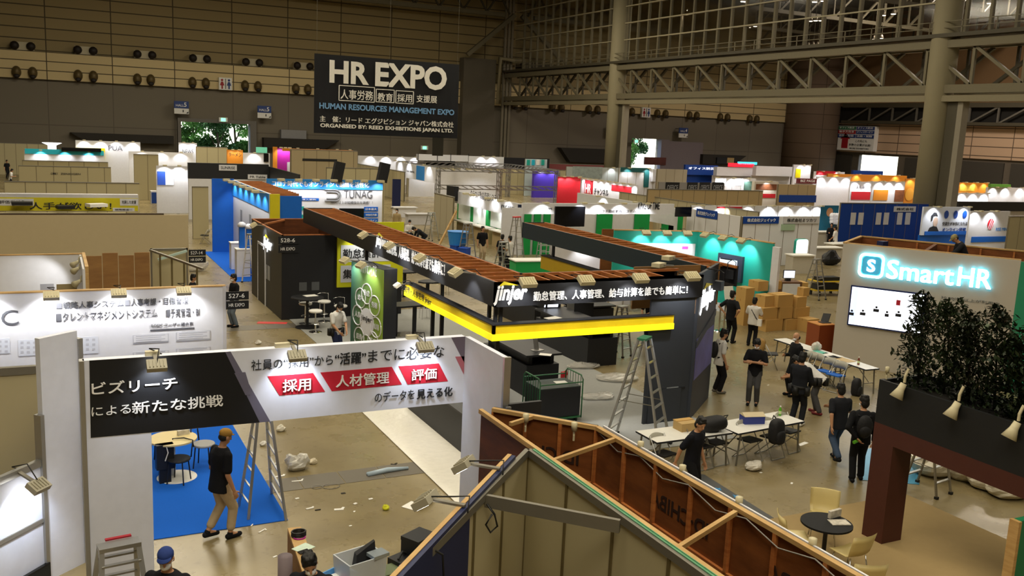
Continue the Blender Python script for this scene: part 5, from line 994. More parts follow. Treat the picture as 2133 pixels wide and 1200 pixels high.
def bottle(c, lab, m_, h=.22, r=.033):
    t = thing('bottle', lab, 'bottle', c); q = MB(); q.smooth = True; q.lathe([(r*.9, 0), (r, .01), (r, h*.6), (r*.45, h*.85), (r*.42, h*.92)], c, 14); q.to('bottle_body', m_, t); q = MB(); q.lathe([(r*.48, h*.9), (r*.48, h)], c, 12); q.to('cap', PAPER, t); q = MB(); q.lathe([(r*1.03, h*.22), (r*1.03, h*.52)], c, 14); q.to('bottle_label', mat('label_pale', '#cfe0a8', .5), t); return t
g = G(1624, 866, .72); bottle((g.x, g.y, .72), 'green tea bottle on the free end of the white table', mat('bottle_green', '#5fae2c', .25))
g = G(1572, 985); blob((g.x+.1, g.y+.15, 0), (.2, .14, .1), mat('white_bag', '#cfcac0', .5), 'plastic_bag', 'crumpled white bag on the floor under a folding chair', 'bag', 4)
g = G(1672, 925); o = MB().cbox((g.x, g.y, 0), .34, .1, .006, .3).to('paper_scrap', PAPER); tag(o, 'long white paper scrap on the floor beyond the last folding chair', 'paper')
# second table row in front of the pale wall
e0, e1 = G(1612, 706, .72), G(1804, 770, .72); f0, f1 = G(1640, 700, .72), G(1839, 766, .72); rz3 = math.atan2(e1.y-e0.y, e1.x-e0.x); L3 = (e1-e0).length; dv = (e1-e0).normalized(); nv = V((-dv.y, dv.x, 0))
for i, lab in enumerate(('white folding table with red-capped bottle at the free end of the row', 'white folding table with papers in the middle of the row by the pale wall', 'white folding table at the far end of the row by the cartons')):
    c = e1-dv*(L3/3*(i+.5))+nv*.24; folding_table((c.x, c.y), L3/3-.01, .48, rz3, lab, 'white folding tables by the pale wall')
def on(f, n=.2, z=.72): p = e1-dv*(L3*f)+nv*n; return V((p.x, p.y, z))
bottle(on(.13), 'reddish bottle on the white table row near its free end', mat('bottle_red', '#7d3b2b', .3))
for f, n, sx, sy, m_, nm, lab in ((.27, .22, .5, .34, mat('tan_folder', '#c2a878', .6), 'folder', 'tan folder lying on the white table row'), (.36, .18, .3, .22, BK, 'tablet', 'black tablet on the white table row'), (.42, .3, .5, .3, PAPER, 'paper_sheet', 'white papers on the white table row behind the tablet'), (.52, .2, .4, .22, mat('teal_paper', '#63b8a4', .6), 'leaflet', 'teal leaflets on the white table row beside the bald man')):
    p = on(f, n); o = MB().cbox(p, sx, sy, .01, rz3+.1).to(nm, m_); tag(o, lab, nm.replace('_', ' '))
p = on(.6, .3); blob(p, (.16, .12, .12), mat('white_bag', '#cfcac0', .5), 'plastic_bag', 'white plastic bag on the white table row behind the bald man', 'bag', 9)
p = on(.82, .3); t = thing('hand_sanitizer', 'dark pump bottle standing at the far end of the white table row', 'bottle', p); MB().lathe([(.035, 0), (.035, .13), (.012, .16)], p, 10).to('bottle_body', BK, t); MB().bar(p+V((0, 0, .16)), p+V((.05, 0, .2)), .02).to('pump', BK, t)
for f, lab, st_ in ((.16, 'folding chair with blue seat beside the black rucksack', BLUE), (.27, 'folding chair with blue seat, second from the black rucksack', BLUE), (.40, 'folding chair with dark seat under the tan folder', BLACK), (.47, 'folding chair with dark seat behind the bending worker', BLACK)):
    p = e1-dv*(L3*f)-nv*.45; folding_chair((p.x, p.y), rz3+math.pi+.25, lab, 'folding chairs by the pale wall', st_)
p = e1-dv*(L3*.05)-nv*.1; backpack((p.x-.1, p.y-.1, 0), .4, 'black rucksack on the floor under the free table end', .95)
g = G(1602, 768); t = folding_chair((g.x, g.y), rz3-.6, 'folding chair with a tan jacket hung over its back', 'folding chairs by the pale wall', BLACK)
p = V((g.x, g.y, 0)); q = MB(); q.smooth = True; ca, sa = math.cos(rz3-.6), math.sin(rz3-.6)
def lc(x, y, z): return V((p.x+x*ca-y*sa, p.y+x*sa+y*ca, z))
q.hexa([lc(-.27, -.36, .3), lc(.25, -.36, .28), lc(.24, -.24, .3), lc(-.25, -.24, .3), lc(-.25, -.3, .86), lc(.23, -.3, .86), lc(.22, -.18, .84), lc(-.23, -.18, .84)]); o = q.to('jacket', mat('tan_cloth', '#8a6a35', .9, bump=.5, scale=14)); tag(o, 'tan jacket hanging over a folding chair back by the table row', 'jacket')
# grey floor strip with blue tape marks
a, b, c_, d_ = G(1440, 985), G(1468, 990), G(1612, 1080), G(1575, 1092)
o = MB().prism([(p.x, p.y, 0) for p in (a, d_, c_, b)], (0, 0, .01)).to('floor_strip', mat('grey_strip', '#4b4d4e', .6)); tag(o, 'dark grey floor strip running along the plywood wall', 'floor strip')
for i, (px, py) in enumerate(((1496, 1020), (1533, 1035))):
    g = G(px, py); o = MB().cbox((g.x, g.y, .01), .14, .03, .002, .3).cbox((g.x, g.y, .012), .03, .14, .002, .3).to('tape_mark', mat('blue_tape', '#2a93d8', .5)); tag(o, ['blue tape cross on the grey strip near the white tables', 'blue tape cross on the grey strip near the cream chairs'][i], 'tape mark', 'blue tape crosses')
# ================================================================ carton pile and teal walls behind
ZT_ = 2.95; ta, tb_, tc_ = G(1280, 480, ZT_), G(1455, 483, ZT_), G(1611, 508, ZT_)
t = thing('exhibition_booth', 'teal walled booth with six round light pools and a wall screen', 'booth', (tb_.x, tb_.y, 0))
T1, T2 = Face(ta, tb_), Face(tb_, tc_)
for F_ in (T1, T2):
    q = MB(); F_.box(q, 0, F_.L, .35, ZT_, -.08, 0); q.to('teal_wall', TEAL, t); q = MB(); F_.box(q, 0, F_.L, 0, .35, -.08, 0); q.to('baseboard', WHITE, t); q = MB(); F_.box(q, 0, F_.L, ZT_, ZT_+.04, -.1, .01); q.to('top_batten', PINE, t)
    if F_ is T1: q = MB(); F_.box(q, 0, F_.L, 0, ZT_-.1, -1.4, -1.3); q.to('plywood_back', PLY, t)
q = MB(); T2.box(q, T2.L, T2.L+.32, 0, ZT_-.1, -.1, .02); q.to('white_end_panel', WHITE, t)
u0, v0 = T1.uv(1300, 527); u1, v1 = T1.uv(1448, 508); q = MB(); T1.box(q, T1.L-2.6, T1.L-.1, .9, v1, 0, .03); q.to('white_poster', WHITE, t); q = MB(); T1.pbox(q, 1420, 519, 1433, 513, .03, .035); q.to('pink_mark', mat('pink_mark', '#d0449a', .5), t)
for i, (px, py, F_) in enumerate(((1336, 482, T1), (1379, 482, T1), (1421, 483, T1), (1487, 488, T2), (1525, 494, T2), (1563, 501, T2))):
    u = F_.uv(px, py)[0]; flood(F_, u, ZT_, 'floodlight over the teal wall, %s from the black rear beam' % ORD[i], 'floodlights over the teal walls', .5, .62, 85, 84, 1.3, (1, 1, 1), -.02)
u0, v0 = T2.uv(1499, 571); u1, v1 = T2.uv(1547, 540)
t2 = thing('wall_screen', 'dark framed screen tilted on the teal wall', 'screen', T2.p(u0, v0, .05)); q = MB(); T2.box(q, u0-.05, u1+.1, v0-.15, v1+.1, .01, .12); q.to('bezel', mat('bezel_slate', '#2e3848', .4), t2); q = MB(); T2.box(q, u0+.05, u1-.15, v0, v1-.08, .12, .125); q.to('display', mat('pale_slide', '#c8d8e8', .3, emit=.7, var=.3), t2)
# cartons
def CT_(px, py, w_, d2, h_, z, lab, rz=.06):
    g = G(px, py); carton((g.x+w_*.0, g.y+d2/2), w_, d2, h_, rz, lab, z=z)
for a in ((1611, 690, .8, .6, .42, 0, 'front carton on the floor, first from the woman in white'), (1648, 688, .55, .6, .4, 0, 'front carton on the floor, second from the woman in white'), (1692, 692, .55, .55, .46, 0, 'lone carton on the floor at the desk end of the pile'),
          (1600, 690, .7, .55, .42, .42, 'carton in the second layer behind the woman in white'), (1634, 688, .6, .5, .42, .42, 'carton in the second layer, middle of the pile'), (1668, 686, .7, .5, .38, .42, 'carton in the second layer at the desk end'),
          (1598, 688, .5, .5, .4, .84, 'carton in the third layer above the woman in white'), (1630, 688, .75, .55, .44, .84, 'widest carton on the third layer'), (1664, 686, .48, .4, .38, .80, 'carton on the third layer at the desk end'), (1672, 684, .3, .3, .3, 1.18, 'small carton on top at the desk end'),
          (1556, 678, .42, .5, .5, 0, 'bottom carton of the tall stack by the man in black'), (1556, 678, .42, .5, .45, .5, 'middle carton of the tall stack by the man in black'), (1556, 678, .42, .5, .42, .95, 'top carton of the tall stack by the man in black'),
          (1582, 676, .5, .5, .36, 1.24, 'carton on top of the pile beside the tall stack'), (1612, 674, .4, .4, .3, 1.28, 'small carton crowning the middle of the pile')):
    CT_(*a)
for i, (px, py) in enumerate(((1497, 690), (1507, 688))):
    g = G(px, py); t = thing('barrier_post', ['chrome barrier post beside the glowing tower logo', 'chrome barrier post next to the white sign easel'][i], 'post', (g.x, g.y, 0), 'chrome barrier posts'); MB().lathe([(.03, .03), (.03, .92), (.045, .93), (.045, 1.0)], (g.x, g.y, 0), 10).to('pole', CHROME, t); MB().lathe([(.17, 0), (.15, .03)], (g.x, g.y, 0), 16).to('base', CHROME, t)
g = G(1516, 668); t = thing('sign_easel', 'white sign board on a stand in front of the teal wall', 'easel', (g.x, g.y, 0)); MB().hexa([(g.x-.2, g.y, .8), (g.x+.25, g.y, .8), (g.x+.25, g.y+.03, .8), (g.x-.2, g.y+.03, .8), (g.x-.22, g.y+.15, 1.4), (g.x+.2, g.y+.15, 1.35), (g.x+.2, g.y+.18, 1.35), (g.x-.22, g.y+.18, 1.4)]).to('board', PAPER, t); MB().lathe([(.02, 0), (.02, .8)], (g.x, g.y+.02, 0), 8).lathe([(.2, 0), (.2, .02)], (g.x, g.y+.02, 0), 16).to('stand', CHROME, t)
# kiosk counter with screen, lightbox on a pole, ladders, yellow cart behind the cartons
g = G(1650, 640); t = thing('kiosk_counter', 'brown kiosk counter with white front behind the carton pile', 'counter', (g.x, g.y, 0)); MB().cbox((g.x, g.y+.4, 0), 1.0, .6, 1.02, -.25).to('body', mat('brown_kiosk', '#6a4a30', .5), t); MB().cbox((g.x-.1, g.y+.06, .05), .75, .03, .9, -.25).to('white_front', WHITE, t); MB().cbox((g.x+.75, g.y+.5, 0), .5, .55, .95, -.25).to('side_box', CARDB, t)
t2 = thing('kiosk_monitor', 'small lit monitor on the brown kiosk counter', 'monitor', (g.x, g.y+.4, 1.02)); MB().cbox((g.x, g.y+.35, 1.14), .52, .04, .34, -.25).to('bezel', BK, t2); MB().cbox((g.x-.005, g.y+.325, 1.16), .47, .01, .29, -.25).to('display', mat('screen_white_glow', '#eef2ff', .3), t2); MB().cbox((g.x, g.y+.4, 1.02), .2, .15, .14, -.25).to('stand', BK, t2)
g = G(1664, 562); t = thing('lightbox_sign', 'rounded white glowing lightbox on a thin pole', 'sign', (g.x, g.y, 0)); zc = ZAT(1666, 514, g); lf = Face((g.x-.5, g.y-.06), (g.x+.5, g.y-.06)); q = MB(); lf.poly(q, rrect(.5, zc, .42, .16), -.16, 0); q.to('casing', TEAL, t); q = MB(); lf.poly(q, rrect(.5, zc, .4, .15), 0, .02); q.to('lit_face', mat('lightbox_glow', '#f4fff8', .4, emit=1.5), t); MB().lathe([(.035, 0), (.035, zc-.4)], (g.x, g.y, 0), 8).lathe([(.25, 0), (.25, .03)], (g.x, g.y, 0), 16).to('pole', WHITE, t)
g = G(1694, 622); stepladder((g.x, g.y), .2, 1.7, 'grey stepladder between the kiosk and the pale wall', .45, .5, .35)
g = G(1718, 614); t = thing('yellow_cart', 'yellow flatbed cart loaded with black gear behind the pale wall edge', 'cart', (g.x, g.y, 0)); MB().cbox((g.x, g.y, .22), 1.5, .7, .05, -.2).cbox((g.x, g.y, .62), 1.5, .7, .04, -.2).to('deck', mat('cart_yellow', '#c9a928', .5), t); MB().cbox((g.x, g.y, .27), 1.2, .5, .25, -.2).cbox((g.x, g.y, .66), 1.1, .45, .16, -.1).to('load', BK, t)
for sx in (-.6, .6):
    for sy in (-.25, .25): MB().cbox((g.x+sx, g.y+sy, 0), .05, .12, .22).to('caster', RUB, t)
# ================================================================ booths across the rest of the hall
def dot_lamp(p, aim, label, group, power=60, ang=110, s=1.0, col=(1, 1, 1), back=None):
    p = V(p); q = MB(); q.cbox((p.x, p.y, p.z), .24*s, .2*s, .08*s, 0, False).cbox((p.x, p.y, p.z-.045*s), .18*s, .15*s, .015*s, 0, False)
    if back is not None: q.bar(back, p, .04, .03)
    o = q.to('fascia_lamp', LAMPB); tag(o, label, 'lamp', group); 
    if power: spot('fascia_beam', p-V((0, 0, .1*s)), aim, power*.62, ang, o, col, .6, .06)
    return o
SEAMS = {}
def sm(col, ax):
    k = (col, ax)
    if k not in SEAMS: SEAMS[k] = seams('seamed_panel_%s_%d' % (col[1:], ax), col, '#6b624c', .99, 9.0, .018, xaxis=ax, var=.03)
    return SEAMS[k]
def wy(label, x0, y0, x1, Y, m='#b5ab88', bottom=None, thick=.1, cat='partition', name='partition_wall', rail=True, lamps=(), lab='', pw=60, t=None, part='wall_panel', txt=None, tm=None, grp=None):
    """upright board in the plane Y, top edge through pixel (x0,y0), from x0 to x1; bottom pixel row or down to the floor"""
    a = ATY(x0, y0, Y); xb = a.x+(x1-x0)*(ATY(x1, y0, Y).x-a.x)/(x1-x0); z1 = a.z; z0 = ATY(x0, bottom, Y).z if bottom else 0.0; z0 = max(z0, 0)
    F = Face((a.x, Y), (xb, Y), 0); mm = sm(m, 0) if isinstance(m, str) else m
    if t is None: t = thing(name, label, cat, (a.x, Y, 0), grp)
    q = MB(); F.box(q, 0, F.L, z0, z1, -thick, 0); pn_ = q.to(part, mm, t)
    if rail:
        q = MB(); F.box(q, 0, F.L, z1, z1+.05, -thick-.02, .02); q.to('top_rail', ALUD, t)
    for i, u in enumerate(lamps): dot_lamp(F.p(u*F.L, z1+.05, .45), F.p(u*F.L, z1-.8, 0), '%s, lamp %s from the banner side' % (lab, ORD[i]) if False else '%s lamp over the %s' % (ORD[i], lab), 'lamps over the '+lab, pw, 115, 1.0, back=F.p(u*F.L, z1+.04, -thick*.5))
    if txt: text(F, txt[0], txt[1]*F.L, z0+txt[2]*(z1-z0), txt[3]*(z1-z0), tm or INK, pn_, width=txt[4]*F.L, bold=.01)
    F.z1 = z1; F.zb = z0; F.t = t; F.pn = pn_; return F
def wx(label, x0, y0, x1, y1, X, m='#b5ab88', h=None, z0=0.0, thick=.1, name='partition_wall', cat='partition', lamps=(), lab='', pw=60, t=None, part='wall_panel', rail=True, n=-1):
    """upright board in the plane X between two pixel points of its top edge"""
    a, b = ATX(x0, y0, X), ATX(x1, y1, X); z1 = (a.z+b.z)/2; z0 = z1-h if h else z0; F = Face((X, a.y), (X, b.y)); mm = sm(m, 1) if isinstance(m, str) else m
    if t is None: t = thing(name, label, cat, (X, b.y, 0))
    q = MB(); F.box(q, 0, F.L, z0, z1, -thick, 0); pn_ = q.to(part, mm, t)
    if rail: q = MB(); F.box(q, 0, F.L, z1, z1+.05, -thick-.02, .02); q.to('top_rail', ALUD, t)
    for i, u in enumerate(lamps): dot_lamp(F.p(u*F.L, z1+.05, .45), F.p(u*F.L, z1-.8, 0), '%s lamp over the %s' % (ORD[i], lab), 'lamps over the '+lab, pw, 115, 1.0, back=F.p(u*F.L, z1+.04, -thick*.5))
    F.z1 = z1; F.zb = z0; F.t = t; F.pn = pn_; return F
def sub(F, x0, y0, x1, y1, m, name, d1=.03, d0=0.0, txt=None, tm=None, bold=.01):
    q = MB(); F.pbox(q, x0, y1, x1, y0, d0, d1); o = q.to(name, m, F.pn)
    if txt:
        u0, v0 = F.uv(x0, y1); u1, v1 = F.uv(x1, y0); text(F, txt, u0+(u1-u0)*.1, v0+(v1-v0)*.25, (v1-v0)*.5, tm or WHITEINK, o, width=(u1-u0)*.8, bold=bold, d=d1+.004)
    return o
LY = mat('lime_yellow', '#cfc41e', .5); CYAN = mat('cyan_panel', '#28b4cf', .4); MAG = mat('magenta_panel', '#a01a8a', .5); ORG = mat('orange_panel', '#d98a2a', .5); RED = mat('red_panel', '#c11f2c', .5); PURP = mat('purple_panel', '#4b35b8', .5); WP = '#e2e2e6'; WB = WHITE; SKYB = mat('sky_blue_panel', '#2b86d9', .5)
# --- behind the big beige board, west side
F = wy('yellow speech-bubble sign fascia lying behind the big beige board', -60, 403, 288, 45.5, GREYW, 440, .5, 'booth', 'exhibition_booth', False)
sub(F, -60, 413, 287, 439, LY, 'yellow_band', .02); 
for (a, b, c_, d_, s_) in ((250, 414, 287, 428, '充実した支援'), (235, 433, 280, 440, '採用担当に'), (-8, 414, 70, 428, '評価者が多い')): sub(F, a, b, c_, d_, WB, 'speech_bubble', .04, txt=s_, tm=INK)
ptext(F, '人手が欲しい！', 62, 436, 232, 422, INK, F.pn, bold=.03, d=.03)
for i, (px, py, r) in enumerate(((47, 420, .5), (135, 428, .42), (200, 424, .5))):
    u, v = F.uv(px, py); p = F.p(u, 0, .45); p.z = max(v-.1, .1); q = MB(); q.cbox(p, r*1.6, .5, .14, .2*i); o = q.to('loose_sign_board', [BLACK, BLACK, PAPER][i]); o.location.z = p.z; tag(o, ['dark cloth heap by the first speech bubble sign', 'dark cloth heap in the middle of the yellow sign', 'white crumpled sheet lying at the yellow sign lettering'][i], 'cloth')
MB().box(F.a.x, F.p(F.L, 0).x-.6, 45.5-.9, 45.0, 0, F.zb).to('base', BEIGE, F.t)
wy('long beige system wall with diagonal braces behind the yellow sign', 8, 379, 290, 55.5)
wy('beige company booth wall with black company name fascia', 38, 346, 231, 66, txt=('（株）ZENKIGEN', .34, .83, .05, .32))
for i, (a, b) in enumerate(((30, 290), (60, 300))): pass
F = wy('second beige system wall row behind the company name fascia', 46, 335, 225, 74)
F = wy('white booth with teal lit top behind the beige rows', 50, 313, 218, 84, WB, None, .1, 'booth', 'exhibition_booth', False, (.2, .5, .8), 'teal lit white booth', 90); sub(F, 52, 314, 216, 320, CYAN, 'teal_band', .05); sub(F, 128, 309, 210, 314, SCREEN, 'dark_roof', .6)
p = ATY(108, 298, 84.5); t = thing('light_column', 'bright white column with flared top above the teal lit booth', 'column', (p.x, p.y, 0)); MB().lathe([(.32, 0), (.32, p.z-.2), (.75, p.z)], (p.x, p.y+.6, 0), 16).to('shaft', mat('glow_white', '#f6fbff', .4, emit=1.6), t)
F = wy('white logo fascia booth with warm lamps, beside the leafy gate', 157, 292, 292, 94, WB, None, .1, 'booth', 'exhibition_booth', False, (.13, .38, .62, .88), 'white logo fascia by the leafy gate', 110, txt=('PUA', .5, .78, .12, .22), tm=GI); sub(F, 158, 309, 218, 330, YEL, 'yellow_panel', .3)
F = wy('far beige system walls along the gate wall', -40, 297, 100, 104)
F = wy('white glowing panel booth under the leafy gate', 372, 297, 410, 92, WB, None, .3, 'booth', 'exhibition_booth', False, (.25, .75), 'white panel below the leafy gate', 90, txt=('NEWS', .2, .75, .1, .6), tm=GI)
F = wy('low beige panel booth in front of the leafy gate', 408, 306, 474, 90)
F = wy('long white lit counter wall beneath the gate', 268, 315, 402, 86, WB, None, .1, 'booth', 'exhibition_booth', False, (.2, .5, .8), 'long white counter wall', 80)
F = wy('orange menu sign booth with two warm lamps', 473, 312, 506, 84, ORG, None, .3, 'booth', 'exhibition_booth', False, (.3, .7), 'orange menu sign', 30, txt=('ラーメン', .1, .85, .08, .8), tm=INK)
F = wy('white open booth with green fascia sign beside the gate', 506, 318, 562, 88, WB, None, .1, 'booth', 'exhibition_booth', False, (.4,), 'white booth with green fascia', 110); sub(F, 533, 307, 556, 318, mat('mint_sign', '#6cc4a8', .5, emit=.3), 'green_fascia', .1); sub(F, 549, 320, 559, 337, SCREEN, 'screen', .1)
F = wy('magenta walled booth with orange portal frame', 577, 308, 607, 76, MAG, None, .2, 'booth', 'exhibition_booth', False, (.2, .5, .8), 'magenta wall', 60); sub(F, 568, 306, 577, 362, ORG, 'portal_frame', .1); sub(F, 598, 338, 606, 360, WB, 'white_panel', .1)
F = wy('beige box fascia over a beige system booth, straight below the black banner', 607, 312, 745, 72, '#b0a283', None, .5); sub(F, 630, 332, 702, 335, BLACK, 'black_slot', .04)
for i, x in enumerate((.15, .45, .75, .95)): dot_lamp(F.p(x*F.L, F.z1+.1, -1.2), F.p(x*F.L, F.z1-.5, -1.3), '%s warm lamp on the orange rail above the beige box fascia' % ORD[i], 'warm lamps on the orange rail', 0, 90, .8, back=F.p(x*F.L, F.z1, -1.25))
MB().box(F.a.x-.4, F.a.x+F.L, 73.2, 73.4, F.z1-.15, F.z1+.05).to('orange_rail', ORG, F.t)
wy('beige seamed system wall behind the blue booth, below the box fascia', 680, 350, 802, 60)
wx('beige seamed side wall running toward the truss booth', 742, 336, 842, 365, 27.6, '#b5ab88')
F = wy('beige store walls in front of the entrance counters', 325, 345, 418, 66, WB, None, .1, 'booth', 'exhibition_booth', False, (.18, .5, .85), 'white poster booth', 100)
for a in (335, 366-14): sub(F, a-7, 357, a+16-7, 385, mat('lit_poster_%d' % a, '#e8f0ff' if a > 340 else '#2d4ea8', .4, emit=.5), 'poster', .05)
wy('beige outer wall behind the poster booth', 278, 322, 330, 76)
g = G(340, 425); t = thing('reception_counter', 'blue fronted white reception counter in the poster booth', 'counter', (g.x, g.y, 0)); MB().cbox((g.x, g.y+.4, 0), 1.7, .7, .95).to('body', WB, t); MB().cbox((g.x, g.y+.03, .05), 1.6, .04, .8).to('front_panel', DBLUE, t)
wy('beige panel beside the blue wall with folding chairs in front', 400, 390, 434, 52)
for i, (px, py) in enumerate(((380, 425), (395, 428), (376, 440))): g = G(px, py); folding_chair((g.x, g.y), i*1.1, ['folding chair by the poster booth, next to the counter', 'folding chair by the poster booth, next to the beige panel', 'folding chair by the poster booth, in the aisle'][i], 'folding chairs at the poster booth', BLACK)
g = G(427, 508); folding_chair((g.x, g.y), 1.2, 'folding chair standing against the blue wall', 'folding chairs at the poster booth', BLACK)
# black roofed booth
F = wy('black roofed booth with white sign plates', 392, 339, 560, 62, BK, 372, .4, 'booth', 'exhibition_booth', False); sub(F, 456, 344, 493, 355, WB, 'sign_plate', .05, txt='SUNRISE', tm=INK); sub(F, 516, 364, 556, 373, WB, 'sign_plate', .08, txt='PR Table', tm=INK)
wx('black roofed booth side beam slanting to the blue booth', 545, 341, 622, 366, ATY(560, 339, 62).x, BK, 1.0, t=F.t, part='side_beam', rail=False)
MB().box(F.a.x, F.a.x+F.L, 62, 62.2, 0, F.zb).to('back_wall', WB, F.t)
# --- blue booth with white lit sign wall
YT_ = 47.2; F = wy('blue and white booth with lit sign wall and brown ribbed beam', 555, 375, 797, YT_, WB, None, .15, 'booth', 'exhibition_booth', False); TU = F
sub(F, 555, 376, 797, 393, SKYB, 'blue_fascia', .06); ptext(F, 'コロナ時代でもオンラインで組織を活性化', 566, 388, 768, 379, WHITEINK, F.pn, bold=.03, d=.07)
text(F, 'TUNAG', *F.uv(716, 413), .42, GI, F.pn, width=F.uv(775, 413)[0]-F.uv(716, 413)[0], d=.03); ptext(F, '380社以上が組織強化を実感！！', 688, 425, 776, 419, GI, F.pn, d=.03)
q = MB()
for r_, s_ in ((.28, 0), (.17, .0)):
    u, v = F.uv(698, 407); q.tube([F.p(u-.9*r_-.3, v+r_, .05), F.p(u, v+r_, .05)]+[F.p(u+r_*math.sin(k*R(22.5)), v+r_*math.cos(k*R(22.5)), .05) for k in range(1, 8)]+[F.p(u, v-r_, .05), F.p(u-.9*r_-.3, v-r_, .05)], .04, 5)
q.to('logo_mark', INKG, F.pn)
for (a, b, c_, d_) in ((570, 413, 597, 418), (600, 413, 664, 418), (570, 458, 597, 463), (600, 458, 664, 463)): sub(F, a, b, c_, d_, BLUE, 'blue_heading', .03, txt='業種別導入事例', tm=WHITEINK)
for i in range(10):
    a = 577+(i % 5)*12; b = 430+(i//5)*17; sub(F, a, b, a+8, b+8, [INKG, INK, DBLUE, BEIGE, TEAL][i % 5], 'client_logo', .03)
for i, s_ in enumerate(('日本最大', 'WEB社内報', 'オンライン')): sub(F, 758, 431+12*i, 787, 440+12*i, BLUE, 'blue_button', .04, txt=s_)
sub(F, 706, 434, 757, 462, SCREEN, 'screen', .1)
for i, px in enumerate((581, 617, 653, 690, 721, 753, 787)): u = F.uv(px, 375)[0]; dot_lamp(F.p(u, F.z1+.06, .5), F.p(u, F.z1-.9, 0), '%s lamp from the brown ribs on the blue lit sign fascia' % ORD[i], 'lamps on the blue sign fascia', 62, 120, 1.4, back=F.p(u, F.z1-.02, -.05))
for i, px in enumerate((699, 793)):
    p = ATY(px, 372, YT_); t = thing('stage_speaker', ['black loudspeaker standing on the blue sign fascia, middle', 'black loudspeaker standing at the end of the blue sign fascia'][i], 'loudspeaker', (p.x, YT_-.1, F.z1), 'loudspeakers on the blue fascia'); MB().bar((p.x, YT_-.1, F.z1), (p.x+.2, YT_-.1, F.z1+1.0), .5, .4).to('cabinet', BK, t)
q = MB(); a = G(434, 367, F.z1); b = G(483, 369, F.z1); X0_, X1_ = 7.0, 8.05; YBk = 46.8
q.box(X0_, X1_, YBk, YBk+.1, 0, F.z1+.05); q.to('blue_wall', BLUE, F.t)
Xs = X1_-.0; sx0 = 8.0; FSd = Face((sx0, YBk), (sx0, 38.4)); z1_ = F.z1
q = MB(); FSd.box(q, 0, FSd.L, 0, z1_, -.1, 0); ws_ = q.to('side_wall', WB, F.t); q = MB(); FSd.box(q, 0, FSd.L, z1_-.75, z1_, 0, .04); q.to('blue_fascia', SKYB, F.t); q = MB(); q.box(sx0+.02, sx0+.42, 38.3, 38.4, 0, z1_); q.to('yellow_end', LY, F.t); q = MB(); q.box(sx0+.42, sx0+1.4, 38.6, 38.7, 0, z1_-.1); q.to('blue_end', BLUE, F.t)
for i in range(16): MB().box(sx0+.05, sx0+1.3, 38.7+i*.5, 38.76+i*.5, z1_-.1, z1_-.0).to('rib', REDWOOD, F.t)
for i in range(6): dot_lamp(FSd.p(.8+i*1.4, z1_+.05, .45), FSd.p(.8+i*1.4, z1_-1.2, 0), '%s lamp over the white side wall of the blue booth, from the blue wall' % ORD[i], 'lamps on the blue booth side', 80, 120, 1.3, back=FSd.p(.8+i*1.4, z1_-.02, -.05))
q = MB()
for i, u in enumerate((2.2, 4.4, 6.4)): FSd.box(q, u-.25, u+.15, 1.0+.1*i, 2.3, 0, .01)
q.to('figure_print', INKG, ws_)
o = MB().box(6.6, 8.6, 38, 47, 0, .013).to('blue_carpet', BLUEC); tag(o, 'blue carpet with plastic film beside the blue booth', 'carpet')
for i, (px, py) in enumerate(((491, 562), (503, 578))):
    g = G(px, py); t = thing('display_cabinet', ['white display cabinet by the blue booth, back one', 'white display cabinet by the blue booth, front one'][i], 'cabinet', (g.x, g.y, 0), 'white display cabinets'); MB().cbox((g.x+.1, g.y+.3, 0), .55, .5, 1.15).to('body', WB, t); MB().cbox((g.x+.1, g.y+.3, 1.15), .6, .55, .04).to('top', PAPER, t)
g = G(527, 590); stepladder((g.x, g.y), .4, 2.0, 'white stepladder beside the display cabinets at the blue booth', .4, .5, .4, rails=WB)
for i, (px, py, pt) in enumerate(((505, 500, 463), (520, 578, 467))):
    g = G(px, 575); zz = ZAT(px, pt, g); t = thing('arch_post', ['white and blue arch post behind the display cabinets', 'white and blue arch post at the yellow end wall'][i], 'post', (g.x, g.y, 0), 'arch posts'); MB().cbox((g.x, g.y+.1, 0), .22, .2, zz-.15).to('post', BLUE, t); q = MB(); q.smooth = True; q.lathe([(.18, zz-.2), (.17, zz-.08), (.08, zz)], (g.x, g.y+.1, 0), 12); q.to('rounded_head', WB, t)
# --- row below the banner and toward the corner
F = wy('white walled booth with four lamps below the banner', 746, 324, 870, 98, WB, None, .1, 'booth', 'exhibition_booth', False, (.2, .46, .71, .95), 'white booth below the banner', 110)
F = wy('white box fascia booth in black frames with dark opening', 870, 321, 977, 92, WB, 334, .4, 'booth', 'exhibition_booth', False)
for x in (870, 910, 938, 975): sub(F, x, 320, x+1.6, 336, BLACK, 'black_frame', .05)
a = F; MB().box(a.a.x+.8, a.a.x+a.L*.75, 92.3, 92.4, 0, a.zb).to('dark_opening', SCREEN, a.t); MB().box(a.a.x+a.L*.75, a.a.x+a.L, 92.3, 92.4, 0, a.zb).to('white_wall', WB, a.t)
F = wy('white panel booth next to the corner conduits', 977, 325, 1050, 88, WB, None, .1, 'booth', 'exhibition_booth', False, (.35, .65), 'white panels by the corner', 90)
wy('beige low wall behind the truss booth', 970, 350, 1180, 86); wy('beige low wall with dark top in front of the white boxes', 848, 345, 960, 84.5, '#a9a28a')
wy('dark open booth with small white signs', 1050, 328, 1145, 90, BK, None, .2, 'booth', 'exhibition_booth', False)
F = wy('pale blue poster booth under the dark wall', 1094, 331, 1140, 84, '#b9c8cc', None, .1, 'booth', 'exhibition_booth', False)
for i in range(4): sub(F, 1097+i*10, 333, 1104+i*10, 344, [TEAL, CYAN, PAPER, TEAL][i], 'poster', .05)
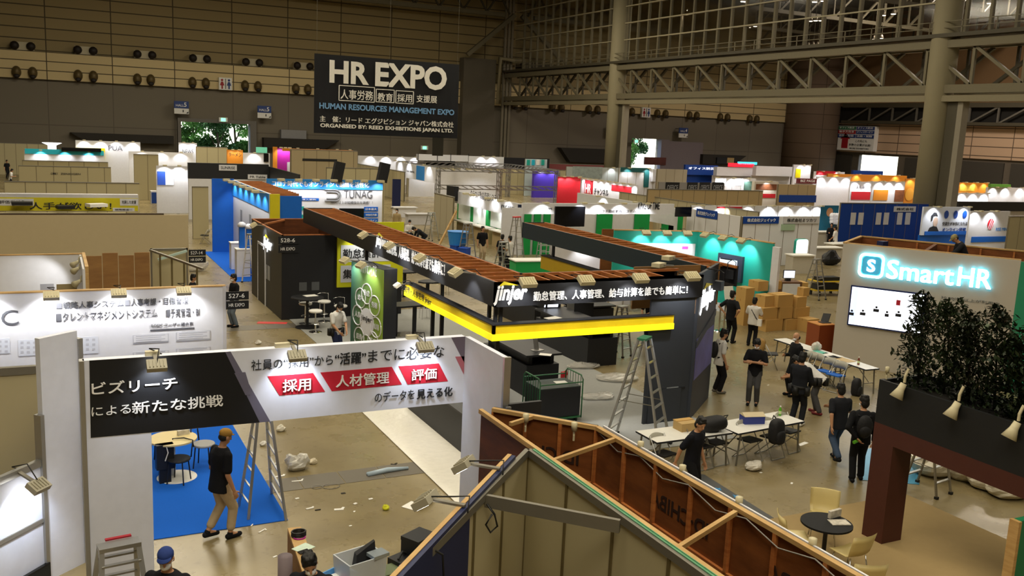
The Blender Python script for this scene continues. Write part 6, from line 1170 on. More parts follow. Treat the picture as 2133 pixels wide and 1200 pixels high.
# --- aluminium truss booth
X0t, Y0t = 28.4, 80.5
t = thing('exhibition_booth', 'open booth framed by aluminium lattice truss with white logo banners', 'booth', (30, 75, 0)); TR = mat('truss_aluminium', '#9a9a9c', .35, .6)
def lattice(a, b, s=.32, n=None, nm='truss_beam'):
    a, b = V(a), V(b); q = MB(); d = b-a; up = V((0, 0, 1)) if abs(d.normalized().z) < .9 else V((1, 0, 0)); side = d.cross(up).normalized(); offs = [up*s/2+side*s/2, up*s/2-side*s/2, -up*s/2+side*s/2, -up*s/2-side*s/2]
    for o_ in offs: q.bar(a+o_, b+o_, .06)
    n = n or max(3, int(d.length/.7))
    for i in range(n):
        p, r = a+d*(i/n), a+d*((i+1)/n); q.bar(p+offs[0], r+offs[2], .035).bar(p+offs[1], r+offs[3], .035).bar(p+offs[0], r+offs[1], .03)
    return q.to(nm, TR, t)
q0, q1, q2, q3 = ATX(830, 352, 29), ATX(912, 372, 29), ATY(1162, 378, 66), ATY(1090, 360, 78); zt_ = 3.1
ax, ay = q0.x, q0.y; bx_, by = 29.0, q1.y; cx_, cy2 = ATY(1160, 380, by).x, by; dx_, dy_ = cx_, ay
for a, b in (((ax, ay), (bx_, by)), ((bx_, by), (cx_, cy2)), ((cx_, cy2), (dx_, dy_)), ((dx_, dy_), (ax, ay)), (((ax+dx_)/2, ay), ((bx_+cx_)/2, by))):
    lattice((a[0], a[1], zt_), (b[0], b[1], zt_)); 
lattice((bx_, by, 1.6), (cx_, cy2, 1.6))
for a in ((ax, ay), (bx_, by), (cx_, cy2), (dx_, dy_), ((bx_+cx_)/2, by)): lattice((a[0], a[1], 0), (a[0], a[1], zt_), nm='truss_post')
bf = Face((ax-.25, ay), (bx_-.25, by)); q = MB(); bf.box(q, 0, bf.L, 1.9, 3.2, -.05, 0); bn = q.to('logo_banner', WB, t); q = MB(); bf.box(q, bf.L*.55, bf.L*.75, 1.95, 3.15, 0, .02); q.to('blue_square', SKYB, bn); text(bf, 'Smart Boarding', bf.L*.3, 2.4, .25, GI, bn, width=bf.L*.2)
for i, u in enumerate((.12, .36, .86)): dot_lamp(bf.p(u*bf.L, 3.35, .5), bf.p(u*bf.L, 2.6, 0), '%s lamp over the white truss booth banner' % ORD[i], 'lamps over the truss booth banner', 110, 110, back=bf.p(u*bf.L, 3.18, -.02))
for i, (u, y_) in enumerate(((.3, .5), (.5, .2), (.7, .8), (.2, .9), (.85, .5))): p = V((bx_+(cx_-bx_)*u, by+(ay-by)*y_, zt_-.3)); dot_lamp(p, p-V((0, 0, 2)), '%s bright lamp hung inside the aluminium truss frame' % ORD[i], 'lamps in the truss frame', 160, 140, 1.2, back=p+V((0, 0, .35)))
MB().box(bx_+1, cx_-1, ay-.2, ay-.1, 0, 2.6).to('back_wall', WB, t)
wf = Face(((bx_+cx_)/2, by+.3), (cx_-.3, by+.3))
F = wx('beige side wall of the green attendance booth', 905, 400, 944, 415, 21.6, '#aaa188')
# --- green attendance booth
Xk = 22.7; kA, kB = ATX(945, 397, Xk), ATX(1089, 426, Xk); zk = (kA.z+kB.z)/2; KF = Face((Xk, kA.y), (Xk, kB.y))
t = thing('exhibition_booth', 'green walled booth with four bright posters under a white slanting fascia', 'booth', (Xk, kB.y, 0))
q = MB(); KF.box(q, 0, KF.L, zk-.75, zk, -.1, 0); kf = q.to('white_fascia', WB, t); ptext(KF, 'クラウド勤怠管理システム', 980, 411, 1040, 406, GI, kf); text(KF, 'KING OF TIME', KF.uv(1045, 420)[0], zk-.55, .32, INK, kf, width=KF.uv(1079, 424)[0]-KF.uv(1045, 420)[0], bold=.01)
KW = Face((Xk+.5, kA.y+.5), (Xk+.5, kB.y+.6)); q = MB(); KW.box(q, 0, KW.L, 0, zk-.3, -.1, 0); kw = q.to('green_wall', GREEN, t)
for (a, b, c_, d_) in ((955, 427, 980, 463), (986, 430, 1013, 467), (1022, 432, 1046, 471), (1050, 435, 1078, 474)):
    q = MB(); u0, v0 = KW.uv(a, d_); u1, v1 = KW.uv(c_, b+3); KW.box(q, u0, u1, max(v0, .9), v1, 0, .03); q.to('poster', mat('lit_white_poster', '#f0f6f2', .5), kw)
for i, px in enumerate((986, 1000, 1033, 1060)): u = KF.uv(px, 405)[0]; dot_lamp(KF.p(u, zk+.05, .5), KF.p(u, zk-.5, 0), '%s lamp over the slanting white attendance fascia' % ORD[i], 'lamps over the attendance fascia', 60, 120, 1.3, back=KF.p(u, zk-.02, -.05)); spot('poster_beam', KF.p(u, zk-.9, -.1), KW.p(u+.3, 1.6, 0), 16, 120, t)
KC = Face((Xk-.3, kB.y), (Xk+1.3, kB.y)); q = MB(); KC.box(q, 0, .9, zk-1.0, zk, 0, .1); q.to('end_screen', mat('navy_screen', '#1d2740', .3), t); q = MB(); q.cbox((Xk-.2, kA.y-.3, zk-.6), .3, .9, .9, .2); q.to('loudspeaker', BK, t)
for i, (px, py) in enumerate(((1000, 497), (1035, 505), (1070, 510))):
    g = G(px, py+22); p = V((Xk-.1, kA.y-2.2-i*2.6)); t2 = thing('reception_counter', 'white counter in front of the green wall, %s from the beige side wall' % ORD[i], 'counter', (p.x, p.y, 0), 'white counters at the green wall'); MB().cbox((p.x, p.y, .9), .6, 2.3, .06).to('top', PAPER, t2); MB().cbox((p.x+.1, p.y, 0), .4, 2.1, .9).to('body', mat('beech_panel', '#a8946c', .6), t2)
F = wy('white front fascia booth with green stripes and big black screen', 1089, 423, 1405, 41.5, WB, 446, .12, 'booth', 'exhibition_booth', False, (.12, .36, .47, .62, .78), 'white attendance fascia', 120); FK = F
ptext(F, 'クラウド勤怠管理システム', 1238, 443, 1325, 437, GI, F.pn); text(F, 'KING OF TIME', F.uv(1328, 446)[0], F.zb+.25, .4, INK, F.pn, width=1.4, bold=.02); ptext(F, 'KING OF TIME', 1123, 437, 1150, 433, INK, F.pn)
MB().box(F.a.x, F.a.x+F.L, 43.8, 43.9, 0, F.zb+.1).to('back_wall', WB, F.t)
for px in (1100, 1120, 1140, 1260, 1338, 1395, 1408): a = ATY(px, 455, 43.7); MB().box(a.x-.2 if px < 1200 else a.x-.5, a.x+.2 if px < 1200 else a.x+.5, 43.68, 43.78, 0, F.zb).to('green_stripe', GREEN, F.t)
q = MB(); F.pbox(q, 1153, 472, 1217, 430, .02, .12); q.to('black_screen', SCREEN, F.t); q = MB(); F.pbox(q, 1404, 451, 1438, 431, .05, .15); q.to('black_screen', SCREEN, F.t)
F = wx('second white slanting fascia behind the attendance booth', 1203, 397, 1410, 440, 31.4, WB, 1.0, name='booth_fascia', cat='fascia', lamps=(.3, .68), lab='second slanting fascia', pw=130, rail=False); MB().box(31.4, 31.5, F.a.y-.2, F.a.y, 0, F.zb).box(31.4, 31.5, F.a.y-F.L, F.a.y-F.L+.2, 0, F.zb).to('support_post', WB, F.t)
wx('beige booth wall behind the second slanting fascia', 1290, 403, 1580, 440, 37.5, '#aea587')
wy('white low counter wall in front of the teal booth backs', 1150, 445, 1500, 36.2, '#cfd2cb', None, .1) if False else None
# --- blue-plate company booths
F = wy('white shell-scheme booth with two dark blue company plates and a grey one', 1545, 451, 1708, 37.7, WP, None, .08, 'booth', 'exhibition_booth', False); sub(F, 1547, 451, 1622, 466, DBLUE, 'company_plate', .05, txt='株式会社ジェイック'); sub(F, 1630, 451, 1706, 466, GREYW, 'company_plate', .05, txt='株式会社ミツカリ', tm=INK); sub(F, 1626, 467, 1655, 480, mat('pale_green_print', '#a8bfa4', .5), 'green_print', .06)
wx('white shell-scheme side wall with a dark blue company plate', 1432, 434, 1546, 452, ATY(1546, 451, 37.7).x, WP, t=F.t, part='side_wall', rail=False); sw_ = Face((ATY(1546, 451, 37.7).x-.0, 41.6), (ATY(1546, 451, 37.7).x-.0, 37.7)); q = MB(); sw_.box(q, .1, 1.9, 2.3, 2.75, 0, .05); pl = q.to('company_plate', DBLUE, F.t); text(sw_, '株式会社ジェイック', .25, 2.42, .2, WHITEINK, pl, width=1.5, d=.06, bold=.02)
F = wy('white bright booth row with seven lamps behind the blue plates', 1440, 428, 1710, 45.5, WP, None, .08, 'booth', 'exhibition_booth', False, (.05, .22, .42, .58, .72, .86, .97), 'white booth row behind the company plates', 130); sub(F, 1493, 431, 1545, 434, RED, 'red_stripe', .05)
F = wy('teal mural booth wall with orange blobs', 1708, 428, 1748, 46.5, mat('mural_teal', '#2a7390', .6, var=.15), None, .1, 'booth', 'exhibition_booth', False); u, v = F.uv(1728, 442); disc(F, u, v, .3, mat('peach', '#d9a070', .5), F.pn, 'peach_disc'); 
g = G(1716, 492); t = thing('sofa', 'orange-brown sofa in front of the teal mural', 'sofa', (g.x, g.y, 0)); MB().cbox((g.x, g.y+.4, 0), 1.6, .7, .45).to('seat', mat('rust_fabric', '#8a3a22', .8), t); MB().cbox((g.x, g.y+.8, 0), 1.6, .2, .85).to('backrest', mat('rust_fabric', '#8a3a22', .8), t)
q = MB(); g = G(1738, 505)
t = thing('balloon_bunch', 'bunch of white balloons before the blue wall', 'balloon', (g.x, g.y, 0)); rnd = random.Random(5)
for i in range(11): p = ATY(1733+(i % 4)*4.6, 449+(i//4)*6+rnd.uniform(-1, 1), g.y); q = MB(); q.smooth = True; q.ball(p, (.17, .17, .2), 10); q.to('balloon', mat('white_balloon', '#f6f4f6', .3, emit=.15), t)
MB().tube([(g.x, g.y, 0), (g.x, g.y, 1.4)], .02, 6).to('stand', BK, t)
F = wy('deep blue walled booth with white posters and small company plate', 1752, 424, 1935, 42.5, '#113a8e', None, .1, 'booth', 'exhibition_booth', True)
for x in (1770, 1786, 1823, 1839, 1867, 1884): sub(F, x, 443, x+13, 468, GREYW, 'poster', .03)
sub(F, 1861, 430, 1907, 441, GREYW, 'company_plate', .05, txt='株式会社', tm=INK)
F = wy('white training poster booth with woman portrait and blue discs', 1925, 431, 2022, 40.5, mat('pale_blue_white', '#d5dcea', .5), 490, .12, 'booth', 'exhibition_booth', False, (.2, .85), 'training poster', 130)
sub(F, 1925, 481, 2021, 490, BLUE, 'blue_base', .03)
for x in (1971, 1990, 2009): u, v = F.uv(x, 447); disc(F, u, v, .26, DBLUE, F.pn, 'blue_disc', .02, .8)
ptext(F, '受講生が本気になれる', 1962, 470, 2015, 462, GI, F.pn, bold=.01); ptext(F, 'オンライン研修', 1962, 482, 2012, 474, DBLUE, F.pn, bold=.03)
q = MB(); 
for (x, y, a, b) in ((1948, 462, .21, .3),): u, v = F.uv(x, y); F.poly(q, [(u+a*math.cos(k*R(15)), v+b*math.sin(k*R(15))) for k in range(24)], .02, .028)
q.to('portrait_face', mat('pale_skin_print', '#cbb3a4', .6), F.pn); q = MB(); u, v = F.uv(1946, 452); F.poly(q, [(u-.28, v-.25), (u-.3, v+.1), (u-.1, v+.3), (u+.15, v+.27), (u+.28, v+.05), (u+.1, v+.08), (u-.12, v+.02), (u-.18, v-.25)], .028, .034); q.to('portrait_hair', INK, F.pn); q = MB(); u, v = F.uv(1943, 479); F.poly(q, [(u-.5, v-.12), (u-.35, v+.15), (u-.05, v+.24), (u+.3, v+.2), (u+.55, v-.12)], .02, .028); q.to('portrait_jacket', INK, F.pn)
MB().box(F.a.x, F.a.x+F.L, 40.6, 40.7, 0, F.zb).to('lower_wall', BLUE, F.t)
F = wy('white corner poster wall with striped red disc', 2022, 440, 2105, 38.8, WB, None, .12, 'booth', 'exhibition_booth', False, (.1, .5), 'red disc poster', 130); u, v = F.uv(2063, 467); disc(F, u, v, .36, RED, F.pn, 'red_disc', .02, .8); ptext(F, 'RISE MIND', 2074, 481, 2102, 474, SKYB, F.pn)
for k in range(3):
    q = MB(); F.poly(q, [(u-.25+k*.16, v-.34), (u-.19+k*.16, v-.34), (u+.05+k*.16, v+.34), (u-.0+k*.16, v+.34)], .027, .032); q.to('stripe', WB, F.pn)
sub(F, 2022, 492, 2105, 505, BLUE, 'blue_base', .03)
wy('beige cut-off wall at the picture edge beyond the red disc poster', 2104, 452, 2180, 36.5)
# --- white counters in the aisle beyond the teal wall
for i, (px, py, w_, h_, rz) in enumerate(((1700, 519, 2.6, 1.1, -.05), (1640, 530, 1.8, .95, -.1), (1716, 545, 2.6, .8, -.1), (1672, 570, 1.4, .95, -.1), (1755, 535, 2.0, .8, .1))):
    g = G(px, py); t = thing('white_counter', ['white reception counter below the mural sofa', 'white counter standing behind the lightbox sign', 'low white counter in front of the dark bag', 'small white counter behind the lightbox pole', 'white counter by the walking man in white'][i], 'counter', (g.x, g.y, 0), 'white counters in the far aisle'); MB().cbox((g.x, g.y+.3, 0), w_*.92, .6, h_-.05, rz).to('body', mat('counter_cream', '#c6c0b2', .6), t); MB().cbox((g.x, g.y+.3, h_-.05), w_, .75, .06, rz).to('top', PAPER, t)
g = G(1712, 548); blob((g.x, g.y-.6, 0), (.6, .4, .4), BLACK, 'cloth_bundle', 'black bundle of cloth on the floor by the low white counter', 'bundle', 3)
g = G(1636, 508); t = thing('high_table', 'small white high table before the grey company plate', 'table', (g.x, g.y, 0)); MB().lathe([(.45, 1.0), (.45, 1.03)], (g.x, g.y, 0), 20).to('table_top', PAPER, t); MB().lathe([(.03, 0), (.03, 1.0)], (g.x, g.y, 0), 8).to('stem', ALU, t)
# --- red and white channel booth, purple booth, etc. (middle distance)
F = wy('red walled booth with three lamps', 1163, 368, 1210, 66, RED, None, .1, 'booth', 'exhibition_booth', False, (.15, .5, .85), 'red wall', 90)
F = wx('white channel fascia with red logo block', 1212, 371, 1328, 386, ATY(1212, 371, 66).x, WB, 1.5, name='booth_fascia', cat='fascia', lamps=(.05, .15, .26, .37, .48, .6, .72, .85, .96), lab='white channel fascia', pw=70, rail=False); FC = F
q = MB(); F.pbox(q, 1218, 402, 1236, 377, 0, .05); rb = q.to('red_block', RED, F.pn); a_, b_ = F.uv(1219, 393); text(F, 'HR', a_+.1, F.zb+.35, .75, WHITEINK, rb, width=.9 if F.uv(1235, 393)[0]-a_ > 1 else (F.uv(1235, 393)[0]-a_)*.8, d=.06, bold=.02); text(F, 'チャンネル', F.uv(1238, 395)[0], F.zb+.3, .55, INK, F.pn, width=F.uv(1268, 395)[0]-F.uv(1238, 395)[0], bold=.04); q = MB(); F.pbox(q, 1274, 397, 1316, 390, 0, .03); q.to('red_strip', RED, F.pn)
MB().box(F.a.x, F.a.x+.2, F.a.y-.2, F.a.y, 0, F.zb).box(F.a.x, F.a.x+.2, F.a.y-F.L, F.a.y-F.L+.2, 0, F.zb).to('support_post', WB, F.t)
F = wy('purple lit tower booth behind the truss', 1113, 355, 1164, 82, PURP, None, .4, 'booth', 'exhibition_booth', False, (.3, .75), 'purple tower', 90, txt=('Smart Talent', .15, .9, .06, .7), tm=WHITEINK)
F = wy('pale grey booth with mural and two lit white panels', 1180, 347, 1325, 82, '#a5adac', None, .1, 'booth', 'exhibition_booth', False, (.64, .92), 'pale mural booth', 110); sub(F, 1192, 348, 1255, 370, mat('grey_mural', '#8b9896', .6, var=.4, scale=3), 'mural', .03)
wy('red topped low booth before the narrow gate', 1130, 341, 1272, 92, mat('dull_red', '#6e3434', .6), None, .2)
F = wy('teal sign booth beside the concrete column', 1290, 350, 1372, 74, WP, None, .1, 'booth', 'exhibition_booth', False, (.2, .7), 'teal sign booth', 90); sub(F, 1292, 350, 1352, 358, mat('dark_teal', '#1d5f60', .5), 'teal_sign', .05); sub(F, 1340, 358, 1352, 390, mat('dark_teal', '#1d5f60', .5), 'teal_column', .08); sub(F, 1355, 353, 1368, 378, WB, 'white_box', .3)
F = wy('beige and white block booth with dark posters', 1370, 352, 1432, 72, '#a89f8a', None, .2, 'booth', 'exhibition_booth', False)
F = wy('dark poster booth with three black menu boards', 1372, 379, 1510, 60, '#8d8a88', None, .1, 'booth', 'exhibition_booth', False)
for a, b in ((1385, 1415), (1430, 1453), (1456, 1479), (1482, 1507)): sub(F, a, 380, b, 402, BLACK, 'black_board', .05, txt='OFFICE', tm=INKG)
wy('long tan counter fascia with slanting roof edge', 1350, 395, 1590, 53, '#b39c72', None, .15)
F = wy('blue lit sign tower with white lettering', 1428, 343, 1496, 84, DBLUE, 364, .3, 'booth', 'exhibition_booth', False, (), '', txt=('オフィス防災', .1, .55, .25, .8), tm=mat('white_sign_glow', '#ffffff', .4, emit=1.5)); MB().box(F.a.x, F.a.x+F.L, 84.4, 84.5, 0, F.zb).to('back_wall', DBLUE, F.t)
F = wy('white box fascia with red sign letters on top', 1494, 348, 1576, 82, WB, 366, .6, 'booth', 'exhibition_booth', False); sub(F, 1516, 341, 1570, 347, mat('red_sign_glow', '#e02030', .4, emit=1.5), 'red_letters', .1); MB().box(F.a.x, F.a.x+F.L, 82.7, 82.8, 0, F.zb).to('back_wall', WB, F.t); sub(F, 1536, 338, 1576, 342, mat('cyan_sign_glow', '#40c8f0', .4, emit=1.5), 'cyan_letters', .1)
F = wy('second white box fascia beside the red lettered one', 1576, 346, 1658, 80, WB, 366, .6, 'booth', 'exhibition_booth', False); MB().box(F.a.x, F.a.x+F.L, 80.7, 80.8, 0, F.zb).to('back_wall', WB, F.t)
F = wy('white flower and yellow sign booth near the doorway', 1654, 343, 1690, 78, WB, None, .2, 'booth', 'exhibition_booth', False, (.4, .8), 'yellow sign booth', 110); sub(F, 1656, 352, 1668, 370, YEL, 'yellow_sign', .05)
F = wy('glowing white poster booth with photo prints', 1490, 370, 1575, 66, WP, None, .1, 'booth', 'exhibition_booth', False, (.0, .4, .75), 'photo print booth', 120); sub(F, 1490, 373, 1512, 386, mat('glow_white', '#f6fbff', .4), 'lit_panel', .05); sub(F, 1530, 373, 1548, 386, mat('glow_white', '#f6fbff', .4), 'lit_panel', .05); sub(F, 1548, 378, 1570, 408, mat('green_print', '#587a70', .5, var=.5, scale=3), 'photo_print', .05)
F = wy('tall brown and white print column beside the tan panel booth', 1572, 378, 1622, 56, mat('print_white', '#d6cfc4', .5), None, .3, 'booth', 'exhibition_booth', False, (.5,), 'brown print column', 100); sub(F, 1574, 384, 1618, 395, mat('brown_print', '#7a4a30', .5, var=.5, scale=4), 'photo_print', .03); sub(F, 1574, 404, 1615, 412, RED, 'red_strip', .03)
F = wy('tan panel booth with dark blue lower stripe', 1622, 384, 1700, 54, '#b7a27c', None, .15, 'booth', 'exhibition_booth', False); sub(F, 1622, 407, 1700, 421, DBLUE, 'blue_stripe', .05)
F = wy('dark red sign strip booth above the tan panel', 1664, 372, 1702, 62, mat('dark_red', '#6a1c28', .5), 382, .3, 'booth', 'exhibition_booth', False, txt=('BIZ PAGE', .1, .3, .5, .8), tm=WHITEINK); MB().box(F.a.x, F.a.x+F.L, 62.4, 62.5, 0, F.zb).to('back_wall', WB, F.t)
# --- bright food and office booths near the thick column
F = wy('white arched lamp booth row before the doorway', 1702, 368, 1772, 64, WB, None, .1, 'booth', 'exhibition_booth', False, (.12, .5, .87), 'white row before the doorway', 150)
F = wy('orange roofed booth with warm lamps below the doorway', 1725, 362, 1890, 72, ORG, None, .2, 'booth', 'exhibition_booth', False, (.1, .35, .6, .85), 'orange roofed booth', 80)
F = wy('white over red panel booth beside the orange posters', 1772, 378, 1817, 58, WB, None, .1, 'booth', 'exhibition_booth', False, (.2, .8), 'white over red panel', 120); sub(F, 1772, 400, 1816, 416, RED, 'red_panel', .03); ptext(F, 'まんぷく丼', 1783, 393, 1815, 386, GI, F.pn)
F = wy('white and orange food poster booth', 1818, 378, 1886, 56, WB, None, .1, 'booth', 'exhibition_booth', False, (.2, .5, .8), 'orange food posters', 130); sub(F, 1818, 396, 1850, 417, ORG, 'food_poster', .03); sub(F, 1862, 396, 1884, 420, mat('brown_print', '#7a4a30', .5, var=.5, scale=4), 'food_poster', .03)
F = wy('big orange gourd poster booth', 1887, 372, 1934, 57, ORG, None, .1, 'booth', 'exhibition_booth', False, (.2, .6), 'orange gourd poster', 80); u, v = F.uv(1894, 405); disc(F, u, v, .55, mat('gourd_orange', '#e8a840', .5), F.pn, 'gourd', .02); sub(F, 1912, 398, 1948, 424, mat('kraft_panel', '#a58a70', .6), 'kraft_panel', .1, txt='花', tm=INK)
F = wy('yellow and white grocery booth beyond the thick column', 1996, 380, 2060, 66, ORG, None, .1, 'booth', 'exhibition_booth', False, (.15, .5, .85), 'yellow grocery booth', 110); sub(F, 1998, 386, 2030, 398, mat('gold_print', '#d9b040', .5, var=.4, scale=3), 'print', .03)
F = wy('white glowing booth row beyond the thick column', 1994, 402, 2060, 54, WB, None, .1, 'booth', 'exhibition_booth', False, (.15, .5, .85), 'white row beyond the thick column', 150)
F = wy('white glowing booth at the picture edge, green plants on top', 2056, 390, 2180, 58, WB, None, .1, 'booth', 'exhibition_booth', False, (.1, .3, .55), 'white booth with green top', 150); sub(F, 2058, 384, 2100, 389, mat('plant_green', '#5f9a3a', .6, var=.3, scale=5), 'green_top', .3)
F = wy('dark partition top below the white glowing booths', 1998, 420, 2180, 47, BK, 440, .2, 'fascia', 'booth_fascia', False); MB().box(F.a.x, F.a.x+F.L, 47.3, 47.4, 0, F.zb).to('back_wall', WB, F.t)
F = wy('dark blue small roof booth in front of the doorway', 1778, 355, 1840, 74, DBLUE, 368, .3, 'booth', 'exhibition_booth', False); MB().box(F.a.x, F.a.x+F.L, 74.4, 74.5, 0, F.zb).to('back_wall', WB, F.t)
F = wy('white and pink shop booth before the bright doorway', 1696, 357, 1760, 76, WB, None, .1, 'booth', 'exhibition_booth', False, (.2, .7), 'white and pink shop booth', 100); sub(F, 1700, 357, 1740, 364, RED, 'red_sign', .05)
# --- boards on the far walls
p = ATX(1790, 262, 108.8); bbF = Face((108.9, ATX(1748, 262, 108.9).y), (108.9, ATX(1824, 262, 108.9).y)); zt2 = ATX(1750, 262, 108.9).z; zb2 = ATX(1748, 312, 108.9).z
t = thing('guide_board', 'multi-coloured exhibitor guide board with red arrow on the end wall', 'sign', (108.9, bbF.a.y, zb2)); q = MB(); bbF.box(q, 0, bbF.L, zb2, zt2, -.78, 0); pn_ = q.to('board', SIGNW, t); hh = (zt2-zb2)/6
for r_ in range(3):
    for c_ in range(2):
        q = MB(); bbF.box(q, bbF.L*.5*c_, bbF.L*.5*(c_+1)-.1, zt2-hh*(r_+1)+.05, zt2-hh*r_-.05, 0, .05); o = q.to('coloured_field', [[mat('field_green', '#2d6a4a', .5), SRED, SIGNB][r_], SIGNB][c_], pn_)
        text(bbF, [['オフィス防災', '働き方改革', '会計・財務'], ['オフィス防災', 'オフィスサービス', '法務・知財']][c_][r_], bbF.L*.5*c_+.2, zt2-hh*(r_+1)+.2, hh*.5, WHITEINK, o, width=bbF.L*.42, d=.06, bold=.02)
q = MB(); bbF.poly(q, [(.9, zb2+.3), (2.1, zb2+.3), (2.1, zb2+1.7), (2.5, zb2+1.7), (1.5, zb2+2.6), (.5, zb2+1.7), (.9, zb2+1.7)], 0, .05); q.to('red_arrow', SRED, pn_)
text(bbF, 'この先にも', bbF.L*.5, zb2+hh*2.05, hh*.6, INK, pn_, width=bbF.L*.32, bold=.03); text(bbF, '多数の企業が出展!', bbF.L*.33, zb2+hh*1.1, hh*.6, INK, pn_, width=bbF.L*.6, bold=.03); text(bbF, 'MORE EXHIBITORS', bbF.L*.36, zb2+hh*.35, hh*.35, INK, pn_, width=bbF.L*.52, bold=.03)
F = wy('dark food advert under the second hall sign, on the violet pier', 1343, 327, 1388, 111.0, mat('food_print', '#5a2c26', .5, var=.7, scale=.8), 343, .2, 'advert', 'wall_advert', False)
F = wy('black and white logo boards beside the red sign letters', 1494, 328, 1530, 110.62, BK, 341, .27, 'sign', 'logo_board', False); sub(F, 1514, 329, 1529, 340, mat('tan_board', '#b79a66', .7), 'tan_logo', .05)
# --- the big black banner
YBN = 78.0; a, b = ATY(655, 111, YBN), ATY(957, 136, YBN); zb3 = ATY(657, 277, YBN).z; BF = Face((a.x, YBN), (b.x, YBN)); za = a.z
t = thing('hanging_banner', 'large black fair banner with white and blue lettering hanging before the far wall', 'banner', (a.x, YBN, zb3)); q = MB(); n = 10
vs = []; 
for i in range(n+1):
    u = BF.L*i/n; bow = .12*math.sin(i*1.3)
    for (z, d) in ((zb3, bow), (za, 0)): vs += [BF.p(u, z, d), BF.p(u, z, d-.03)]
fs = []
for i in range(n):
    k = i*4; fs += [(k, k+4, k+6, k+2), (k+5, k+1, k+3, k+7), (k+1, k+5, k+4, k), (k+2, k+6, k+7, k+3)]
fs += [(0, 2, 3, 1), (n*4+1, n*4+3, n*4+2, n*4)]; q.add(vs, fs); cl = q.to('cloth', mat('banner_black', '#101218', .8), t)
BW_ = mat('banner_white', '#e9e8e2', .7); BB = mat('banner_blue', '#6f9fd0', .7)
def bt(s_, x0, y0, x1, y1, m, **k): ptext(BF, s_, x0, y0, x1, y1, m, cl, d=.16, ext=.02, **k)
bt('HR', 685, 172, 768, 131, BW_, bold=.035); bt('EXPO', 780, 180, 930, 140, BW_, bold=.035)
bt('人事労務', 708, 206, 776, 190, BW_, bold=.02); bt('教育', 785, 210, 817, 195, BW_, bold=.02); bt('採用', 826, 212, 857, 197, BW_, bold=.02); bt('支援展', 866, 213, 909, 200, BW_, bold=.02)
for (x0, y0, x1, y1) in ((705, 182.5, 779, 209), (782, 188, 820, 212), (823, 191, 860, 214.5)):
    u0, v0 = BF.uv(x0, y1); u1, v1 = BF.uv(x1, y0); q = MB()
    for (p_, r_) in (((u0, v0), (u1, v0)), ((u1, v0), (u1, v1)), ((u1, v1), (u0, v1)), ((u0, v1), (u0, v0))): q.bar(BF.p(*p_, .16), BF.p(*r_, .16), .06)
    q.to('frame', BW_, cl)
bt('HUMAN RESOURCES MANAGEMENT EXPO', 664, 229, 945, 224, BB, bold=.03) if False else text(BF, 'HUMAN RESOURCES MANAGEMENT EXPO', BF.uv(664, 226)[0], BF.uv(664, 226)[1], .5, BB, cl, width=BF.uv(945, 226)[0]-BF.uv(664, 226)[0], bold=.03, d=.16, ext=.02)
u0, v0 = BF.uv(665, 252); u1 = BF.uv(943, 262)[0]; text(BF, '主　催：リード エグジビション ジャパン株式会社', u0, v0-.05, .5, BW_, cl, width=u1-u0, bold=.03, d=.16, ext=.02); u0, v0 = BF.uv(666, 267); text(BF, 'ORGANISED BY: REED EXHIBITIONS JAPAN LTD.', u0, v0, .42, BW_, cl, width=u1-u0, bold=.03, d=.16, ext=.02)
for u in (.2, BF.L/2, BF.L-.2): MB().tube([BF.p(u, za, 0), BF.p(u, 26, 0)], .012, 5).to('hanging_wire', STEELD, t)
MB().box(BF.p(BF.L*.82, 0).x, BF.p(BF.L*.9, 0).x, YBN-.02, YBN+.02, zb3-1.6, zb3).to('tail_cloth', mat('banner_tail', '#2a2820', .9), t)
# --- work area behind the black booth: crates, ladders, gear
g = G(952, 541); t = thing('plastic_tub', 'large blue plastic tub standing on the blue crates', 'tub', (g.x, g.y, 0)); q = MB(); q.lathe([(.42, 0.765), (.52, 1.4), (.55, 1.45)], (g.x, g.y, 0), 20); q.to('tub_body', SKYB, t)
for i, (px, py, zz) in enumerate(((950, 530, 0), (965, 535, 0), (952, 530, .4), (980, 540, 0), (966, 536, .4))):
    g = G(px, py+12); t = thing('plastic_crate', 'blue plastic crate in the work area, %s of the heap' % ['bottom one under the tub', 'bottom one in the middle', 'upper one beside the tub', 'lone one near the ladder', 'upper one in the middle'][i], 'crate', (g.x, g.y, zz), 'blue plastic crates'); MB().cbox((g.x, g.y, zz), .62, .45, .36, .2*i).to('crate_body', mat('crate_blue', '#1d49a8', .5), t); MB().cbox((g.x, g.y, zz+.34), .66, .49, .03, .2*i).to('rim', mat('crate_blue', '#1d49a8', .5), t)
for i, (px, py, H_, rz, lab) in enumerate(((972, 545, 1.9, .3, 'aluminium stepladder in front of the blue crates'), (1047, 572, 1.5, .2, 'short stepladder beside the man in the white tee'), (1072, 553, 2.4, .4, 'tall stepladder with red cap between the two workers'), (1130, 575, 2.2, -.1, 'stepladder under the black rear beam'), (1225, 470, 1.9, .2, 'stepladder beneath the big black screen'), (897, 500, 1.6, .4, 'stepladder beside the seated workers'))):
    g = G(px, py); stepladder((g.x, g.y), rz, H_, lab, .42, .55, .38, cap=RED if 'red' in lab else None)
g = G(905, 530); MB().bar((g.x, g.y, 0), (g.x+1.5, g.y+.8, 2.2), .09).to('timber_pole', PINE); tag(bpy.data.objects['timber_pole'], 'long pine pole leaning in the work area', 'pole')
for i, (px, py, m_) in enumerate(((842, 440, WB), (870, 455, GREYW))):
    g = G(px, py+12); t = thing('work_table', ['white desk by the truss booth with bottles', 'grey equipment table behind the seated workers'][i], 'table', (g.x, g.y, 0)); MB().cbox((g.x, g.y, .68), 1.8, .8, .06).to('table_top', m_, t); MB().cbox((g.x, g.y, 0), 1.6, .6, .68).to('body', m_, t)
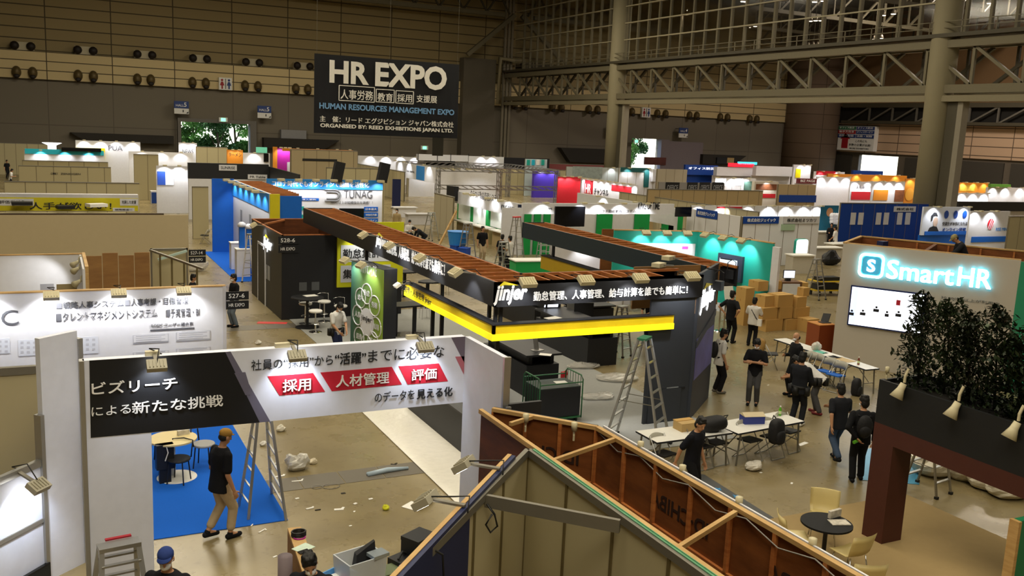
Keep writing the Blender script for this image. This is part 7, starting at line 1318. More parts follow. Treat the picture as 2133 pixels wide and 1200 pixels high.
g = G(845, 462); folding_chair((g.x+2.2, g.y), 2.2, 'folding chair in the open aisle by the truss booth', 'folding chairs at the poster booth', BLACK)
g = G(825, 435); t = thing('banner_stand', 'narrow dark blue banner stand beside the blue booth end', 'stand', (g.x, g.y, 0)); MB().cbox((g.x, g.y, .05), .7, .05, 2.3).to('banner_cloth', NAVY, t); MB().cbox((g.x, g.y, 0), .8, .3, .05).to('base', ALUD, t)
# green low counter in the attendance booth
g = G(1130, 590); t = thing('reception_counter', 'green fronted white counter near the black rear beam', 'counter', (g.x, g.y, 0)); MB().cbox((g.x, g.y+.5, 0), 2.4, .8, .95, -.1).to('body', GREEN, t); MB().cbox((g.x, g.y+.5, .95), 2.5, .9, .05, -.1).to('top', PAPER, t)
F = wy('white counter wall with open shelves under the black rear beam', 1155, 508, 1330, 33.5, WB, None, .1, 'booth', 'exhibition_booth', False, (.35, .75), 'white wall under the rear beam', 60)
# ================================================================ people
SKIN = mat('skin', '#b98a68', .55, var=.05); HAIR = mat('black_hair', '#100e0d', .6, bump=.4, scale=40); MASKW = mat('face_mask', '#e4e6ea', .7)
def cl_(n, c): return mat('cloth_'+n, c, .85, var=.12, scale=14, bump=.25, spec=.2)
BLK, WHT, TAN, JEAN, GRY, NVY, DGR = cl_('black', '#15161a'), cl_('white', '#d8d6d2'), cl_('tan', '#b5a283'), cl_('jeans', '#6a7684'), cl_('grey', '#4a4a4c'), cl_('navy', '#252c4a'), cl_('dark', '#1e2026')
ARM = {'down': ((.06, -.03, -.28), (.07, .06, -.53)), 'fwd': ((.05, .12, -.26), (.03, .32, -.42)), 'back': ((.07, -.15, -.25), (.08, -.22, -.49)), 'cross': ((.08, .1, -.25), (-.24, .25, -.2)),
       'hip': ((.2, -.13, -.2), (.02, -.02, -.42)), 'hold': ((.06, .03, -.28), (-.08, .26, -.26)), 'reach': ((.04, .2, -.19), (-.02, .46, -.25)), 'behind': ((.1, -.14, -.24), (-.06, -.2, -.42)), 'low': ((.04, .1, -.27), (-.06, .26, -.46))}
def capsule(mb, a, b, ra, rb, n=12):
    a, b = V(a), V(b); d = (b-a).normalized() if (b-a).length > 1e-6 else V((0, 0, 1))
    pts, rs = [], []
    for k in (80, 50, 20): pts.append(a-d*ra*math.sin(R(k))); rs.append(ra*math.cos(R(k)))
    pts += [a, b]; rs += [ra, rb]
    for k in (20, 50, 80): pts.append(b+d*rb*math.sin(R(k))); rs.append(rb*math.cos(R(k)))
    mb.tube(pts, rs, n)
def loft(mb, rows, X, Y, n=18):
    k = len(mb.v)
    for (c, rx, ry) in rows:
        for j in range(n): t = 2*math.pi*j/n; mb.v.append(V(c)+X*(rx*math.cos(t))+Y*(ry*math.sin(t)))
    for i in range(len(rows)-1):
        for j in range(n): mb.f.append((k+i*n+j, k+i*n+(j+1) % n, k+(i+1)*n+(j+1) % n, k+(i+1)*n+j))
    mb.f.append(tuple(k+j for j in range(n))[::-1]); mb.f.append(tuple(k+(len(rows)-1)*n+j for j in range(n)))
def fuse(o, vox, smooth=4):
    r = o.modifiers.new('remesh', 'REMESH'); r.mode = 'VOXEL'; r.voxel_size = vox; r.use_smooth_shade = True
    s = o.modifiers.new('smooth', 'SMOOTH'); s.factor = .5; s.iterations = smooth; return o
def person(label, top, h, a, arms=('down', 'down'), legs=((0, 0), (0, 0)), lean=0, head=(0, 0), shirt=BLK, pants=BLK, shoes=BLK, long_sleeve=False, hair=HAIR, mask=False, cap=None, bald=False, belt=False, bag=None, base=None, sit=False, vox=.011, z0=0.0, extra=None, ankle_skin=False, brim=1):
    s = h/1.7; g = V(base) if base is not None else G(top[0], top[1], h*(.995)+z0); B = V((g.x, g.y, z0)); v = V((B.x, B.y, 0)).normalized(); rt = V((v.y, -v.x, 0))
    Fw = v*math.cos(R(a))+rt*math.sin(R(a)); Rt = V((Fw.y, -Fw.x, 0)); Z = V((0, 0, 1))
    t = thing('person', label, 'person', B)
    def P(x, y, z): return B+Rt*(x*s)+Fw*(y*s)+Z*(z*s)
    hz = .46 if sit else .90
    knees, ankles, hips = [], [], []
    drop = 0
    for k, sd in enumerate((1, -1)):
        fy, lift = legs[k]; 
        if abs(fy) > .01: drop = max(drop, .86-math.sqrt(max(.01, .86**2-(fy*.9)**2)))
    hz -= drop*.8
    for k, sd in enumerate((1, -1)):
        fy, lift = legs[k]; hp = P(sd*.085, 0, hz); an = P(sd*.1, .42 if sit else fy, .085+lift)
        d = an-hp; L = min(d.length, .845*s); mid = hp+d*.505; bend = math.sqrt(max(0, (.425*s)**2-(L/2)**2)); ax = Fw if not sit else (Fw*.7+Z*.7)
        kn = mid+ax*max(bend, .012*s); 
        if sit: kn = P(sd*.11, .42, .47)
        hips.append(hp); knees.append(kn); ankles.append(an)
    U = (Z*math.cos(R(lean))+Fw*math.sin(R(lean))).normalized(); Wf = (Fw*math.cos(R(lean))-Z*math.sin(R(lean))).normalized()
    pel = P(0, 0, hz)
    def T(x, y, z): return pel+Rt*(x*s)+Wf*(y*s)+U*(z*s)
    neck = T(0, -.01, .54); hu = (U*math.cos(R(head[0]))+Wf*math.sin(R(head[0]))).normalized(); hf = (Wf*math.cos(R(head[0]))-U*math.sin(R(head[0]))); 
    hy = R(head[1]); hfw = hf*math.cos(hy)+Rt*math.sin(hy); hrt = Rt*math.cos(hy)-hf*math.sin(hy)
    hc = neck+(U*.05+hu*.105+hf*.025)*s
    def Hd(x, y, z): return hc+hrt*(x*s)+hfw*(y*s)+hu*(z*s)
    mm = Matrix((hrt, hfw, hu)).transposed()
    def torso(mb, e=0.0, z0_=-.06, bot=.0):
        rows = [(-.08, .13, .09), (0, .16, .105), (.1, .15, .1), (.22, .15, .1), (.34, .175, .112), (.44, .185, .105), (.5, .13, .08), (.54, .07, .06)]
        loft(mb, [(T(0, 0, z), (rx+e)*s, (ry+e)*s) for z, rx, ry in rows if z >= z0_], Rt, Wf)
    sh, el, wr = [], [], []
    for k, sd in enumerate((1, -1)):
        e_, w_ = ARM[arms[k]] if isinstance(arms[k], str) else arms[k]; S_ = T(sd*.185, -.005, .455); mx = lambda q: S_+Rt*(sd*q[0]*s)+Fw*(q[1]*s)+Z*(q[2]*s)
        if lean > 25: mx = lambda q, S_=S_, sd=sd: S_+Rt*(sd*q[0]*s)+(Fw*.8+Wf*.2)*(q[1]*s)+Z*(q[2]*s)
        sh.append(S_); el.append(mx(e_)); wr.append(mx(w_))
    body = MB(); torso(body)
    body.ball(Hd(0, 0, .02), (.074*s, .093*s, .108*s), 14, mm); body.ball(Hd(0, .03, -.055), (.052*s, .058*s, .055*s), 12, mm); capsule(body, Hd(0, .088, .01), Hd(0, .104, -.022), .012*s, .016*s, 8)
    for sd in (1, -1): body.ball(Hd(sd*.075, -.005, -.005), (.014*s, .022*s, .034*s), 8, mm)
    capsule(body, T(0, -.01, .46), hc-hu*.06*s, .058*s, .052*s)
    for k, sd in enumerate((1, -1)):
        capsule(body, sh[k], el[k], .05*s, .041*s); capsule(body, el[k], wr[k], .041*s, .027*s)
        d = (wr[k]-el[k]).normalized(); sdv = d.cross(Rt*sd); sdv = (sdv if sdv.length > .2 else d.cross(Z)).normalized(); nv_ = d.cross(sdv).normalized()   # hand plane spanned by d and sdv
        mh = Matrix((sdv, nv_, d)).transposed(); body.ball(wr[k]+d*.05*s, (.04*s, .02*s, .056*s), 10, mh)
        for f in range(4):
            off = (f-1.5)*.021*s; L = (.062, .074, .07, .055)[f]*s; p = wr[k]+d*.088*s+sdv*off; q_ = p+d*L*.55+nv_*L*.12; r_ = q_+d*L*.42+nv_*L*.38; capsule(body, p, q_, .0105*s, .01*s, 6); capsule(body, q_, r_, .01*s, .009*s, 6)
        p = wr[k]+d*.035*s-sdv*.034*s; q_ = p-sdv*.03*s+d*.03*s; capsule(body, p, q_, .0125*s, .011*s, 6); capsule(body, q_, q_+d*.03*s+nv_*.012*s, .011*s, .009*s, 6)
        capsule(body, hips[k], knees[k], .075*s, .052*s); capsule(body, knees[k], ankles[k], .05*s, .036*s); capsule(body, ankles[k], ankles[k]+Fw*.12*s-Z*.035*s, .036*s, .028*s)
    body.smooth = True; fuse(body.to('body', SKIN, t), vox, 3)
    q = MB(); q.smooth = True; torso(q, .026, -.09); loft(q, [(T(0, 0, -.13), .19*s, .135*s), (T(0, 0, -.05), .188*s, .132*s), (T(0, 0, .06), .178*s, .125*s)], Rt, Wf)
    q.v = q.v
    for k in range(2):
        capsule(q, sh[k], sh[k].lerp(el[k], .75 if not long_sleeve else 1), .072*s, .066*s)
        if long_sleeve: capsule(q, el[k], el[k].lerp(wr[k], .92), .055*s, .042*s)
    fuse(q.to('shirt', shirt, t), .015, 4)
    q = MB(); q.smooth = True; loft(q, [(P(0, 0, hz+.02), .165*s, .112*s), (P(0, -.01, hz-.04), .17*s, .118*s), (P(0, 0, hz-.13), .13*s, .1*s)], Rt, Fw)
    for k in range(2):
        capsule(q, hips[k], knees[k], .1*s, .077*s); capsule(q, knees[k], ankles[k].lerp(knees[k], .25 if ankle_skin else .06), .076*s, .066*s)
    fuse(q.to('trousers', pants, t), .015, 4)
    for k in range(2):
        tw = -.3*legs[k][1]; q = MB(); q.smooth = True; an = ankles[k]; capsule(q, an-Fw*.035*s-Z*.04*s, an+Fw*.16*s-Z*(.045+legs[k][1]*.4)*s, .044*s, .036*s, 10); capsule(q, an, an-Z*.03*s, .045*s, .046*s, 10); q.v = [V((p.x, p.y, max(p.z, z0+.004))) for p in q.v]; q.to('shoe', shoes, t)
    if not bald and not cap:
        q = MB(); q.smooth = True; q.ball(Hd(0, -.02, .048), (.09*s, .102*s, .098*s), 14, mm); q.ball(Hd(0, -.045, -.015), (.086*s, .07*s, .1*s), 12, mm)
        for k in range(5): q.ball(Hd((k-2)*.028, .058-.008*abs(k-2), .085-.012*abs(k-2)), (.028*s, .03*s, .03*s), 8, mm)
        for k in range(6): q.ball(Hd(.05*math.cos(k*1.05), -.02+.06*math.sin(k*1.05), .115), .034*s, 8)
        fuse(q.to('hair', hair, t), .011, 2)
    elif bald or cap:
        q = MB(); q.smooth = True; q.ball(Hd(0, -.035, -.01), (.079*s, .068*s, .062*s), 12, mm); q.to('hair', mat('cropped_hair', '#2a2420', .7) if bald else hair, t)
    if cap:
        q = MB(); q.smooth = True; q.ball(Hd(0, -.008, .055), (.086*s, .102*s, .078*s), 16, mm); loft(q, [(Hd(0, .07, .05), .075*s, .09*s*brim), (Hd(0, .075, .058), .072*s, .088*s*brim)], hrt, hfw); q.to('cap', cap, t)
    for sd in (1, -1):
        q = MB(); q.ball(Hd(sd*.03, .083, .012), (.011*s, .008*s, .007*s), 8, mm); q.to('eye', mat('eye_dark', '#1a1412', .3), t)
    if mask:
        q = MB(); q.smooth = True; q.ball(Hd(0, .048, -.045), (.06*s, .066*s, .05*s), 12, mm); q.tube([Hd(.055, .06, -.02), Hd(.082, .0, .0)], .004*s, 5).tube([Hd(-.055, .06, -.02), Hd(-.082, .0, .0)], .004*s, 5); q.to('face_mask', MASKW, t)
    else:
        q = MB(); q.ball(Hd(0, .082, -.062), (.024*s, .009*s, .007*s), 8, mm); q.to('mouth', mat('lips', '#8d5a4a', .5), t)
    if belt:
        q = MB(); q.smooth = True; loft(q, [(P(0, 0, hz+.0), .188*s, .14*s), (P(0, 0, hz+.06), .185*s, .138*s)], Rt, Fw)
        for ang in (-110, -70, 60, 100, 180): c = P(.2*math.sin(R(ang)), .15*math.cos(R(ang)), hz-.06); q.cbox((c.x, c.y, c.z-.09), .11, .09, .2, R(ang))
        q.to('tool_belt', mat('tool_belt_black', '#121212', .6), t)
    if bag:
        q = MB(); q.smooth = True; mb_ = Matrix((Rt, Wf, U)).transposed(); q.ball(T(0, -.19, .26), (.15*s, .1*s, .23*s), 14, mb_); q.ball(T(0, -.26, .18), (.11*s, .06*s, .12*s), 10, mb_)
        for sd in (1, -1): q.tube([T(sd*.1, -.12, .44), T(sd*.12, .0, .5), T(sd*.13, .11, .36), T(sd*.15, .02, .12), T(sd*.12, -.12, .08)], .02*s, 6)
        q.to('backpack', bag, t)
    if extra: extra(t, P, T, wr, Hd)
    return t
def strap(t, P, T, wr, Hd):
    q = MB(); q.tube([T(-.12, .0, .5), T(-.05, -.13, .4), T(.12, -.13, .15), T(.19, 0, .0), T(.1, .13, .18), T(-.1, .13, .44), T(-.12, 0, .5)], .014, 6); q.to('bag_strap', BLK, t); q = MB(); c = T(.2, -.02, -.02); q.cbox((c.x, c.y, c.z-.12), .1, .2, .22, .5); q.to('white_pouch', PAPER, t)
def bottle_in_hand(t, P, T, wr, Hd):
    q = MB(); q.tube([wr[1]+V((-.07, 0, -.08)), wr[1]+V((.09, .02, -.06))], .034, 10); q.to('green_bottle', mat('bottle_green', '#5fae2c', .25), t)
def ipass(t, P, T, wr, Hd):
    q = MB(); c = (wr[0]+wr[1])/2; q.cbox((c.x, c.y, c.z-.08), .05, .03, .14, .4); q.to('phone', BLK, t)
ST = ((.02, 0), (-.02, 0))
person('man in black tee, tan cargo trousers and mustard flat cap walking on the blue carpet', (455, 897), 1.80, 62, ('down', 'down'), ((.12, 0), (-.14, .03)), 6, (12, 0), BLK, TAN, BLK, cap=cl_('mustard', '#a07a38'), vox=.009, ankle_skin=True, brim=.6)
person('person in a blue cap and white mask, only head showing below the white lower panel', (348, 1143), 1.80, 205, ('down', 'down'), ST, 0, (10, -15), BLK, BLK, mask=True, cap=cl_('cap_blue', '#2c3f7c'), vox=.009)
person('black haired person with white mask at the plank table by the storage boxes', (652, 1143), 1.78, 195, ('low', 'hold'), ST, 6, (22, -20), BLK, BLK, mask=True, vox=.009)
person('man in black tee and loose jeans standing beside the 527 booth corner', (488, 573), 1.69, 245, ('hold', 'hold'), ST, 0, (8, 0), BLK, JEAN, BLK, mask=True, extra=ipass, belt=False)
person('worker in white shirt and navy jeans looking down beside the white bar stools', (700, 629), 1.68, 140, ('low', 'low'), ((.06, 0), (-.06, 0)), 8, (30, 0), WHT, NVY, BLK, mask=True, belt=True)
person('person in beige jacket and mask walking by the white desk', (827, 436), 1.62, 200, ('down', 'down'), ((.1, 0), (-.1, 0)), 0, (0, 0), cl_('beige', '#a3906a'), BLK, BLK, True, mask=True, vox=.014)
person('seated person in white shirt and dark vest in the work area', None, 1.66, 170, ('hold', 'hold'), ST, 5, (15, 0), WHT, BLK, BLK, True, mask=True, base=G(853, 459, 1.22), sit=True, vox=.014)
person('stooping person in dark coat beside the seated worker', None, 1.66, 250, ('low', 'low'), ST, 55, (15, 0), DGR, DGR, BLK, True, base=G(884, 478, 1.2), vox=.014)
person('man in black tee and khaki trousers standing by the green wall', (1006, 473), 1.76, 160, ('down', 'down'), ST, 0, (0, -10), BLK, TAN, BLK, vox=.012)
person('man in black with his back turned between the stepladders', (1047, 490), 1.68, 20, ('fwd', 'down'), ST, 0, (0, 0), BLK, GRY, BLK, vox=.012)
person('man in white tee and black trousers beside the red capped stepladder', (1063, 493), 1.66, 300, ('fwd', 'hold'), ST, 0, (0, 0), WHT, BLK, BLK, vox=.012)
person('man in black tee with hands on hips watching the carton pile', (1527, 608), 1.72, 35, ('hip', 'hip'), ((.04, 0), (-.06, 0)), 0, (0, 15), BLK, BLK, BLK, mask=True)
person('woman in loose white shirt with a black shoulder strap facing the cartons', (1573, 622), 1.58, 15, ('cross', 'cross'), ST, 0, (6, 5), WHT, BLK, BLK, extra=strap)
person('man in white tee with black backpack standing beside the tower', (1504, 688), 1.7, 65, ('down', 'down'), ST, 3, (10, 10), WHT, BLK, mat('sneaker_grey', '#6a655c', .7), bag=mat('backpack_black', '#15161a', .7))
person('man in black tee and grey trousers with crossed arms looking down', (1579, 707), 1.71, 185, ('cross', 'cross'), ((.02, 0), (-.02, 0)), 0, (28, 0), BLK, GRY, BLK, mask=True, vox=.009)
person('bald man in black shirt and mask standing behind the white table row', (1662, 695), 1.7, 240, ('hold', 'down'), ST, 0, (6, 0), BLK, BLK, BLK, True, mask=True, bald=True)
person('man in dark work clothes with loaded tool belt seen from behind', (1672, 737), 1.76, 25, ('low', 'low'), ((.03, 0), (-.03, 0)), 0, (12, -10), DGR, DGR, mat('white_sneaker', '#d4d2cc', .6), True, belt=True, vox=.009)
person('bending worker in pale tee, grey jeans and dark red shoes', None, 1.7, 285, ('reach', 'reach'), ((.04, 0), (-.1, 0)), 58, (5, 0), WHT, GRY, mat('dark_red_shoe', '#6a1c20', .6), base=G(1700, 862), belt=True)
person('man in dark shirt and blue jeans striding away beside the black planter', (1757, 801), 1.7, 330, ('cross', 'back'), ((.18, 0), (-.3, .12)), 5, (5, 0), DGR, cl_('blue_jeans', '#3f4f68'), BLK)
person('man all in black with backpack holding a green bottle behind him', (1803, 829), 1.73, 345, ('down', 'behind'), ((.1, 0), (-.08, 0)), 3, (8, -20), BLK, BLK, BLK, True, mask=True, bag=mat('backpack_black', '#15161a', .7), extra=bottle_in_hand, vox=.009)
person('man in navy tee hurrying between plywood wall and white tables', (1449, 868), 1.7, 120, ('back', 'down'), ((.12, 0), (-.12, .02)), 6, (15, 20), cl_('navy_tee', '#14161f'), BLK, BLK, vox=.01)
u_, v_ = SF.uv(2010, 515); bs = SF.p(u_, 0, -.75)
person('worker in camouflage cap leaning over the top of the pale angled wall', None, 1.7, 250, ('hold', 'reach'), ST, 28, (20, 0), DGR, DGR, BLK, True, base=bs, z0=2.6, cap=mat('camo_cap', '#8f8458', .8, var=.5, scale=16), vox=.012)
q = MB(); q.cbox((bs.x, bs.y, 0), .7, .7, 2.6, math.atan2(SF.U.y, SF.U.x)); tag(q.to('work_platform', PLYD), 'plywood work platform behind the pale angled wall under the camouflage cap worker', 'platform')
person('man in grey tee walking away between the white counters', (1677, 475), 1.76, 10, ('down', 'down'), ((.12, 0), (-.1, 0)), 0, (0, 0), cl_('slate', '#3a3e40'), JEAN, BLK, vox=.014)
person('man in white tee and black trousers walking past the balloons', (1743, 472), 1.72, 275, ('low', 'low'), ((.18, 0), (-.18, .03)), 4, (5, 0), WHT, BLK, BLK, vox=.014)
person('person in black standing under the white balloons', (1733, 466), 1.66, 190, ('hold', 'down'), ST, 0, (0, 0), BLK, BLK, BLK, True, vox=.016)
person('person in black at the far end of the beige rows', (14, 334), 1.7, 150, ('down', 'down'), ST, 0, (0, 0), BLK, BLK, vox=.018)
person('person in patterned white top beside the beige rows', (20, 352), 1.66, 100, ('hold', 'hold'), ST, 12, (10, 0), WHT, BLK, vox=.018)
person('person in black standing in the beige doorway by the poster booth', (301, 362), 1.68, 80, ('down', 'hold'), ST, 0, (5, 0), BLK, BLK, vox=.018)
person('dark haired person showing only above the talent booth wall', (401, 573), 1.58, 100, ('down', 'down'), ST, 0, (10, 0), BLK, BLK, vox=.012)
person('person in black top and jeans working inside the black and yellow booth', None, 1.68, 200, ('low', 'reach'), ST, 20, (10, 0), BLK, NVY, base=G(1352, 712), vox=.012)
person('distant person in black before the orange posters, only head above the wall', (1771, 411), 1.7, 200, ('down', 'down'), ST, 0, (0, 0), BLK, BLK, vox=.018)
# ================================================================ things on the blue carpet and the floor below the arched sign
g = G(360, 912, .74); t = thing('round_table', 'round cream table on white disc foot on the blue carpet', 'table', (g.x, g.y, 0)); rr = (G(410, 912, .74)-g).length; MB().lathe([(rr, .71), (rr, .74)], (g.x, g.y, 0), 32).to('table_top', mat('cream_top', '#dccb96', .4), t); MB().lathe([(.04, .02), (.04, .71)], (g.x, g.y, 0), 12).to('stem', PAPER, t); MB().lathe([(.36, 0), (.35, .02), (.05, .03)], (g.x+.05, g.y-.1, 0), 28).to('foot_disc', PAPER, t)
q = MB(); q.cbox((g.x+.2, g.y+.12, .74), .22, .06, .09, .2); tag(q.to('desk_calendar', mat('printed_page', '#c9c3b6', .5)), 'small printed card stand on the round cream table', 'card')
def ring_chair(px, py, rz, lab, proto=[None], seatm=None):
    c = G(px, py)
    if proto[0] and not seatm: return dup(proto[0], (c.x, c.y, 0), rz, lab)
    t = thing('chair', lab, 'chair', (0, 0, 0), 'black chairs at the cream table'); MB().lathe([(.2, .43), (.21, .45), (.2, .47)], (0, 0, 0), 20).to('seat', seatm or BK, t)
    for i in range(4):
        a = i*1.571+.785; MB().tube([(.17*math.cos(a), .17*math.sin(a), .44), (.22*math.cos(a), .22*math.sin(a), 0)], .013, 6).to('leg', BK, t)
    q = MB(); q.smooth = True; q.tube([(-.17, -.14, .45), (-.19, -.18, .76), (0, -.23, .77), (.19, -.18, .76), (.17, -.14, .45)], .013, 6); q.to('back_rail', BK, t)
    if not seatm: proto[0] = t
    t.location = (c.x, c.y, 0); t.rotation_euler = (0, 0, rz); return t
ring_chair(373, 1005, 2.6, 'black round seated chair in front of the cream table'); ring_chair(334, 965, 1.2, 'black round seated chair half hidden by the white lower panel'); ring_chair(425, 972, -2.0, 'black framed chair with pale seat behind the walking man', seatm=mat('pale_seat', '#9a9b9c', .6))
g = ATY(343, 975, G(343, 1000).y); p = G(344, 1006); t = thing('equipment_case', 'black upright equipment case with white cable beside the cream table', 'case', (p.x, p.y, 0)); MB().cbox((p.x, p.y, .28), .3, .14, .46, .1).to('case_body', BK, t); MB().cbox((p.x, p.y, 0), .2, .1, .28, .1).to('stand', BK, t); MB().tube([(p.x+.02, p.y-.08, .74), (p.x+.05, p.y-.1, .6), (p.x+.0, p.y-.1, .45)], .01, 6).to('cable', PAPER, t)
# twin rung ladder on the carpet edge
a, b, c_, d_ = G(497, 1056), G(517, 1084), G(596, 1085), G(566, 1030); cc = (a+b+c_+d_)/4
t = thing('stepladder', 'tall slender aluminium stepladder standing on the blue carpet edge', 'ladder', (cc.x, cc.y, 0)); apex = cc+V((.05, .1, 2.35))
for (p0, p1) in ((a, b), (d_, c_)):
    for p in (p0, p1): e = apex+(p-cc)*.08; MB().bar(V((p.x, p.y, 0)), e, .045, .028).to('rail', ALU, t)
    for k in range(1, 9):
        f = k/9; e0, e1 = apex+(p0-cc)*.08, apex+(p1-cc)*.08; MB().bar(V((p0.x, p0.y, 0)).lerp(e0, f), V((p1.x, p1.y, 0)).lerp(e1, f), .03, .02).to('rung', ALU, t)
MB().cbox(apex, .3, .14, .04, .4).to('top_cap', ALUD, t)
# stepladder at the wide lower panel
g0, g1 = ATY(213, 1136, 11.6), ATY(280, 1122, 11.6); hL = (g0.z+g1.z)/2
stepladder(((g0.x+g1.x)/2, 11.6-.1), .12, hL, 'silver stepladder with red top pad before the white lower panel', .55, .62, .42, rail=.06)
q = MB(); q.cbox(((g0.x+g1.x)/2, 11.6+.04, hL+.03), .3, .05, .02, .12); tag(q.to('ladder_red_strip', mat('pad_red', '#b02a38', .5)), 'red strip along the back edge of the silver stepladder top', 'tool')  # red strip of the ladder top, built as a separate piece
# litter
rd = random.Random(21)
g = G(618, 978); blob((g.x, g.y, 0), (.24, .17, .17), mat('clear_bag', '#c8c5bc', .25, var=.2, scale=9, spec=.8), 'plastic_bag', 'large crumpled clear plastic bag on the floor by the pit plates', 'bag', 2, 18, .4)
for px, py, r, col, lab in ((585, 898, .1, '#e6e2d4', 'ball of crumpled paper under the arched sign'), (652, 966, .085, '#ddd3bb', 'crumpled cream paper beside the clear plastic bag'), (803, 1062, .07, '#cfd02a', 'crumpled yellow tape on the concrete'), (547, 928, .07, '#e8e6e0', 'small paper ball by the ladder foot'), (538, 717, .09, '#e8e6e0', 'small paper ball in the aisle above the arched sign')):
    g = G(px, py); blob((g.x, g.y, 0), (r, r*.8, r*.7), mat('crumple_'+col[1:], col, .7), 'paper_ball', lab, 'litter', int(px), 12, .4)
LIT = [(572, 966, .09, .03, .2, 'white paper shred above the pit plates'), (582, 993, .18, .05, .1, 'white tape strip beside the clear plastic bag'), (619, 1003, .2, .035, -.1, 'white strip lying on the pit plates'), (820, 968, .12, .03, -.7, 'bent white strip on the dark pit plate'), (619, 1039, .07, .05, .3, 'torn paper scrap below the pit plates'), (645, 1060, .13, .04, .2, 'white elbow of paper on the concrete'), (662, 1063, .1, .02, .0, 'thin dark stick on the concrete'), (706, 1062, .16, .06, -.2, 'flat paper rag on the concrete'), (740, 1050, .07, .05, .5, 'paper flake just beyond the rag'), (772, 1040, .08, .05, .2, 'round paper flake near the yellow tape'), (738, 1066, .05, .03, .9, 'tiny paper flake near the rag'), (545, 1107, .14, .025, .7, 'white strip beside the walking man shoes'), (525, 1095, .08, .02, 1.0, 'short white strip at the carpet edge'), (573, 1160, .07, .03, .4, 'paper flake near the grey roll'), (925, 1003, .14, .03, -.8, 'white curl by the white side panel foot'), (715, 1028, .08, .05, .0, 'dark clump on the concrete'), (730, 1096, .05, .03, .2, 'little paper flake before the storage boxes'), (1585, 985, .06, .04, .2, 'paper flake near the grey strip'), (1649, 1008, .07, .04, .6, 'paper flake before the cream chairs'), (1828, 848, .12, .03, .1, 'paper strip by the black rucksack'), (1600, 803, .07, .02, .2, 'paper strip beside the man with crossed arms')]
for i, (px, py, sx, sy, rz, lab) in enumerate(LIT):
    g = G(px, py); m_ = mat('stick_dark', '#2a2622', .7) if 'dark' in lab else PAPER; q = MB(); q.cbox((g.x, g.y, .001), sx, sy, .006+.01*rd.random(), rz)
    if sx > .1: q.cbox((g.x+sx*.5, g.y+.03, .001), sx*.45, sy*.8, .012, rz+1.1)
    tag(q.to('paper_scrap', m_), lab, 'litter')
a, b = G(765, 992), G(850, 978); q = MB(); q.smooth = True; q.tube([(a.x, a.y, .03), ((a.x+b.x)/2, (a.y+b.y)/2+.03, .045), (b.x, b.y, .03)], [.05, .055, .03], 8); tag(q.to('plastic_strip', mat('pale_blue_film', '#b4c8d8', .3)), 'long pale blue rolled film on the pit plates', 'film')
g = G(878, 1055); t = thing('hand_tool', 'black and silver floor tool with white sheet on the concrete', 'tool', (g.x, g.y, 0)); MB().bar((g.x-.12, g.y-.1, .04), (g.x+.2, g.y+.12, .06), .12, .07).to('tool_body', BLACK, t); MB().cbox((g.x+.26, g.y+.18, 0), .12, .1, .06, .6).to('tool_end', PAPER, t); MB().cbox((g.x-.15, g.y+.08, .002), .3, .24, .008, .6).to('paper_sheet', PAPER, t)
q = MB(); c = G(690, 1014); q.tube([(c.x+.16*math.cos(k*.5), c.y+.12*math.sin(k*.5), .008) for k in range(13)], .006, 5).tube([(c.x-.25+.1*math.cos(k*.5), c.y+.05+.08*math.sin(k*.5), .008) for k in range(13)], .006, 5); tag(q.to('wire_loop', mat('grey_cable', '#8d8a84', .5)), 'loops of grey wire lying below the pit plates', 'wire')
# plank table and storage boxes at the bottom edge
zt_ = .74; a, b, c_, d_ = G(599, 1100, zt_), G(627, 1097, zt_), G(668, 1185, zt_), G(630, 1192, zt_)
t = thing('plank_table', 'narrow pine plank table with cable and phone at the bottom edge', 'table', ((a.x+c_.x)/2, (a.y+c_.y)/2, 0)); ux = (d_-a)*1.35; MB().prism([(p.x, p.y, zt_-.05) for p in (a, V(a)+ux, V(b)+ux, b)], (0, 0, .05)).to('plank', PINE, t); MB().prism([(p.x, p.y, 0) for p in (a, V(a)+ux, V(a)+ux+V((.04, 0, 0)), V(a)+V((.04, 0, 0)))], (0, 0, zt_-.05)).to('side_board', wood('tan_plywood', '#84603a', '#9a7446', .7, 1, 4), t)
def tb_(px, py, z=zt_): p = G(px, py, z); return V((p.x, p.y, z))
p = tb_(622, 1117); q = MB()
for k in range(3): q.tube([p+V((.1*math.cos(j*.524), .08*math.sin(j*.524), .02+.025*k)) for j in range(12)], .013, 6, True)
tag(q.to('cable_coil', CABLE), 'coil of black cable on the plank table', 'cable coil')
q = MB(); q.tube([p+V((.08*math.cos(j*.524), .07*math.sin(j*.524)-.06, .01)) for j in range(12)], .01, 6, True); tag(q.to('tape_roll', mat('magenta_tape', '#a8288a', .4)), 'magenta tape ring beside the black cable coil', 'tape')
p = tb_(632, 1142); tag(MB().cbox(p, .26, .2, .006, .5).to('bag_sheet', mat('pale_green_bag', '#c4d8c4', .4, var=.2, scale=12)), 'pale printed plastic bag on the plank table', 'bag'); p = tb_(633, 1151); tag(MB().cbox(p+V((0, 0, .008)), .15, .09, .012, .3).to('phone', SCREEN), 'black phone lying on the plank table', 'phone')
g = G(594, 1200, .0); t = thing('fabric_roll', 'upright grey mauve roll standing beside the plank table', 'roll', (a.x-.1, a.y-.45, 0)); q = MB(); q.smooth = True; o_ = tb_(594, 1158, .78); q.lathe([(.1, 0), (.1, .78)], (o_.x, o_.y, 0), 16); q.to('roll_body', mat('mauve_roll', '#7d7074', .7), t)
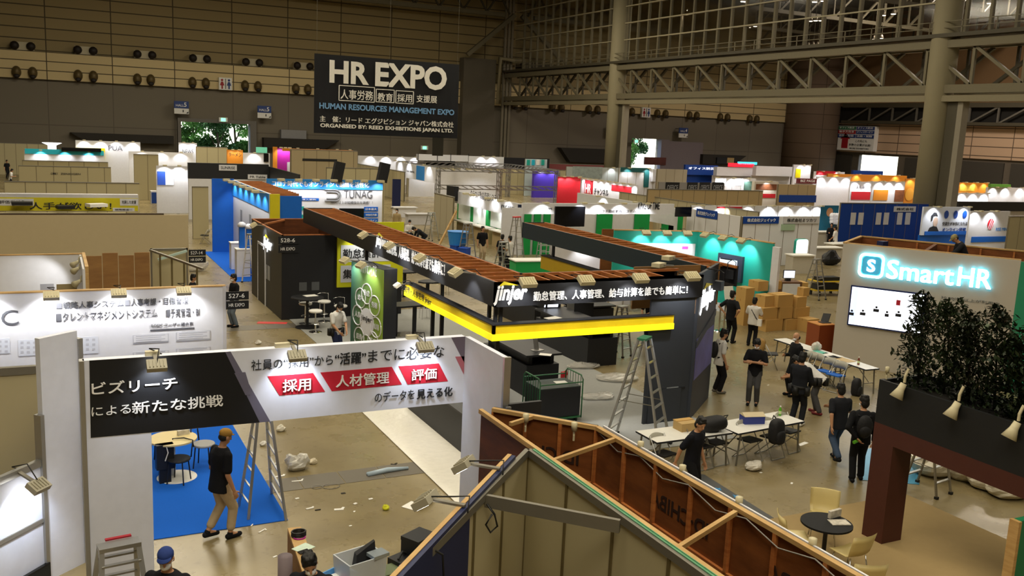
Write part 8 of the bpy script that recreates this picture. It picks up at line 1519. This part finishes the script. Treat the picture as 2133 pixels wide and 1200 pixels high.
def tub(c, sx, sy, h, rz, label, m, z=0):
    t = thing('storage_box', label, 'box', (c[0], c[1], z), 'plastic storage boxes'); ca, sa = math.cos(rz), math.sin(rz); W = lambda x, y, zz: (c[0]+x*ca-y*sa, c[1]+x*sa+y*ca, z+zz)
    k = .03; q = MB()
    def rectl(a, b, zz): return [W(-a, -b, zz), W(a, -b, zz), W(a, b, zz), W(-a, b, zz)]
    lo, hi, ih, il = rectl(sx*.45, sy*.45, 0), rectl(sx/2, sy/2, h), rectl(sx/2-.02, sy/2-.02, h), rectl(sx*.45-.02, sy*.45-.02, .02)
    vs = lo+hi+ih+il; fs = [(3, 2, 1, 0), (12, 13, 14, 15)]
    for i in range(4): j = (i+1) % 4; fs += [(i, j, 4+j, 4+i), (4+i, 4+j, 8+j, 8+i), (8+i, 8+j, 12+j, 12+i)]
    q.add(vs, fs); q.to('tub', m, t); return t
TRN = mat('clear_plastic', '#e6eef4', .3, alpha=.65); BLT = mat('blue_plastic', '#4a90d0', .4)
g = G(750, 1165, .45); tub((g.x, g.y), .62, .46, .52, .25, 'large clear storage box holding a black bag and a silver pack', TRN); p = V((g.x+.12, g.y+.05, .45)); q = MB(); q.hexa([(p.x-.2, p.y-.1, .2), (p.x+.12, p.y-.1, .2), (p.x+.12, p.y+.12, .2), (p.x-.2, p.y+.12, .2), (p.x-.16, p.y-.02, .5), (p.x+.12, p.y+.02, .66), (p.x+.12, p.y+.08, .66), (p.x-.16, p.y+.1, .5)]); tag(q.to('tool_bag', BLACK), 'black cloth tool bag sticking out of the clear storage box', 'bag')
q = MB(); q.cbox((p.x+.12, p.y-.13, .5), .26, .2, .05, .3); tag(q.to('silver_pack', mat('silver_foil', '#b8c4cc', .25, .6)), 'silver pouch lying on the clear storage box', 'pack')
g2 = G(762, 1200, .1); tag(MB().cbox((g.x+.1, g.y-.15, 0), .4, .3, .001).to('box_contents', BLT), 'blue tray seen through the clear storage box', 'tray') if False else None
g = G(705, 1192, .3); tub((g.x-.05, g.y-.1), .5, .4, .32, .5, 'blue storage box with printed papers', BLT); q = MB(); q.cbox((g.x-.1, g.y-.02, .2), .24, .16, .05, .3); tag(q.to('paper_stack', PAPER), 'white papers inside the blue storage box', 'paper'); q = MB(); q.cbox((g.x+.06, g.y-.1, .2), .14, .12, .06, .3); tag(q.to('pink_card', mat('pink_card', '#d0507a', .5)), 'pink cards inside the blue storage box', 'card')
g = G(872, 1130, .35); t = thing('equipment_case', 'black hard case leaning beside the navy edged panel', 'case', (g.x, g.y, 0)); MB().cbox((g.x, g.y, 0), .42, .34, .42, .5).to('case_body', mat('case_black', '#202124', .5), t); MB().cbox((g.x, g.y, .42), .43, .35, .06, .5).to('lid', mat('case_black', '#202124', .5), t)
g = G(838, 1160, .2); t = thing('power_tool_case', 'open black power tool case in front of the hard case', 'case', (g.x, g.y, 0)); MB().cbox((g.x, g.y, 0), .34, .28, .2, .4).to('case_body', BK, t); MB().tube([(g.x-.1, g.y-.1, .22), (g.x, g.y, .28), (g.x+.1, g.y+.05, .22)], .02, 6).to('handle', RUB, t)
g = G(805, 1190, .12); t = thing('green_case', 'olive green tool case with tangled purple wire at the bottom edge', 'case', (g.x, g.y, 0)); MB().cbox((g.x, g.y, 0), .4, .3, .14, .2).to('case_body', mat('olive_plastic', '#5f6a4a', .5), t); q = MB()
for k in range(5): q.tube([(g.x+.2+.1*math.cos(k+j*.8), g.y-.05+.09*math.sin(k*1.3+j*.8), .06+.03*k) for j in range(6)], .012, 5)
q.to('wire_tangle', mat('violet_wire', '#8d86c8', .4), t)
# plastic film and debris in the black booth and aisles
for px, py, r, lab in ((1215, 765, .5, 'crumpled clear film on the carpet between the black counters'), (1285, 790, .6, 'crumpled clear film on the carpet by the tall stepladder'), (1245, 830, .45, 'low heap of clear film on the carpet behind the green cage cart')):
    g = G(px, py); blob((g.x, g.y, .015), (r, r*.6, .06), mat('clear_film', '#cfccc4', .2, var=.15, scale=8, spec=.8, alpha=.5), 'plastic_film', lab, 'plastic film', int(px), 18, .35)
g = G(405, 565); blob((g.x, g.y, 0), (.5, .4, .3), mat('clear_film', '#cfccc4', .2), 'plastic_film', 'heap of white film in the aisle by the open system frame', 'plastic film', 8, 18, .4)
g = G(1174, 790); t = thing('power_drill', 'red corded tool standing at the black counter end', 'tool', (g.x, g.y, 0)); MB().cbox((g.x, g.y, 0), .1, .14, .2, .4).to('tool_body', RED, t); MB().tube([(g.x, g.y, .2), (g.x+.08, g.y, .26), (g.x+.12, g.y, .1)], .015, 6).to('cord', RED, t)
g = G(1330, 645); t = thing('crate_cart', 'orange crates on a metal cart inside the black and yellow booth', 'cart', (g.x, g.y, 0)); MB().cbox((g.x, g.y, .55), 1.4, .6, .3, .1).to('crate_body', mat('rust_crate', '#a2502c', .6), t)
for sx in (-.6, .6):
    for sy in (-.25, .25): MB().bar((g.x+sx, g.y+sy, 0), (g.x+sx*.9, g.y+sy, .55), .035).to('leg', ALU, t)
g = G(1250, 648); t = thing('open_box', 'open carton with white lining near the rust crates', 'box', (g.x, g.y, 0)); MB().cbox((g.x, g.y, 0), .6, .45, .3, .2).to('body', CARDB, t); MB().cbox((g.x, g.y, .3), .4, .3, .06, .2).to('lining', PAPER, t)
